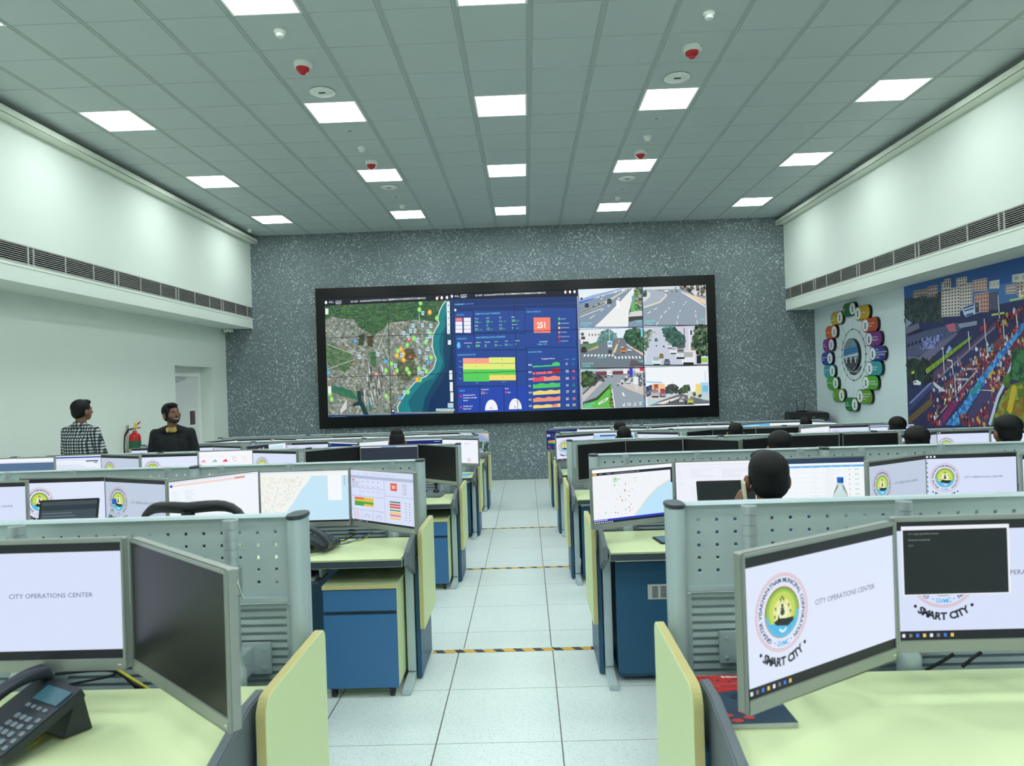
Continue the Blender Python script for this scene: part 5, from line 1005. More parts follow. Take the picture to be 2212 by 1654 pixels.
def p_doc():
    q = newpic((232, 240, 252)); q.rect(0, PH-0.022, PW, PH-0.010, (30, 60, 150), 1); q.rect(0, PH-0.046, PW, PH-0.026, (220, 228, 244), 1); q.rect(0.38, PH-0.058, 0.5, PH-0.048, (36, 44, 60), 2); q.rect(0.46, PH-0.074, 0.49, PH-0.064, (80, 130, 220), 2)
    lines(q, 0.02, 0.22, 14, 0.48, 0.014, (176, 186, 206), 0.003, 11); taskbar(q); return q
def p_form2():
    q = newpic((238, 241, 250)); lines(q, 0.015, 0.26, 6, 0.04, 0.016, (206, 212, 226), 0.002, 21)
    for a in ((0.0, 0.292, PW, 0.294), (0.06, 0.2, 0.061, 0.28), (0.26, 0.22, 0.261, 0.275), (0.06, 0.275, 0.46, 0.276), (0.06, 0.22, 0.26, 0.221)): q.rect(*a, (214, 218, 232), 2)
    lines(q, 0.09, 0.262, 4, 0.14, 0.012, (196, 202, 218), 0.0018, 22); lines(q, 0.28, 0.262, 7, 0.16, 0.008, (200, 206, 222), 0.0018, 23); lines(q, 0.09, 0.16, 9, 0.4, 0.014, (216, 220, 232), 0.0018, 24); taskbar(q, 0.012); return q
def p_blue():
    q = newpic((84, 112, 146)); q.rect(0, PH-0.03, PW, PH, (242, 246, 252), 1); q.rect(0, PH-0.042, PW, PH-0.03, (216, 226, 240), 1); lines(q, 0.3, 0.22, 3, 0.2, 0.02, (60, 84, 116), 0.002, 13); return q
def p_chart():
    q = newpic((246, 247, 252))
    for i in range(6): q.rect(0.02+i*0.1, 0.20, 0.0212+i*0.1, 0.27, (214, 220, 230), 2)
    q.rect(0.02, 0.27, 0.52, 0.2712, (214, 220, 230), 2); q.rect(0.02, 0.198, 0.52, 0.20, (214, 220, 230), 2)
    for x, c in ((0.04, (240, 160, 190)), (0.15, (120, 206, 190)), (0.25, (236, 60, 90))): q.poly([(x, 0.212), (x+0.05, 0.212), (x+0.045, 0.225), (x+0.03, 0.240), (x+0.018, 0.228), (x+0.008, 0.226)], c, 3)
    q.ring(0.37, 0.235, 0.016, 0.019, (110, 130, 130), 3, 20, 20, 330); q.ring(0.47, 0.235, 0.016, 0.019, (236, 190, 110), 3, 20, 60, 400)
    for i in range(5): q.rect(0.03+i*0.1, 0.258, 0.06+i*0.1, 0.26, (180, 186, 200), 3)
    lines(q, 0.03, 0.17, 10, 0.46, 0.014, (206, 214, 226), 0.002, 14); taskbar(q); return q
def p_darkwin(): q = newpic((44, 52, 64)); q.rect(0, PH-0.010, PW, PH, (214, 226, 246), 1); q.rect(0.2, PH-0.010, 0.34, PH-0.002, (120, 150, 226), 2); return q
def p_navy(): q = newpic((18, 34, 104)); q.rect(0, PH-0.014, PW, PH, (226, 232, 246), 1); q.disc(0.03, PH-0.035, 0.008, (236, 240, 246), 2, 10); lines(q, 0.44, PH-0.036, 1, 0.08, 0.02, (220, 226, 240), 0.005, 15); lines(q, 0.03, 0.24, 10, 0.45, 0.02, (50, 80, 170), 0.008, 15); return q
def p_white(): q = newpic((240, 244, 252)); q.rect(0, PH-0.012, PW, PH, (36, 42, 60), 1); lines(q, 0.05, 0.24, 4, 0.12, 0.014, (206, 210, 222), 0.002, 16); lines(q, 0.34, 0.25, 1, 0.1, 0.014, (110, 130, 170), 0.004, 17); q.ring(0.40, 0.05, 0.014, 0.022, (230, 140, 170), 3, 20); taskbar(q, 0.01, (150, 160, 156)); return q
def p_light(): q = newpic((170, 206, 244)); q.rect(0, PH-0.014, PW, PH, (240, 246, 252), 1); q.rect(0.1, PH-0.04, 0.3, PH-0.024, (40, 66, 130), 2); lines(q, 0.05, 0.22, 10, 0.4, 0.018, (226, 238, 250), 0.007, 18); return q
def p_desk(): q = newpic((232, 236, 250)); q.rect(0, PH-0.02, PW, PH, (24, 26, 30), 1); [q.rect(0.012+j*0.02, PH-0.017, 0.022+j*0.02, PH-0.006, (236, 238, 244), 2) for j in range(2)]; lines(q, 0.05, 0.2, 6, 0.4, 0.02, (200, 206, 220), 0.003, 19); taskbar(q); return q
def p_sky(): q = newpic((238, 242, 250)); q.rect(0, PH-0.05, PW, PH-0.008, (96, 176, 232), 1); q.rect(0, PH-0.008, PW, PH, (40, 60, 100), 2); lines(q, 0.05, PH-0.034, 1, 0.3, 0.02, (200, 230, 250), 0.01, 20); lines(q, 0.05, 0.2, 8, 0.4, 0.02, (200, 206, 220), 0.003, 19); return q
def p_video():
    q = newpic((156, 168, 190)); q.rect(0, 0.16, PW, PH, (170, 186, 210), 1); q.poly([(0, PH), (0.2, PH), (0.3, 0.2), (0.1, 0.16), (0, 0.18)], (196, 208, 226), 2); q.poly([(0.28, PH), (0.4, PH), (PW, 0.24), (PW, 0.30), (0.45, PH)], (216, 196, 180), 2)
    q.poly([(0.25, 0.30), (0.32, PH), (PW, 0.20), (PW, 0.14), (0.3, 0.14)], (150, 164, 196), 1.6)
    q.specks([(0.30, 0.16), (0.42, 0.17), (0.40, 0.08), (0.30, 0.08)], 80, TREE, 0.014, 3, 3); q.specks([(0.44, 0.02), (0.53, 0.02), (0.53, 0.18), (0.46, 0.16)], 90, TREE, 0.014, 3, 4); q.specks([(0.02, 0.02), (0.5, 0.01), (0.5, 0.10), (0.02, 0.1)], 120, [(226, 228, 240), (70, 76, 96), (120, 124, 140), (196, 200, 214)], 0.012, 2.5, 5)
    q.rect(0.22, 0.16, 0.28, PH, (70, 60, 62), 3); return q
def p_video2():
    q = newpic((236, 242, 250)); q.rect(0, 0, PW*0.55, PH, (40, 44, 60), 1); q.specks([(0.01, 0.02), (0.29, 0.02), (0.29, 0.28), (0.01, 0.28)], 160, [(206, 210, 220), (90, 110, 100), (60, 80, 160), (140, 60, 70), (120, 170, 190)], 0.012, 2, 6); q.rect(PW*0.55, 0.2, PW*0.93, 0.29, (200, 226, 240), 2); return q
KIND = dict(logo=p_logo, logoi=lambda: p_logo(icons=True), logog=lambda: p_logo(bg=(190, 202, 222)), logow=lambda: p_logo(bg=(222, 230, 250)), term=p_term, off=p_off, form=p_form, map=p_map, mapdots=p_mapdots, dash=p_dash, dashnavy=p_dashnavy, table=p_table, doc=p_doc, form2=p_form2, blue=p_blue, chart=p_chart, darkwin=p_darkwin, navy=p_navy, white=p_white, light=p_light, desk=p_desk, sky=p_sky, video=p_video, video2=p_video2)
KTXT = dict(logo='white emblem wallpaper', logoi='emblem wallpaper with desktop icons', logog='greyish emblem wallpaper', logow='bright emblem wallpaper', term='emblem wallpaper behind a black command window', off='switched off black screen', form='white page with a salmon bar', map='pale coastline map', mapdots='street map with orange dots', dash='pale air quality dashboard', dashnavy='navy dashboard', table='white table with a light blue header', doc='document page with a blue header', form2='white form with faint lines', blue='slate blue window', chart='page of five small charts', darkwin='dark slate window', navy='navy blue page', white='plain white page', light='light blue page', desk='white page under a black bar', sky='white page with a sky blue banner', video='traffic camera pictures', video2='dark video window beside a white page')
SCR = {}
MW, MHH = 0.555, 0.352
_mon = {}
def mon_mesh():
    mb = MB(); mb.prism(rrect(-MW/2, 0, MW/2, MHH, 0.004, 3), 'y', 0.001, 0.024)
    for a in ((-MW/2, 0, -PW/2, MHH), (PW/2, 0, MW/2, MHH), (-PW/2, 0, PW/2, 0.030), (-PW/2, MHH-0.010, PW/2, MHH)): mb.box(a[0], -0.0045, a[1], a[2], 0.002, a[3])
    _mon['housing'] = mb.mesh('housing', [MT['silver']], bevel=0.0015)
    mb = MB(); mb.prism([(-0.19, 0.05), (0.19, 0.05), (0.21, 0.12), (0.21, 0.27), (0.17, 0.31), (-0.17, 0.31), (-0.21, 0.27), (-0.21, 0.12)], 'y', 0.0242, 0.042)
    for k in range(6): mb.box(-0.15+k*0.052, 0.042, 0.27, -0.115+k*0.052, 0.0435, 0.285)
    _mon['back'] = mb.mesh('back_cover', [MT['mback']], bevel=0.004)
    mb = MB(); mb.box(-0.05, 0.0435, 0.13, 0.05, 0.055, 0.23); _mon['mount'] = mb.mesh('mount_plate', [MT['pole']], bevel=0.003)
    mb = MB(); mb.box(PW/2-0.016, -0.0052, 0.012, PW/2-0.006, -0.0046, 0.015); _mon['mark'] = mb.mesh('button_marks', [MT['white']])
mon_mesh()
def monitor(x, y, z, rz, kind, lb, grp=None):
    t = thing('computer_monitor', lb, 'monitor', (x, y, z), rz, grp)
    ob = {}
    for nm, k in (('housing', 'housing'), ('back_cover', 'back'), ('mount_plate', 'mount')):
        o = bpy.data.objects.new(nm, _mon[k]); COL.objects.link(o); o.parent = t; ob[k] = o
    o = bpy.data.objects.new('button_marks', _mon['mark']); COL.objects.link(o); o.parent = ob['housing']
    if kind not in SCR: SCR[kind] = KIND[kind]().mesh('display', MT['screen'])
    o = bpy.data.objects.new('display', SCR[kind]); COL.objects.link(o); o.parent = t; o.location = (0, 0, 0.030)
    if kind == 'off': o['label'] = 'switched off dark screen'
    return t
def solve(xl, xr, Yc, z, sign):
    """centre x and yaw so that both ends of the top edge fall where they were measured"""
    if not sign and xr-xl < 700:
        f = (Yc-CAM.y)
        xm = (xl+xr)/2; return on_y(xm, 827+(400 if f < 3 else 200)*0.9, Yc).x, 0.0
    best = None
    for i in range(0, 54 if sign else 1):
        th = math.radians(i)*sign        # sign +1: right end nearer the viewer
        c, sn = math.cos(th)*MW/2, -math.sin(th)*MW/2
        a = on_y(xl, 900, Yc-sn); X = None
        lo, hi = -7.0, 7.0
        for _ in range(40):
            X = (lo+hi)/2
            if proj((X-c, Yc-sn, z))[0] < xl: lo = X
            else: hi = X
        e = abs(proj((X+c, Yc+sn, z))[0]-xr)
        if best is None or e < best[0]: best = (e, X, -th)
    return best[1], best[2]
MON = {
 (0, -1): [(281, 492, 'off', 1), (-178, 272, 'logo', 0)],
 (0, 1): [(1601, 1932, 'logow', -1), (1937, 2387, 'term', 0)],
 (1, -1): [(756, 896, 'dash', 1), (560, 753, 'map', 0), (361, 559, 'form', -1), (226, 358, 'logog', 1), (50, 223, 'logow', 0), (-140, 47, 'logo', -1)],
 (1, 1): [(1276, 1452, 'mapdots', -1), (1457, 1655, 'form2', 0), (1668, 1868, 'table', 0), (1874, 2001, 'logog', -1), (2005, 2187, 'logoi', 0), (2205, 2380, 'logo', 1)],
 (2, -1): [(901, 985, 'off', 1), (783, 900, 'darkwin', 0), (658, 779, 'off', -1), (545, 640, 'logo', 1), (429, 543, 'chart', 0), (301, 428, 'logow', -1), (218, 300, 'logog', 1), (107, 217, 'doc', 0), (-8, 106, 'blue', -1)],
 (2, 1): [(1246, 1351, 'off', -1), (1353, 1473, 'off', 0), (1475, 1597, 'off', 1), (1602, 1700, 'off', -1), (1701, 1817, 'off', 0), (1820, 1936, 'off', 0), (1946, 2023, 'logog', -1), (2026, 2137, 'logoi', 0), (2139, 2262, 'logow', 1)],
 (3, -1): [(955, 1033, 'white', 1), (868, 954, 'navy', 0), (775, 865, 'form2', -1), (709, 773, 'navy', 1), (622, 708, 'logoi', 0), (532, 618, 'video2', -1), (460, 521, 'logog', 1), (377, 459, 'logoi', 0), (283, 376, 'logo', -1)],
 (3, 1): [(1200, 1282, 'logow', -1), (1283, 1371, 'light', 0), (1376, 1466, 'logo', 1), (1483, 1544, 'off', -1), (1545, 1632, 'off', 0), (1637, 1726, 'off', 0), (1728, 1791, 'form2', -1), (1793, 1876, 'logo', 0), (1878, 1968, 'doc', 1)],
 (4, -1): [(994, 1056, 'video', 1), (921, 993, 'desk', 0), (847, 920, 'white', -1), (784, 846, 'white', 1), (715, 783, 'desk', 0), (640, 714, 'white', -1), (587, 640, 'desk', 1), (515, 586, 'logo', 0), (444, 514, 'desk', -1)],
 (4, 1): [(1179, 1246, 'dashnavy', -1), (1247, 1322, 'desk', 0), (1323, 1396, 'desk', 1), (1401, 1464, 'desk', -1), (1465, 1533, 'desk', 0), (1534, 1602, 'desk', 0), (1603, 1662, 'sky', -1), (1664, 1733, 'white', 0), (1734, 1806, 'white', 1)],
}
ORD = ['first', 'second', 'third', 'fourth', 'fifth', 'sixth', 'seventh', 'eighth', 'ninth']
ZT = {(0, -1): 1.267, (0, 1): 1.262, (1, -1): 1.250, (1, 1): 1.236, (2, -1): 1.286, (2, 1): 1.266, (3, -1): 1.252, (3, 1): 1.258, (4, -1): 1.245, (4, 1): 1.258}
POFF = {-1: [0.17, 0.83, 1.28, 1.63, 2.26, 2.69, 3.13, 3.78, 4.2], 1: [0.20, 0.66, 1.31, 1.70, 2.2, 2.75, 3.2, 3.7, 4.3]}
pole0 = None
def pole_mesh():
    t = thing('monitor_pole', 'x', 'monitor arm'); mb = MB()
    mb.tube([(0, 0, 0.80), (0, 0, 1.262)], 0.021, 20)
    for z in (1.262, 1.232, 1.202, 1.172): mb.lathe([(0.0205, z-0.028), (0.023, z-0.027), (0.023, z-0.001), (0.0205, z)], n=20)
    mb.build('column', MT['pole'], t, True)
    mb = MB(); mb.lathe([(0.022, 0.74), (0.034, 0.745), (0.034, 0.80), (0.028, 0.81), (0.023, 0.83), (0.022, 0.86)], n=24); mb.build('base_sleeve', MT['alu'], t, True)
    mb = MB(); mb.box(-0.075, 0.094, 0.75, 0.075, 0.107, 0.85); mb.box(-0.02, 0.01, 0.76, 0.02, 0.095, 0.84)
    for dx in (-0.055, 0.055):
        for z in (0.77, 0.83): mb.tube([(dx, 0.088, z), (dx, 0.095, z)], 0.006, 10)
    mb.build('clamp_plate', MT['alu'], t, bevel=0.002)
    mb = MB(); mb.lathe([(0.024, 1.03), (0.029, 1.035), (0.029, 1.115), (0.024, 1.12)], n=20); mb.tube([(0.02, -0.02, 1.09), (0.045, -0.035, 1.03)], 0.003, 6); mb.build('swivel_collar', MT['steel'], t, True)
    return t
pproto = pole_mesh(); pole_used = False
for (r, s), lst in MON.items():
    for i, (xl, xr, kind, sg) in enumerate(lst):
        zt = FZ[r]+ZT[(r, s)]; Yc = P[r]-(0.50 if sg else 0.36)
        if r == 0: Yc = P[r]-(0.555 if sg else 0.37)
        X, rz = solve(xl, xr, Yc, zt, sg)
        lb = 'screen with %s, %s from aisle, %s bank, %s' % (KTXT[kind], ORD[i], SIDE[s], ROWN[r])
        if kind == 'off': lb = 'monitor with switched off black screen, %s from aisle, %s bank, %s' % (ORD[i], SIDE[s], ROWN[r])
        t = monitor(X, Yc, zt-MHH, rz, kind, lb, 'flat monitors on the desks')
        px = AX[s][r]+s*POFF[s][i]; loc = (px, P[r]-0.12, FZ[r])
        plb = 'silver ringed monitor pole, %s from aisle, %s bank, %s' % (ORD[i], SIDE[s], ROWN[r])
        if not pole_used: pproto.location = loc; pproto['label'] = plb; pproto['group'] = 'silver poles carrying the monitors'; pole_used = True; root = pproto
        else:
            root = pproto.copy(); COL.objects.link(root); root.location = loc; root['label'] = plb; root['group'] = 'silver poles carrying the monitors'
            for ch in pproto.children:
                if ch.name.startswith('arm'): continue
                c = ch.copy(); COL.objects.link(c); c.parent = root
        # arm from the collar to the mount plate of this monitor
        m0 = Vector((X, Yc, 0))+Matrix.Rotation(rz, 3, 'Z') @ Vector((0, 0.058, 0)); mid = Vector(((m0.x+px)/2, (m0.y+loc[1])/2+0.02, 0))
        zz = zt-MHH+0.18-FZ[r]; L_ = Vector((px, loc[1], 0)); e = 1.075
        a = Vector((0, 0, e)); b = (mid-L_)+Vector((0, 0, (e+zz)/2)); c_ = (m0-L_)+Vector((0, 0, zz))
        mb = MB(); mb.tube([a, b], 0.013, 10); mb.tube([b, c_], 0.012, 10); mb.ball(b, 0.02, 10, 8); mb.ball(c_, 0.018, 10, 8); mb.build('arm', MT['pole'], root, True)
# ================================================================ people
class Blob:
    def __init__(s): s.mb = MB()
    def cap(s, a, b, ra, rb, n=16, flat=1.0):
        a, b = Vector(a), Vector(b); d = (b-a); L_ = d.length or 1e-4; t = d/L_
        up = Vector((0, 1, 0)) if abs(t.y) < 0.9 else Vector((1, 0, 0)); u = t.cross(up).normalized(); v = t.cross(u); rings = []
        for k in range(6): q = math.pi/2*(1-k/6)*0.98; rings.append((a-t*ra*math.sin(q), ra*math.cos(q)))
        rings.append((a, ra)); rings.append((b, rb))
        for k in range(1, 7): q = math.pi/2*(k/6)*0.98; rings.append((b+t*rb*math.sin(q), rb*math.cos(q)))
        s.mb.loft([[c+r*(math.cos(2*math.pi*j/n)*u+flat*math.sin(2*math.pi*j/n)*v) for j in range(n)] for c, r in rings])
    def ell(s, c, r, M=None):
        mb = MB(M); mb.ball(c, r, 20, 14); s.mb.v += mb.v and [p for p in mb.v]; o = len(s.mb.v)-len(mb.v)
        s.mb.f += [[i+o for i in f] for f in mb.f]; s.mb.m += mb.m
    def mesh(s, name, material, voxel=0.008, smooth=6):
        me = bpy.data.meshes.new(name+'_raw'); me.from_pydata([tuple(v) for v in s.mb.v], [], s.mb.f)
        bm = bmesh.new(); bm.from_mesh(me); bmesh.ops.recalc_face_normals(bm, faces=bm.faces); bm.to_mesh(me); bm.free()
        o = bpy.data.objects.new('t', me); COL.objects.link(o)
        m = o.modifiers.new('r', 'REMESH'); m.mode = 'VOXEL'; m.voxel_size = voxel
        m2 = o.modifiers.new('s', 'SMOOTH'); m2.iterations = smooth; m2.factor = 0.5
        dg = bpy.context.evaluated_depsgraph_get(); out = bpy.data.meshes.new_from_object(o.evaluated_get(dg), depsgraph=dg)
        out.name = name; out.materials.clear(); out.materials.append(material); out.shade_smooth()
        bpy.data.objects.remove(o); bpy.data.meshes.remove(me); return out
def hand(b, w, d, nrm, side, curl=0.5):
    """w wrist, d finger direction, nrm back-of-hand normal, side = direction of the thumb"""
    w, d, nrm, side = Vector(w), Vector(d).normalized(), Vector(nrm).normalized(), Vector(side).normalized()
    for k in range(4): b.cap(w+d*0.012+side*(0.012-0.008*k), w+d*0.078+side*(0.026-0.0175*k), 0.016, 0.0125, 10)
    for k, ln in enumerate((0.070, 0.078, 0.072, 0.056)):
        p0 = w+d*0.082+side*(0.027-0.018*k); d1 = (d-nrm*curl*0.5).normalized(); p1 = p0+d1*ln*0.45; d2 = (d-nrm*curl*1.3).normalized(); p2 = p1+d2*ln*0.32; d3 = (d-nrm*curl*2.4).normalized(); p3 = p2+d3*ln*0.25
        b.cap(p0, p1, 0.0092, 0.0085, 10); b.cap(p1, p2, 0.0085, 0.0078, 10); b.cap(p2, p3, 0.0078, 0.0068, 10)
    t0 = w+d*0.025+side*0.028; t1 = t0+(d*0.6+side*0.8-nrm*0.2).normalized()*0.038; t2 = t1+(d*0.95+side*0.3-nrm*0.3).normalized()*0.030
    b.cap(t0, t1, 0.0125, 0.0105, 10); b.cap(t1, t2, 0.010, 0.008, 10)
def head_parts(b, M):
    b.ell((0, -0.012, 0.02), (0.074, 0.094, 0.085), M); b.ell((0, 0.02, -0.03), (0.062, 0.072, 0.082), M); b.ell((0, 0.042, -0.078), (0.042, 0.044, 0.036), M)
    b.ell((0, 0.095, -0.028), (0.011, 0.018, 0.016), M); b.ell((0, 0.084, -0.008), (0.008, 0.014, 0.026), M); b.ell((0, 0.078, 0.014), (0.05, 0.014, 0.012), M)
    for x in (-1, 1): b.ell((x*0.090, 0.0, -0.030), (0.014, 0.020, 0.036), M); b.ell((x*0.035, 0.062, -0.035), (0.02, 0.02, 0.02), M)
    b.ell((0, 0.083, -0.066), (0.026, 0.010, 0.008), M)
def hair_mesh(M, kind='short'):
    b = Blob(); b.ell((0, -0.022, 0.028), (0.085, 0.097, 0.088), M); b.ell((0, -0.040, -0.030), (0.080, 0.068, 0.072), M); b.cap(M @ Vector((0, -0.03, -0.01)), M @ Vector((0, -0.03, 0.03)), 0.083, 0.083); b.ell((0, 0.035, 0.082), (0.06, 0.05, 0.030), M)
    for x in (-1, 1): b.ell((x*0.066, -0.02, 0.005), (0.018, 0.05, 0.045), M)
    if kind == 'full': b.ell((0, -0.02, 0.045), (0.092, 0.106, 0.085), M); b.ell((0.03, 0.05, 0.085), (0.06, 0.05, 0.032), M)
    if kind == 'bun': b.ell((0, -0.03, 0.09), (0.07, 0.07, 0.055), M); b.ell((0, -0.075, -0.03), (0.075, 0.05, 0.11), M)
    if kind == 'quiff': b.ell((0.02, 0.055, 0.092), (0.055, 0.045, 0.030), M); b.ell((0, -0.03, 0.03), (0.087, 0.098, 0.092), M)
    return b.mesh('hair', MT['hair'], 0.006, 4)
def face_bits(root, body, M, beard=True):
    mb = MB(M)
    for x in (-1, 1): mb.ball((x*0.029, 0.085, -0.002), (0.009, 0.0055, 0.0042), 12, 8, 0); mb.ball((x*0.029, 0.0905, -0.002), (0.0048, 0.003, 0.0048), 10, 6, 1)
    mb.build('eyes', [MT['white'], MT['black']], body, True)
    mb = MB(M)
    for x in (-1, 1): mb.tube([(x*0.014, 0.094, 0.017), (x*0.032, 0.089, 0.022), (x*0.048, 0.074, 0.016)], 0.0035, 8)
    mb.build('eyebrows', MT['hair'], body, True)
    mb = MB(M); mb.tube([(-0.026, 0.082, -0.061), (-0.013, 0.092, -0.068), (0, 0.0945, -0.070), (0.013, 0.092, -0.068), (0.026, 0.082, -0.061)], [0.0015, 0.003, 0.0034, 0.003, 0.0015], 8); mb.build('teeth', MT['white'], body, True)
    if beard:
        b = Blob(); b.ell((0, 0.055, -0.088), (0.045, 0.038, 0.031), M); b.ell((0, 0.092, -0.052), (0.027, 0.007, 0.007), M)
        for x in (-1, 1): b.ell((x*0.052, 0.025, -0.065), (0.014, 0.035, 0.035), M)
        o = bpy.data.objects.new('beard', b.mesh('beard', mat('stubble', (40, 28, 24), 0.7, noise=0.3, nscale=200), 0.005, 3)); COL.objects.link(o); o.parent = body
def obj(nm, me, par): o = bpy.data.objects.new(nm, me); COL.objects.link(o); o.parent = par; return o
def limb(b, pts, rs):
    for (p, q), (r0, r1) in zip(zip(pts[:-1], pts[1:]), zip(rs[:-1], rs[1:])): b.cap(p, q, r0, r1)
SKP = dict(
 stand=dict(hip=(0.09, 0, 0.92), knee=(0.10, 0.02, 0.50), ank=(0.11, -0.02, 0.09), pel=0.97, chest=1.30, sh=(0.185, -0.01, 1.425), nk=(0, -0.01, 1.50), hd=(0, 0.02, 1.655)),
 seatup=dict(hip=(0.10, 0.02, 0.56), knee=(0.13, 0.44, 0.54), ank=(0.13, 0.42, 0.10), pel=0.58, chest=0.97, sh=(0.185, -0.03, 1.105), nk=(0, -0.03, 1.16), hd=(0, 0.0, 1.285)),
 seat=dict(hip=(0.10, 0.02, 0.56), knee=(0.13, 0.44, 0.54), ank=(0.13, 0.42, 0.10), pel=0.58, chest=0.93, sh=(0.18, -0.03, 1.055), nk=(0, -0.03, 1.11), hd=(0, 0.0, 1.275)))
def person(lb, pose, arms, shirt, hair='short', headrot=(0, 0, 0), face=False, collar=None, voxel=0.0075, scale=1.0, group=None, trouser=(40, 44, 54), lean=0.0, chestw=1.0, headtilt=0.0, hat=None):
    K = SKP[pose]; S3 = lambda p, s: (p[0]*s, p[1], p[2])
    root = thing('person', lb, 'person', (0, 0, 0), 0, group); root.scale = (scale,)*3
    hx, hy, hz = K['hd']; M = Matrix.Translation((hx, hy, hz)) @ Matrix.Rotation(headrot[2], 4, 'Z') @ Matrix.Rotation(headrot[0], 4, 'X') @ Matrix.Rotation(headrot[1], 4, 'Y')
    y0 = 0.0
    def torso(b, g, skirt=0.0):
        pz, cz = K['pel'], K['chest']
        for dx in (-0.07, 0.07): b.cap((dx, 0, pz-skirt), (dx*1.0, -0.02, (pz+cz)/2), 0.095+g, 0.092+g); b.cap((dx*1.0, -0.02, (pz+cz)/2), (dx*1.15*chestw, -0.02, cz), 0.092+g, 0.098+g)
        b.cap((0, 0, pz-skirt), (0, -0.01, cz), 0.105+g, 0.11+g)
        for s in (-1, 1): b.cap((s*0.06, -0.015, cz+0.03), (s*(K['sh'][0]-0.02), K['sh'][1], K['sh'][2]-0.03), 0.08+g, 0.055+g); b.cap((s*0.035, K['nk'][1], K['nk'][2]-0.02), (s*(K['sh'][0]-0.03), K['sh'][1], K['sh'][2]+0.005), 0.04+g*0.7, 0.044+g*0.7)
        b.cap((0, -0.02, cz+0.10), (0, K['nk'][1], K['nk'][2]-0.03), 0.07+g, 0.05+g*0.6)
    b = Blob(); torso(b, -0.012)
    b.cap((0, K['nk'][1]-0.005, K['nk'][2]-0.06), (hx*0.5, hy-0.012, hz-0.05), 0.056, 0.052); head_parts(b, M)
    for s in (-1, 1):
        limb(b, [S3(K['hip'], s), S3(K['knee'], s), S3(K['ank'], s)], [0.082, 0.054, 0.036])
        ax = K['ank']; b.cap((ax[0]*s, ax[1], 0.05), (ax[0]*s*1.1, ax[1]+0.14, 0.035), 0.036, 0.03)
        A = arms[s]; limb(b, [S3(K['sh'], s), A['el'], A['wr']], [0.050, 0.038, 0.026]); hand(b, A['wr'], A['d'], A['n'], A['t'], A.get('curl', 0.5))
    body = obj('body', b.mesh('body', MT['skin'], voxel*0.8, 3), root)
    b = Blob(); torso(b, 0.010, 0.02)
    for s in (-1, 1):
        A = arms[s]; e, w_ = Vector(A['el']), Vector(A['wr']); cuff = e.lerp(w_, A.get('slv', 0.9)); limb(b, [S3(K['sh'], s), e, cuff], [0.058, 0.053, 0.040])
    sm = shirt if not isinstance(shirt, tuple) else mat('shirt_cloth', shirt, 0.85, noise=0.08, nscale=120, bump=0.3)
    obj('shirt', b.mesh('shirt', sm, voxel, 5), root)
    b = Blob()
    for s in (-1, 1): limb(b, [S3(K['hip'], s), S3(K['knee'], s), (K['ank'][0]*s, K['ank'][1], 0.09)], [0.100, 0.070, 0.056])
    b.cap((-0.07, 0, K['pel']-0.02), (0.07, 0, K['pel']-0.02), 0.112, 0.112)
    obj('trousers', b.mesh('trousers', mat('trouser_cloth', trouser, 0.85, noise=0.08, nscale=120), voxel*1.2, 5), root)
    for s in (-1, 1):
        b = Blob(); ax = K['ank']; b.cap((ax[0]*s, ax[1]-0.02, 0.047), (ax[0]*s*1.1, ax[1]+0.17, 0.038), 0.046, 0.037); obj('shoe', b.mesh('shoe', MT['black'], voxel, 3), root)
    obj('hair', hair_mesh(M, hair), root)
    if hair == 'bun': mb = MB(M); mb.lathe([(0.030, -0.008), (0.036, 0), (0.030, 0.008)], c=(0, -0.105, -0.045), n=16); mb.build('hair_band', MT['red'], root, True)
    mb = MB(); n = 20; ky, kz = K['nk'][1], K['nk'][2]
    cm = mat('collar_cloth', collar, 0.8, noise=0.05) if collar else sm
    mb.loft([[(r*math.cos(2*math.pi*k/n), ky-0.004+r*1.05*math.sin(2*math.pi*k/n), z-0.018*math.sin(2*math.pi*k/n)) for k in range(n)] for r, z in ((0.068, kz-0.045), (0.062, kz+0.008), (0.0615, kz+0.012), (0.066, kz+0.009), (0.076, kz-0.035))], cap=False)
    if collar:
        for s in (-1, 1): mb.add([(s*0.012, 0.063, kz-0.028), (s*0.05, 0.048, kz+0.0), (s*0.058, 0.07, kz-0.035), (s*0.036, 0.095, kz-0.062)], [(0, 1, 2, 3)])
    mb.build('collar', cm, root, True)
    if face: face_bits(root, body, M)
    return root
DOWN = lambda s, y=0.0: dict(el=(s*0.235, y-0.03, 1.16), wr=(s*0.245, y+0.06, 0.92), d=(0, 0.15, -1), n=(s, 0, 0), t=(0, 1, 0), curl=0.35)
FOLD = lambda s: dict(el=(s*0.25, 0.03, 1.15), wr=(s*0.09, 0.22, 1.10), d=(-s, 0.15, 0.1), n=(0, 1, 0.2), t=(0, 0, 1), curl=0.4)
LAP = lambda s: dict(el=(s*0.235, 0.04, 0.80), wr=(s*0.13, 0.26, 0.655), d=(-s*0.3, 1, -0.05), n=(0, 0.1, 1), t=(-s, 0, 0), curl=0.25)
EAR = dict(el=(-0.25, 0.20, 0.95), wr=(-0.108, 0.085, 1.095), d=(0.08, -0.22, 1), n=(-1, 0.2, 0.2), t=(0.2, -1, 0), curl=0.5)
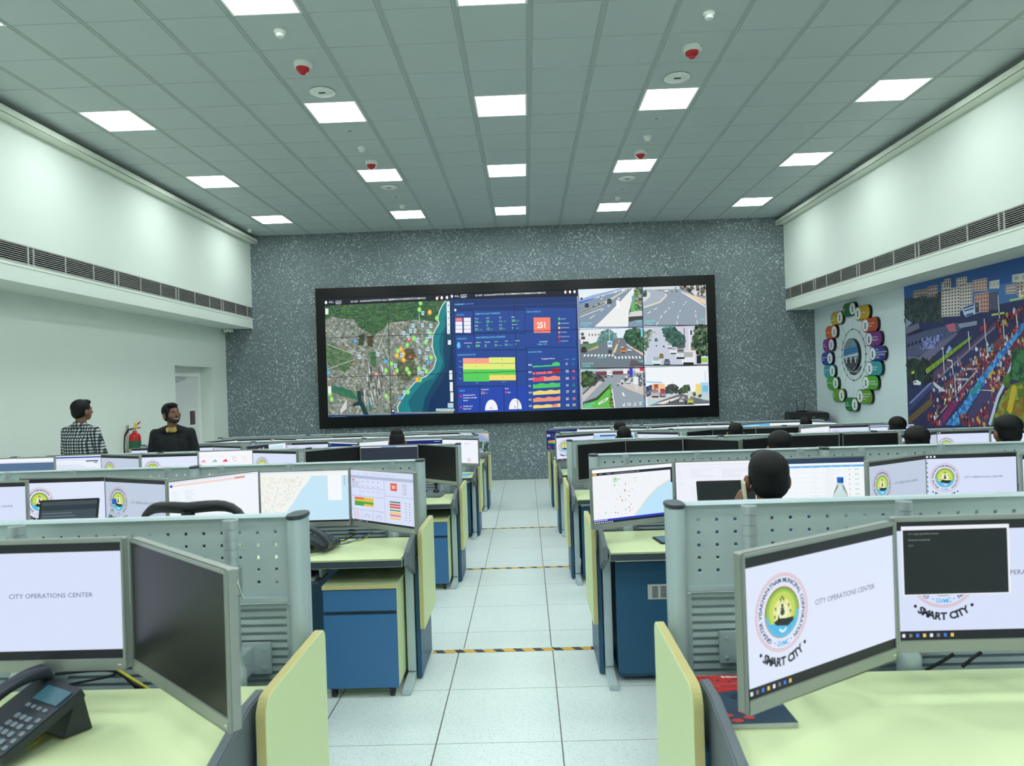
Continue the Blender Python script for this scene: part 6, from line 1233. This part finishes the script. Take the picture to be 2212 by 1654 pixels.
# gingham shirt
gm = bpy.data.materials.new('gingham_cloth'); gm.use_nodes = True; nt = gm.node_tree; bb = nt.nodes['Principled BSDF']; bb.inputs['Roughness'].default_value = 0.85
tc = nt.nodes.new('ShaderNodeTexCoord'); mp = nt.nodes.new('ShaderNodeSeparateXYZ'); nt.links.new(tc.outputs['Object'], mp.inputs[0])
def st(sock, fr):
    a = nt.nodes.new('ShaderNodeMath'); a.operation = 'MULTIPLY'; nt.links.new(sock, a.inputs[0]); a.inputs[1].default_value = fr
    f = nt.nodes.new('ShaderNodeMath'); f.operation = 'FRACT'; nt.links.new(a.outputs[0], f.inputs[0]); g = nt.nodes.new('ShaderNodeMath'); g.operation = 'GREATER_THAN'; nt.links.new(f.outputs[0], g.inputs[0]); g.inputs[1].default_value = 0.5; return g.outputs[0]
ad = nt.nodes.new('ShaderNodeMath'); ad.operation = 'ADD'; nt.links.new(st(mp.outputs['X'], 30), ad.inputs[0]); nt.links.new(st(mp.outputs['Z'], 30), ad.inputs[1])
cr = nt.nodes.new('ShaderNodeValToRGB'); cr.color_ramp.interpolation = 'CONSTANT'; cr.color_ramp.elements[0].color = (0.62, 0.66, 0.66, 1); cr.color_ramp.elements[1].position = 0.75; cr.color_ramp.elements[1].color = (0.012, 0.014, 0.02, 1)
hf = nt.nodes.new('ShaderNodeMath'); hf.operation = 'MULTIPLY'; hf.inputs[1].default_value = 0.5; nt.links.new(ad.outputs[0], hf.inputs[0])
e3 = cr.color_ramp.elements.new(0.35); e3.color = (0.10, 0.11, 0.125, 1); nt.links.new(hf.outputs[0], cr.inputs[0]); nt.links.new(cr.outputs[0], bb.inputs['Base Color'])
m1 = person('person in a black and white checked shirt standing with back to the viewer', 'stand', {-1: FOLD(-1), 1: FOLD(1)}, gm, headrot=(0.0, 0, -0.30), face=False, scale=1.075, chestw=1.0)
m1.location = (-4.98, 8.0, FZ[3]); m1.rotation_euler = (0, 0, -0.25)
m2 = person('smiling bearded person in a black sweater with a tan collar standing near the white door', 'stand', {-1: DOWN(-1), 1: DOWN(1)}, (22, 23, 28), 'quiff', headrot=(0.05, 0.08, 0.75), face=True, collar=(176, 150, 84), scale=1.03, chestw=1.06)
m2.location = (-3.99, 8.15, FZ[3]); m2.rotation_euler = (0, 0, math.pi+0.25)
# seated people: four builds, copied
seat = {}
seat['call'] = person('person on a phone call, seated at the second row right of the aisle', 'seatup', {-1: EAR, 1: LAP(1)}, (52, 76, 110), 'short', scale=1.0, headrot=(0.0, 0.0, 0.0))
q = seat['call']; q.location = (1.235, 3.10, FZ[1]+0.012)
mbp = MB(Matrix.Translation((1.235-0.098, 3.10+0.01, FZ[1]+1.205)) @ Matrix.Rotation(-0.08, 4, 'Y') @ Matrix.Rotation(-0.14, 4, 'Z')); mbp.prism([(p[0], p[1]) for p in rrect(-0.036, -0.075, 0.036, 0.072, 0.010, 4)], 'x', -0.004, 0.004)
o = mbp.build('mobile_phone', mat('cream_case', (222, 214, 180), 0.4, noise=0.02)); tag(o, 'cream mobile phone held at the left ear of the person on a call', 'phone')
seat['bun'] = person('person with hair in a red band seated at the fourth row', 'seat', {-1: LAP(-1), 1: LAP(1)}, (70, 46, 60), 'bun', scale=1.03)
seat['bun'].location = (-1.30, 7.95, FZ[3]+0.0)
seat['full'] = person('x', 'seat', {-1: LAP(-1), 1: LAP(1)}, (60, 70, 84), 'full', group=None)
seat['plain'] = person('x', 'seat', {-1: LAP(-1), 1: LAP(1)}, (96, 102, 110), 'short')
ppl = [('full', (2.165, 5.55, FZ[2]), 'dark haired person seated in the third row in front of the black screens'),
       ('full', (3.26, 5.6, FZ[2]), 'person with thick black hair seated in the third row between black and lit screens'),
       ('full', (3.90, 5.5, FZ[2]+0.07), 'person with tall black hair seated in the third row at the right edge'),
       ('plain', (1.306, 8.15, FZ[3]), 'person seated in the fourth row, nearer of the two overlapping heads'),
       ('plain', (2.608, 8.2, FZ[3]), 'person seated in the fourth row in front of the black screens'),
       ('full', (4.47, 8.2, FZ[3]), 'person seated in the fourth row near the mural'),
       ('full', (1.56, 10.45, FZ[4]), 'person seated in the row nearest the video wall, the farther of the two overlapping heads'),
       ('plain', (4.35, 10.55, FZ[4]-0.01), 'person seated in the row nearest the video wall in front of the black rack')]
tints = [(60, 70, 84), (84, 60, 56), (46, 60, 84), (96, 102, 110), (70, 84, 72), (110, 96, 84), (52, 52, 60), (120, 120, 126)]
seen = set(); place = []
for k, (b_, loc, lb) in enumerate(ppl):
    src = seat[b_]
    if b_ in seen: t = dup(src, loc, 0, lb)
    else: t = src; seen.add(b_); t.location = loc; t['label'] = lb
    rz = random.Random(k).uniform(-0.15, 0.15); t.rotation_euler = (0, 0, rz)
    for c in t.children:
        if c.name.startswith('shirt') and k > 0: c.data = c.data.copy(); c.data.materials[0] = mat('shirt_cloth', tints[k], 0.85, noise=0.08, nscale=120)
    place.append((loc, rz))
# ================================================================ office chairs
def chair(lb, high=False):
    t = thing('office_chair', lb, 'chair', (0, 0, 0), 0, 'black office chairs')
    mb = MB()
    mb.loft([[(x*(0.235-0.0*k), y*0.225+0.03, z) for x, y in [(math.copysign(abs(math.cos(a))**0.6, math.cos(a)), math.copysign(abs(math.sin(a))**0.6, math.sin(a))) for a in [2*math.pi*j/28 for j in range(28)]]] for k, z in enumerate((0.415, 0.435, 0.46, 0.472))]); mb.build('seat', MT['fabric'], t, True, 0.004)
    zt = 1.13 if high else 0.98; mb = MB()
    # backrest frame: arched tube with a thick top bar
    pts = []; W_ = 0.225
    for k in range(41):
        a = math.pi*2*k/40; x = W_*math.copysign(abs(math.cos(a))**0.55, math.cos(a)); z = (0.56+zt)/2+(zt-0.56)/2*math.copysign(abs(math.sin(a))**0.7, math.sin(a)); pts.append((x, -0.235-0.03*(z-0.7)+0.03*(x/W_)**2, z))
    mb.tube(pts[:-1]+[pts[0]], 0.016, 10); 
    bk = mb.build('backrest_frame', MT['black'], t, True)
    mb = MB(); N_ = 14; rows_ = []
    for j in range(10):
        z = 0.575+(zt-0.59)*j/9; ww = W_*(1-abs(2*j/9-1)**5*0.35)*0.96; rows_.append([(ww*(2*i/N_-1), -0.238-0.03*(z-0.7)+0.03*(2*i/N_-1)**2, z) for i in range(N_+1)])
    vs = [p for r_ in rows_ for p in r_]+[(p[0], p[1]-0.006, p[2]) for r_ in rows_ for p in r_]; n1 = len(vs)//2; fs = []
    for j in range(9):
        for i in range(N_):
            a = j*(N_+1)+i; fs += [(a, a+1, a+N_+2, a+N_+1), (n1+a+N_+1, n1+a+N_+2, n1+a+1, n1+a)]
    mb.add(vs, fs); mb.build('backrest_mesh', MT['fabric'], t, True)
    mb = MB(); mb.tube([(0, -0.26, 0.62), (0, -0.26, 0.45), (0, -0.1, 0.40), (0, 0.02, 0.40)], 0.022, 10); mb.build('back_bracket', MT['black'], t, True)
    mb = MB(); mb.tube([(0, 0, 0.09), (0, 0, 0.25)], 0.028, 14); mb.tube([(0, 0, 0.25), (0, 0, 0.41)], 0.016, 14); mb.build('gas_lift', MT['steel'], t, True)
    mb = MB()
    for k in range(5): a = 2*math.pi*k/5+0.3; mb.tube([(0, 0, 0.10), (0.29*math.cos(a), 0.29*math.sin(a), 0.066)], [0.024, 0.014], 8)
    base = mb.build('star_base', MT['black'], t, True)
    for k in range(5):
        a = 2*math.pi*k/5+0.3; x, y = 0.29*math.cos(a), 0.29*math.sin(a); mb = MB(); mb.tube([(x-0.02*math.sin(a), y+0.02*math.cos(a), 0.026), (x+0.02*math.sin(a), y-0.02*math.cos(a), 0.026)], 0.0255, 12); mb.tube([(x, y, 0.03), (x, y, 0.07)], 0.008, 8); mb.build('caster', MT['black'], base, True)
    for s in (-1, 1):
        mb = MB(); mb.tube([(s*0.10, 0.0, 0.41), (s*0.275, 0.0, 0.43), (s*0.29, 0.0, 0.62)], 0.013, 8); mb.box(s*0.29-0.03, -0.11, 0.62, s*0.29+0.03, 0.13, 0.645); mb.build('armrest', MT['black'], t, True)
    if high:
        # wide headrest bar, arched with two openings under it
        mb = MB(); rings = []
        for k in range(17):
            q = k/16*2-1; x = 0.25*q; z = 1.232+0.007*math.sin(min(1, abs(q)/0.62)*math.pi/2)-0.10*abs(q)**6; hh = 0.026; hh *= 1-0.3*abs(q)**3
            rings.append([(x, -0.25+0.05*q*q+0.022*math.cos(a), z+hh*math.sin(a)) for a in [2*math.pi*j/12 for j in range(12)]])
        mb.loft(rings); hr = mb.build('headrest', MT['black'], t, True)
        mb = MB()
        for s in (-1, 1): mb.tube([(s*0.243, -0.20, 1.15), (s*0.24, -0.22, 1.08), (s*0.222, -0.235, 0.98)], 0.015, 8)
        mb.tube([(0, -0.25, 1.22), (0, -0.255, 1.10)], 0.03, 8); mb.build('headrest_stem', MT['black'], hr, True)
    return t
c0 = chair('black office chair with wide arched headrest, second row left of the aisle', True); hp = on_y(408, 1085, 3.08); c0.location = (hp.x, 3.32, FZ[1]); c0.scale = (1.0, 1.0, 1.0)
c1 = dup(c0, (2.66, 3.30, FZ[1]), 0.0, 'black office chair with headrest cut by the right edge, second row')
lowc = chair('x')
names_ = ['under the person with dark hair in the third row nearest the aisle', 'under the thick haired person in the third row', 'under the tall haired person at the right edge of the third row', 'under the nearer overlapping person in the fourth row', 'under the fourth row person at the black screens', 'under the fourth row person near the mural', 'under the farther overlapping person in the row nearest the video wall', 'under the person by the black rack']
for k, ((loc, rz), nm) in enumerate(zip(place, names_)):
    fz = FZ[2] if k < 3 else (FZ[3] if k < 6 else FZ[4])
    if k == 0: lowc.location = (loc[0], loc[1], fz); lowc.rotation_euler = (0, 0, rz); lowc['label'] = 'black office chair '+nm
    else: dup(lowc, (loc[0], loc[1], fz), rz, 'black office chair '+nm)
dup(lowc, (1.235, 3.10, FZ[1]), 0, 'black office chair under the person on a phone call in the second row'); dup(lowc, (-1.30, 7.95, FZ[3]), 0, 'black office chair under the person with the red hair band')
# ================================================================ things on the desks
def dz(r): return FZ[r]+DH
def phone(loc, rz, lb):
    t = thing('desk_phone', lb, 'telephone', loc, rz, 'black desk telephones'); tl = math.radians(24)
    R = Matrix.Translation((0, -0.10, 0.012)) @ Matrix.Rotation(tl, 4, 'X')
    mb = MB(R); mb.prism(rrect(-0.10, 0.0, 0.10, 0.215, 0.014, 4), 'z', 0.0, 0.026); mb.build('base', MT['phone'], t, bevel=0.003)
    mb = MB(); mb.prism([(0.045, 0.008), (0.105, 0.001), (0.12, 0.001), (0.10, 0.095), (0.075, 0.085)], 'x', -0.075, 0.075); mb.build('stand', MT['phone'], t, bevel=0.002)
    mb = MB(R); mb.box(0.0-0.025, 0.15, 0.0262, 0.085, 0.195, 0.030); mb.build('display', mat('phone_lcd', (70, 110, 124), 0.2, noise=0.05), t, bevel=0.001)
    kp = MB(R)
    for i in range(3):
        for j in range(4): kp.prism(rrect(-0.012+i*0.026, 0.028+j*0.022, 0.006+i*0.026, 0.042+j*0.022, 0.004, 3), 'z', 0.026, 0.0295)
    for i in range(4): kp.prism(rrect(-0.02+i*0.026, 0.128, -0.004+i*0.026, 0.138, 0.003, 2), 'z', 0.026, 0.029)
    for j in range(5): kp.prism(rrect(0.074, 0.02+j*0.02, 0.09, 0.032+j*0.02, 0.003, 2), 'z', 0.026, 0.029)
    kp.build('keypad', MT['key'], t)
    mb = MB(R); rings = []
    for k in range(15):
        q = k/14; y = -0.005+q*0.225; z = 0.056+0.020*math.sin(q*math.pi)-0.0; hh = 0.013+0.012*abs(2*q-1)**3; ww = 0.022+0.006*abs(2*q-1)**2
        rings.append([(-0.066+ww*math.copysign(abs(math.cos(a))**0.7, math.cos(a)), y, z-(0.016*abs(2*q-1)**4)+hh*math.copysign(abs(math.sin(a))**0.7, math.sin(a))) for a in [2*math.pi*j/14 for j in range(14)]])
    mb.loft(rings); mb.build('handset', MT['phone'], t, True)
    mb = MB(); pts = []
    for k in range(130):
        q = k/129; a = q*math.pi*2*22; cx = -0.10-0.05*math.sin(q*math.pi); cyy = -0.10+0.17*q; pts.append((cx+0.007*math.cos(a), cyy, 0.010+0.02*(1-q)+0.007*math.sin(a)))
    mb.tube(pts, 0.0022, 6); mb.build('coiled_cord', MT['black'], t, True)
    return t
ph = phone((-1.10, 1.74, dz(0)), math.radians(-28), 'black desk phone with keypad on the nearest desk at the left edge')
ph2 = dup(ph, (-1.09, 4.16, dz(1)), math.radians(78), 'black desk phone seen from its side on the second row desk behind the partition')
def cable(lb, pts, r, col, nm='cable', grp='loose cables on the desks'):
    mb = MB(); P_ = [Vector(p) for p in pts]; out = []
    for i in range(len(P_)-1):
        p0, p1, p2, p3 = P_[max(i-1, 0)], P_[i], P_[i+1], P_[min(i+2, len(P_)-1)]
        for k in range(8): u = k/8; out.append(0.5*((2*p1)+(-p0+p2)*u+(2*p0-5*p1+4*p2-p3)*u*u+(-p0+3*p1-3*p2+p3)*u**3))
    out.append(P_[-1]); mb.tube(out, r, 8); o = mb.build(nm, mat('cable_jacket', col, 0.4, noise=0.03), None, True); tag(o, lb, 'cable', grp); return o
z2 = dz(1)+0.004
cable('blue network cable from the second row phone across the desk', [on_z(730, 1176, z2), on_z(755, 1171, z2), on_z(780, 1160, z2), on_z(800, 1150, z2), on_z(816, 1143, z2)], 0.0035, (70, 120, 190))
cable('yellow network cable beside the blue one on the second row desk', [on_z(728, 1170, z2), on_z(750, 1169, z2), on_z(778, 1166, z2), on_z(793, 1160, z2), on_z(800, 1152, z2)], 0.0032, (214, 200, 60))
cable('black looped cable behind the phone on the second row desk', [on_z(728, 1164, z2), on_z(742, 1167, z2), on_z(770, 1153, z2), on_z(800, 1151, z2), on_z(765, 1152, z2), on_z(748, 1147, z2), on_z(760, 1144, z2+0.02), on_z(772, 1147, z2)], 0.0035, (26, 27, 30))
z1 = dz(0)+0.004
yb_ = P[0]-0.10
cable('yellow cable hanging down from the nearest left monitor behind the desk', [on_y(243, 1438, P[0]-0.14), on_y(280, 1462, P[0]-0.15), on_y(325, 1490, P[0]-0.155)], 0.004, (206, 196, 50))
cable('black cable sagging behind the nearest left desk', [on_y(120, 1455, yb_), on_y(240, 1448, yb_), on_y(290, 1478, yb_), on_y(330, 1500, yb_)], 0.005, (26, 27, 30))
cable('black cable behind the nearest left desk next to the phone', [on_y(150, 1478, yb_), on_y(230, 1462, yb_), on_y(262, 1455, yb_), on_y(300, 1492, yb_)], 0.004, (30, 31, 34))
cable('yellow cable under the nearest phone', [on_z(60, 1612, z1), on_z(90, 1590, z1), on_z(102, 1560, z1), (-1.10, 1.80, z1)], 0.0035, (206, 196, 50))
cable('black cable behind the nearest right desk', [on_y(2000, 1447, yb_), on_y(2040, 1425, yb_), on_y(2060, 1412, yb_)], 0.005, (26, 27, 30))
cable('black cable near the right edge behind the nearest right desk', [on_y(2078, 1440, yb_), on_y(2105, 1418, yb_), on_y(2120, 1408, yb_)], 0.005, (26, 27, 30))
# magazine under the nearest right monitor
A = [on_z(1545, 1577, dz(0)), on_z(1712, 1572, dz(0)), on_z(1640, 1432, dz(0)), on_z(1488, 1440, dz(0))]
a0 = A[0]; ex = (A[1]-A[0]).normalized(); ey = Vector((-ex.y, ex.x, 0))
t = thing('magazine', 'red and blue magazine lying under the nearest right monitor', 'magazine', (a0.x, a0.y, dz(0)), math.atan2(ex.y, ex.x)); w_, h_ = 0.205, 0.285
mb = MB(); mb.box(0.001, 0.001, 0.0005, w_-0.001, h_-0.001, 0.013); mb.build('pages', mat('page_paper', (206, 208, 206), 0.7, noise=0.08, nscale=300), t)
q = Pic(lambda u, v, d: (u, v, 0.0134+d), 0.0003); q.rect(0, 0, w_, h_, (34, 62, 88), 0); q.poly([(0, h_), (w_, h_), (w_, h_*0.70), (w_*0.6, h_*0.66), (w_*0.3, h_*0.62), (0, h_*0.70)], (190, 34, 40), 1)
rn = random.Random(4)
for k in range(60): x, y = rn.uniform(0, w_), rn.uniform(h_*0.6, h_*0.97); q.disc(x, y, rn.uniform(0.002, 0.006), rn.choice([(150, 20, 30), (34, 40, 56), (210, 60, 60)]), 2+k*0.01, 8)
q.disc(w_*0.5, h_*0.74, 0.042, (206, 50, 54), 3, 20, ry=0.020); q.disc(w_*0.5, h_*0.74, 0.030, (170, 30, 38), 3.3, 16, ry=0.013); q.disc(w_*0.62, h_*0.52, 0.045, (22, 40, 60), 3, 20, ry=0.022)
for x, y in ((0.10, 0.27), (0.22, 0.16), (0.30, 0.06), (0.44, 0.22), (0.46, 0.11), (0.14, 0.05)): q.disc(w_*x, h_*y, 0.015, (206, 56, 54), 3, 14, ry=0.010)
q.text('Brilliant', w_*0.46, h_*0.93, 0.010, (236, 236, 230), L=4, bold=0.03); q.disc(w_*0.06, h_*0.91, 0.010, (226, 230, 226), 4, 12); q.rect(w_*0.75, h_*0.3, w_, h_*0.62, (50, 84, 120), 2)
q.build('cover', MT['print'], t)
# tablet, laptops, bottles, controller, papers
def rot_thing(nm, lb, cat_, loc, rz, g=None): return thing(nm, lb, cat_, loc, rz, g)
p0 = on_z(1462, 1166, dz(1)); t = rot_thing('tablet', 'slim tablet with blue grey screen on the second row desk right of the aisle', 'tablet', (p0.x, p0.y, dz(1)), math.radians(8))
mb = MB(); mb.prism(rrect(-0.125, -0.085, 0.125, 0.085, 0.014, 4), 'z', 0.0005, 0.009); mb.build('body', MT['black'], t, bevel=0.001); mb = MB(); mb.box(-0.112, -0.072, 0.0092, 0.112, 0.072, 0.0096); mb.build('screen', mat('tablet_glass', (112, 140, 176), 0.15, noise=0.02), t)
def laptop(loc, rz, lb, lit):
    RH = 0.105; t = thing('laptop', lb, 'laptop', (loc[0], loc[1], loc[2]+RH), rz, 'black laptops'); mb = MB(); mb.box(-0.13, -0.10, -RH+0.001, 0.13, 0.11, -RH+0.006); mb.box(-0.13, 0.02, -RH+0.006, -0.115, 0.06, 0.0); mb.box(0.115, 0.02, -RH+0.006, 0.13, 0.06, 0.0); mb.box(-0.13, -0.10, -0.004, 0.13, 0.11, 0.0005); mb.build('riser_stand', MT['black'], t); mb = MB(); mb.prism(rrect(-0.17, -0.12, 0.17, 0.12, 0.01, 3), 'z', 0.001, 0.018); mb.build('base', MT['black'], t, bevel=0.001)
    kb = MB()
    for i in range(13):
        for j in range(4): kb.box(-0.15+i*0.0232, -0.01+j*0.024, 0.018, -0.131+i*0.0232, 0.009+j*0.024, 0.0195)
    kb.build('keyboard', MT['mback'], t)
    R = Matrix.Translation((0, 0.122, 0.018)) @ Matrix.Rotation(math.radians(-14), 4, 'X'); mb = MB(R); mb.prism(rrect(-0.17, 0.0, 0.17, 0.225, 0.008, 3), 'y', 0.0, 0.007); lid = mb.build('lid', MT['black'], t, bevel=0.001)
    q = Pic(lambda u, v, d: R @ Vector((u, -0.0005-d, v)), 0.0003)
    if lit:
        q.rect(-0.158, 0.012, 0.158, 0.213, (62, 76, 84), 0); q.rect(-0.158, 0.16, 0.158, 0.19, (44, 54, 62), 1)
        for k in range(6): q.rect(-0.15, 0.05+k*0.018, 0.12-0.02*k, 0.056+k*0.018, (100, 116, 122), 1)
    else: q.rect(-0.158, 0.012, 0.158, 0.213, (26, 32, 34), 0)
    q.build('screen', MT['screen'], lid); return t
a = on_y(106, 1081, 3.98); laptop((a.x, 4.02, dz(1)), 0.12, 'black laptop with a dim grey screen open on the second row desk at the left', True)
a = on_y(1583, 1037, 4.0); laptop((a.x, 4.0, dz(1)), -0.03, 'black laptop with dark screen open in front of the person on a call', False)
gl = mat('clear_plastic', (225, 240, 240), 0.06, spec=0.6, trans=0.92); lidm = mat('blue_bottle_cap', (40, 110, 220), 0.35, noise=0.03)
def bottle(loc, lb):
    t = thing('water_bottle', lb, 'bottle', loc, 0, 'clear water bottles with blue caps'); t.scale = (1.05, 1.05, 1.12)
    pr = [(0.001, 0.0), (0.036, 0.0), (0.041, 0.008), (0.041, 0.07), (0.038, 0.078), (0.041, 0.086), (0.041, 0.15), (0.038, 0.158), (0.041, 0.166), (0.040, 0.195), (0.032, 0.225), (0.021, 0.25), (0.0145, 0.268), (0.0145, 0.285)]
    mb = MB(); mb.lathe(pr, n=28); mb.build('body', gl, t, True); mb = MB(); mb.lathe([(0.0165, 0.272), (0.017, 0.274), (0.017, 0.298), (0.0155, 0.301), (0.001, 0.301)], n=24); mb.build('cap', lidm, t, True)
    return t
a = on_y(249, 1081, 4.2); b1 = bottle((a.x, 4.2, dz(1)), 'clear water bottle with blue cap in front of the left emblem screens, second row')
a = on_y(1815, 1042, 4.2); dup(b1, (a.x, 4.2, dz(1)), 0, 'clear water bottle with blue cap in front of the table screen, second row right')
t = thing('camera_controller', 'grey camera control keyboard with black joystick on the third row desk', 'controller', (-0.80, 6.70, dz(2)), math.radians(-8))
mb = MB(); mb.prism([(-0.10, 0.001), (0.10, 0.001), (0.10, 0.05), (-0.10, 0.022)], 'x', -0.16, 0.16); mb.build('base', mat('controller_grey', (120, 132, 136), 0.45, noise=0.03), t, bevel=0.012)
mb = MB()
for i in range(4):
    for j in range(3): mb.box(-0.13+i*0.034, -0.05+j*0.04, 0.028+0.0055*(j), -0.108+i*0.034, -0.025+j*0.04, 0.038+0.0055*j)
mb.build('buttons', MT['black'], t)
mb = MB(); mb.lathe([(0.032, 0.035), (0.03, 0.05), (0.018, 0.062), (0.012, 0.068), (0.010, 0.10), (0.018, 0.105), (0.021, 0.13), (0.016, 0.15), (0.001, 0.154)], c=(0.09, 0.02, 0), n=24); mb.build('joystick', MT['black'], t, True)
t = thing('paper_sheets', 'light blue papers at the front edge of the fourth row desk', 'papers', (-0.83, 8.86, dz(3)), 0.05)
for k, (dx, rz_) in enumerate(((0.0, 0.1), (0.16, -0.12), (-0.16, 0.02))):
    mb = MB(Matrix.Translation((dx, 0, 0.0006+k*0.0012)) @ Matrix.Rotation(rz_, 4, 'Z')); mb.prism([(-0.105, -0.15), (0.105, -0.15), (0.105, 0.15), (-0.105, 0.15)], 'z', 0, 0.001); mb.build('sheet', mat('blue_paper', (130, 186, 232), 0.6, noise=0.05, nscale=20), t)
# keyboard tray with mouse under the second row desk
tx0, tx1 = -1.40, -1.0
t = thing('keyboard_tray', 'pull-out keyboard tray under the second row desk beside the pedestal', 'tray', (-1.22, 4.03, dz(1)-0.135))
mb = MB(); mb.prism(rrect(-0.20, -0.135, 0.20, 0.10, 0.02, 4), 'z', 0.0, 0.018); mb.build('board', MT['deskedge'], t, bevel=0.002)
mb = MB(); [mb.box(sx*0.195-0.008, -0.05, 0.018, sx*0.195+0.008, 0.09, 0.088) for sx in (-1, 1)]; mb.build('runner', MT['aludark'], t)
mb = MB(); mb.prism(rrect(-0.13, -0.125, 0.13, 0.03, 0.006, 3), 'z', 0.0, 0.008); o = mb.build('mouse_mat', mat('pale_mat', (168, 176, 172), 0.7, noise=0.04)); o.location = (-1.17, 4.03, dz(1)-0.1168); tag(o, 'pale mat on the pull-out tray under the second row desk', 'mouse mat')
t = thing('computer_mouse', 'black corded mouse on the pull-out tray under the second row desk', 'mouse', (-1.12, 4.00, dz(1)-0.1083), math.radians(75))
mb = MB(); mb.loft([[(0.031*f*math.cos(a), 0.056*f*math.sin(a), z) for a in [2*math.pi*k/24 for k in range(24)]] for f, z in ((1.0, 0.0), (1.03, 0.01), (0.96, 0.022), (0.75, 0.033), (0.4, 0.039), (0.05, 0.040))]); mb.build('shell', MT['black'], t, True)
mb = MB(); mb.tube([(0, 0.055, 0.008), (0.01, 0.09, 0.003), (-0.03, 0.14, 0.003), (-0.02, 0.18, 0.003)], 0.0018, 6); mb.build('cord', MT['black'], t, True)
mb = MB(); mb.tube([(-0.005, 0.022, 0.0345), (0.005, 0.022, 0.0345)], 0.007, 12); mb.build('scroll_wheel', MT['mback'], t, True)
# black rack cabinet with a router in the far right corner
t = thing('network_rack', 'black network rack cabinet with glass front in the far right corner', 'rack', (5.74, 14.02, 0), math.radians(-12)); H = 1.255
mb = MB(); mb.box(-0.36, -0.36, 0.0, 0.36, 0.36, H); mb.build('body', MT['black'], t, bevel=0.02)
mb = MB(); mb.box(-0.32, -0.372, 0.08, 0.32, -0.361, H-0.1); d_ = mb.build('glass_door', mat('smoked_glass', (18, 22, 24), 0.1, noise=0.1), t, bevel=0.002)
mb = MB(); mb.box(-0.12, -0.3745, H-0.17, -0.06, -0.3722, H-0.13); mb.build('name_plate', MT['alu'], d_)
mb = MB(); mb.box(0.04, -0.3745, H-0.085, 0.1, -0.3605, H-0.078); mb.build('badge', MT['alu'], t)
mb = MB(); mb.box(0.20, -0.3735, 0.9, 0.30, -0.3722, H-0.16); mb.build('yellow_equipment', mat('patch_yellow', (150, 140, 40), 0.5, noise=0.2), d_); mb = MB(); mb.box(0.335, -0.3655, 0.7, 0.342, -0.3605, H-0.12); mb.build('blue_light_strip', mat('blue_strip', (60, 120, 230), 0.3, emit=(60, 120, 230), estr=0.6), t)
t = thing('wifi_router', 'small black router with two upright antennas on top of the rack', 'router', (5.68, 14.1, H), 0.0)
mb = MB(); mb.prism(rrect(-0.09, -0.06, 0.09, 0.06, 0.02, 4), 'z', 0.001, 0.03); mb.build('body', MT['black'], t, bevel=0.004)
for s, ln in ((-1, -0.02), (1, 0.03)): mb = MB(); mb.tube([(s*0.065, 0.05, 0.02), (s*0.065+ln, 0.055, 0.245)], [0.008, 0.005], 8); mb.build('antenna', MT['black'], t, True)
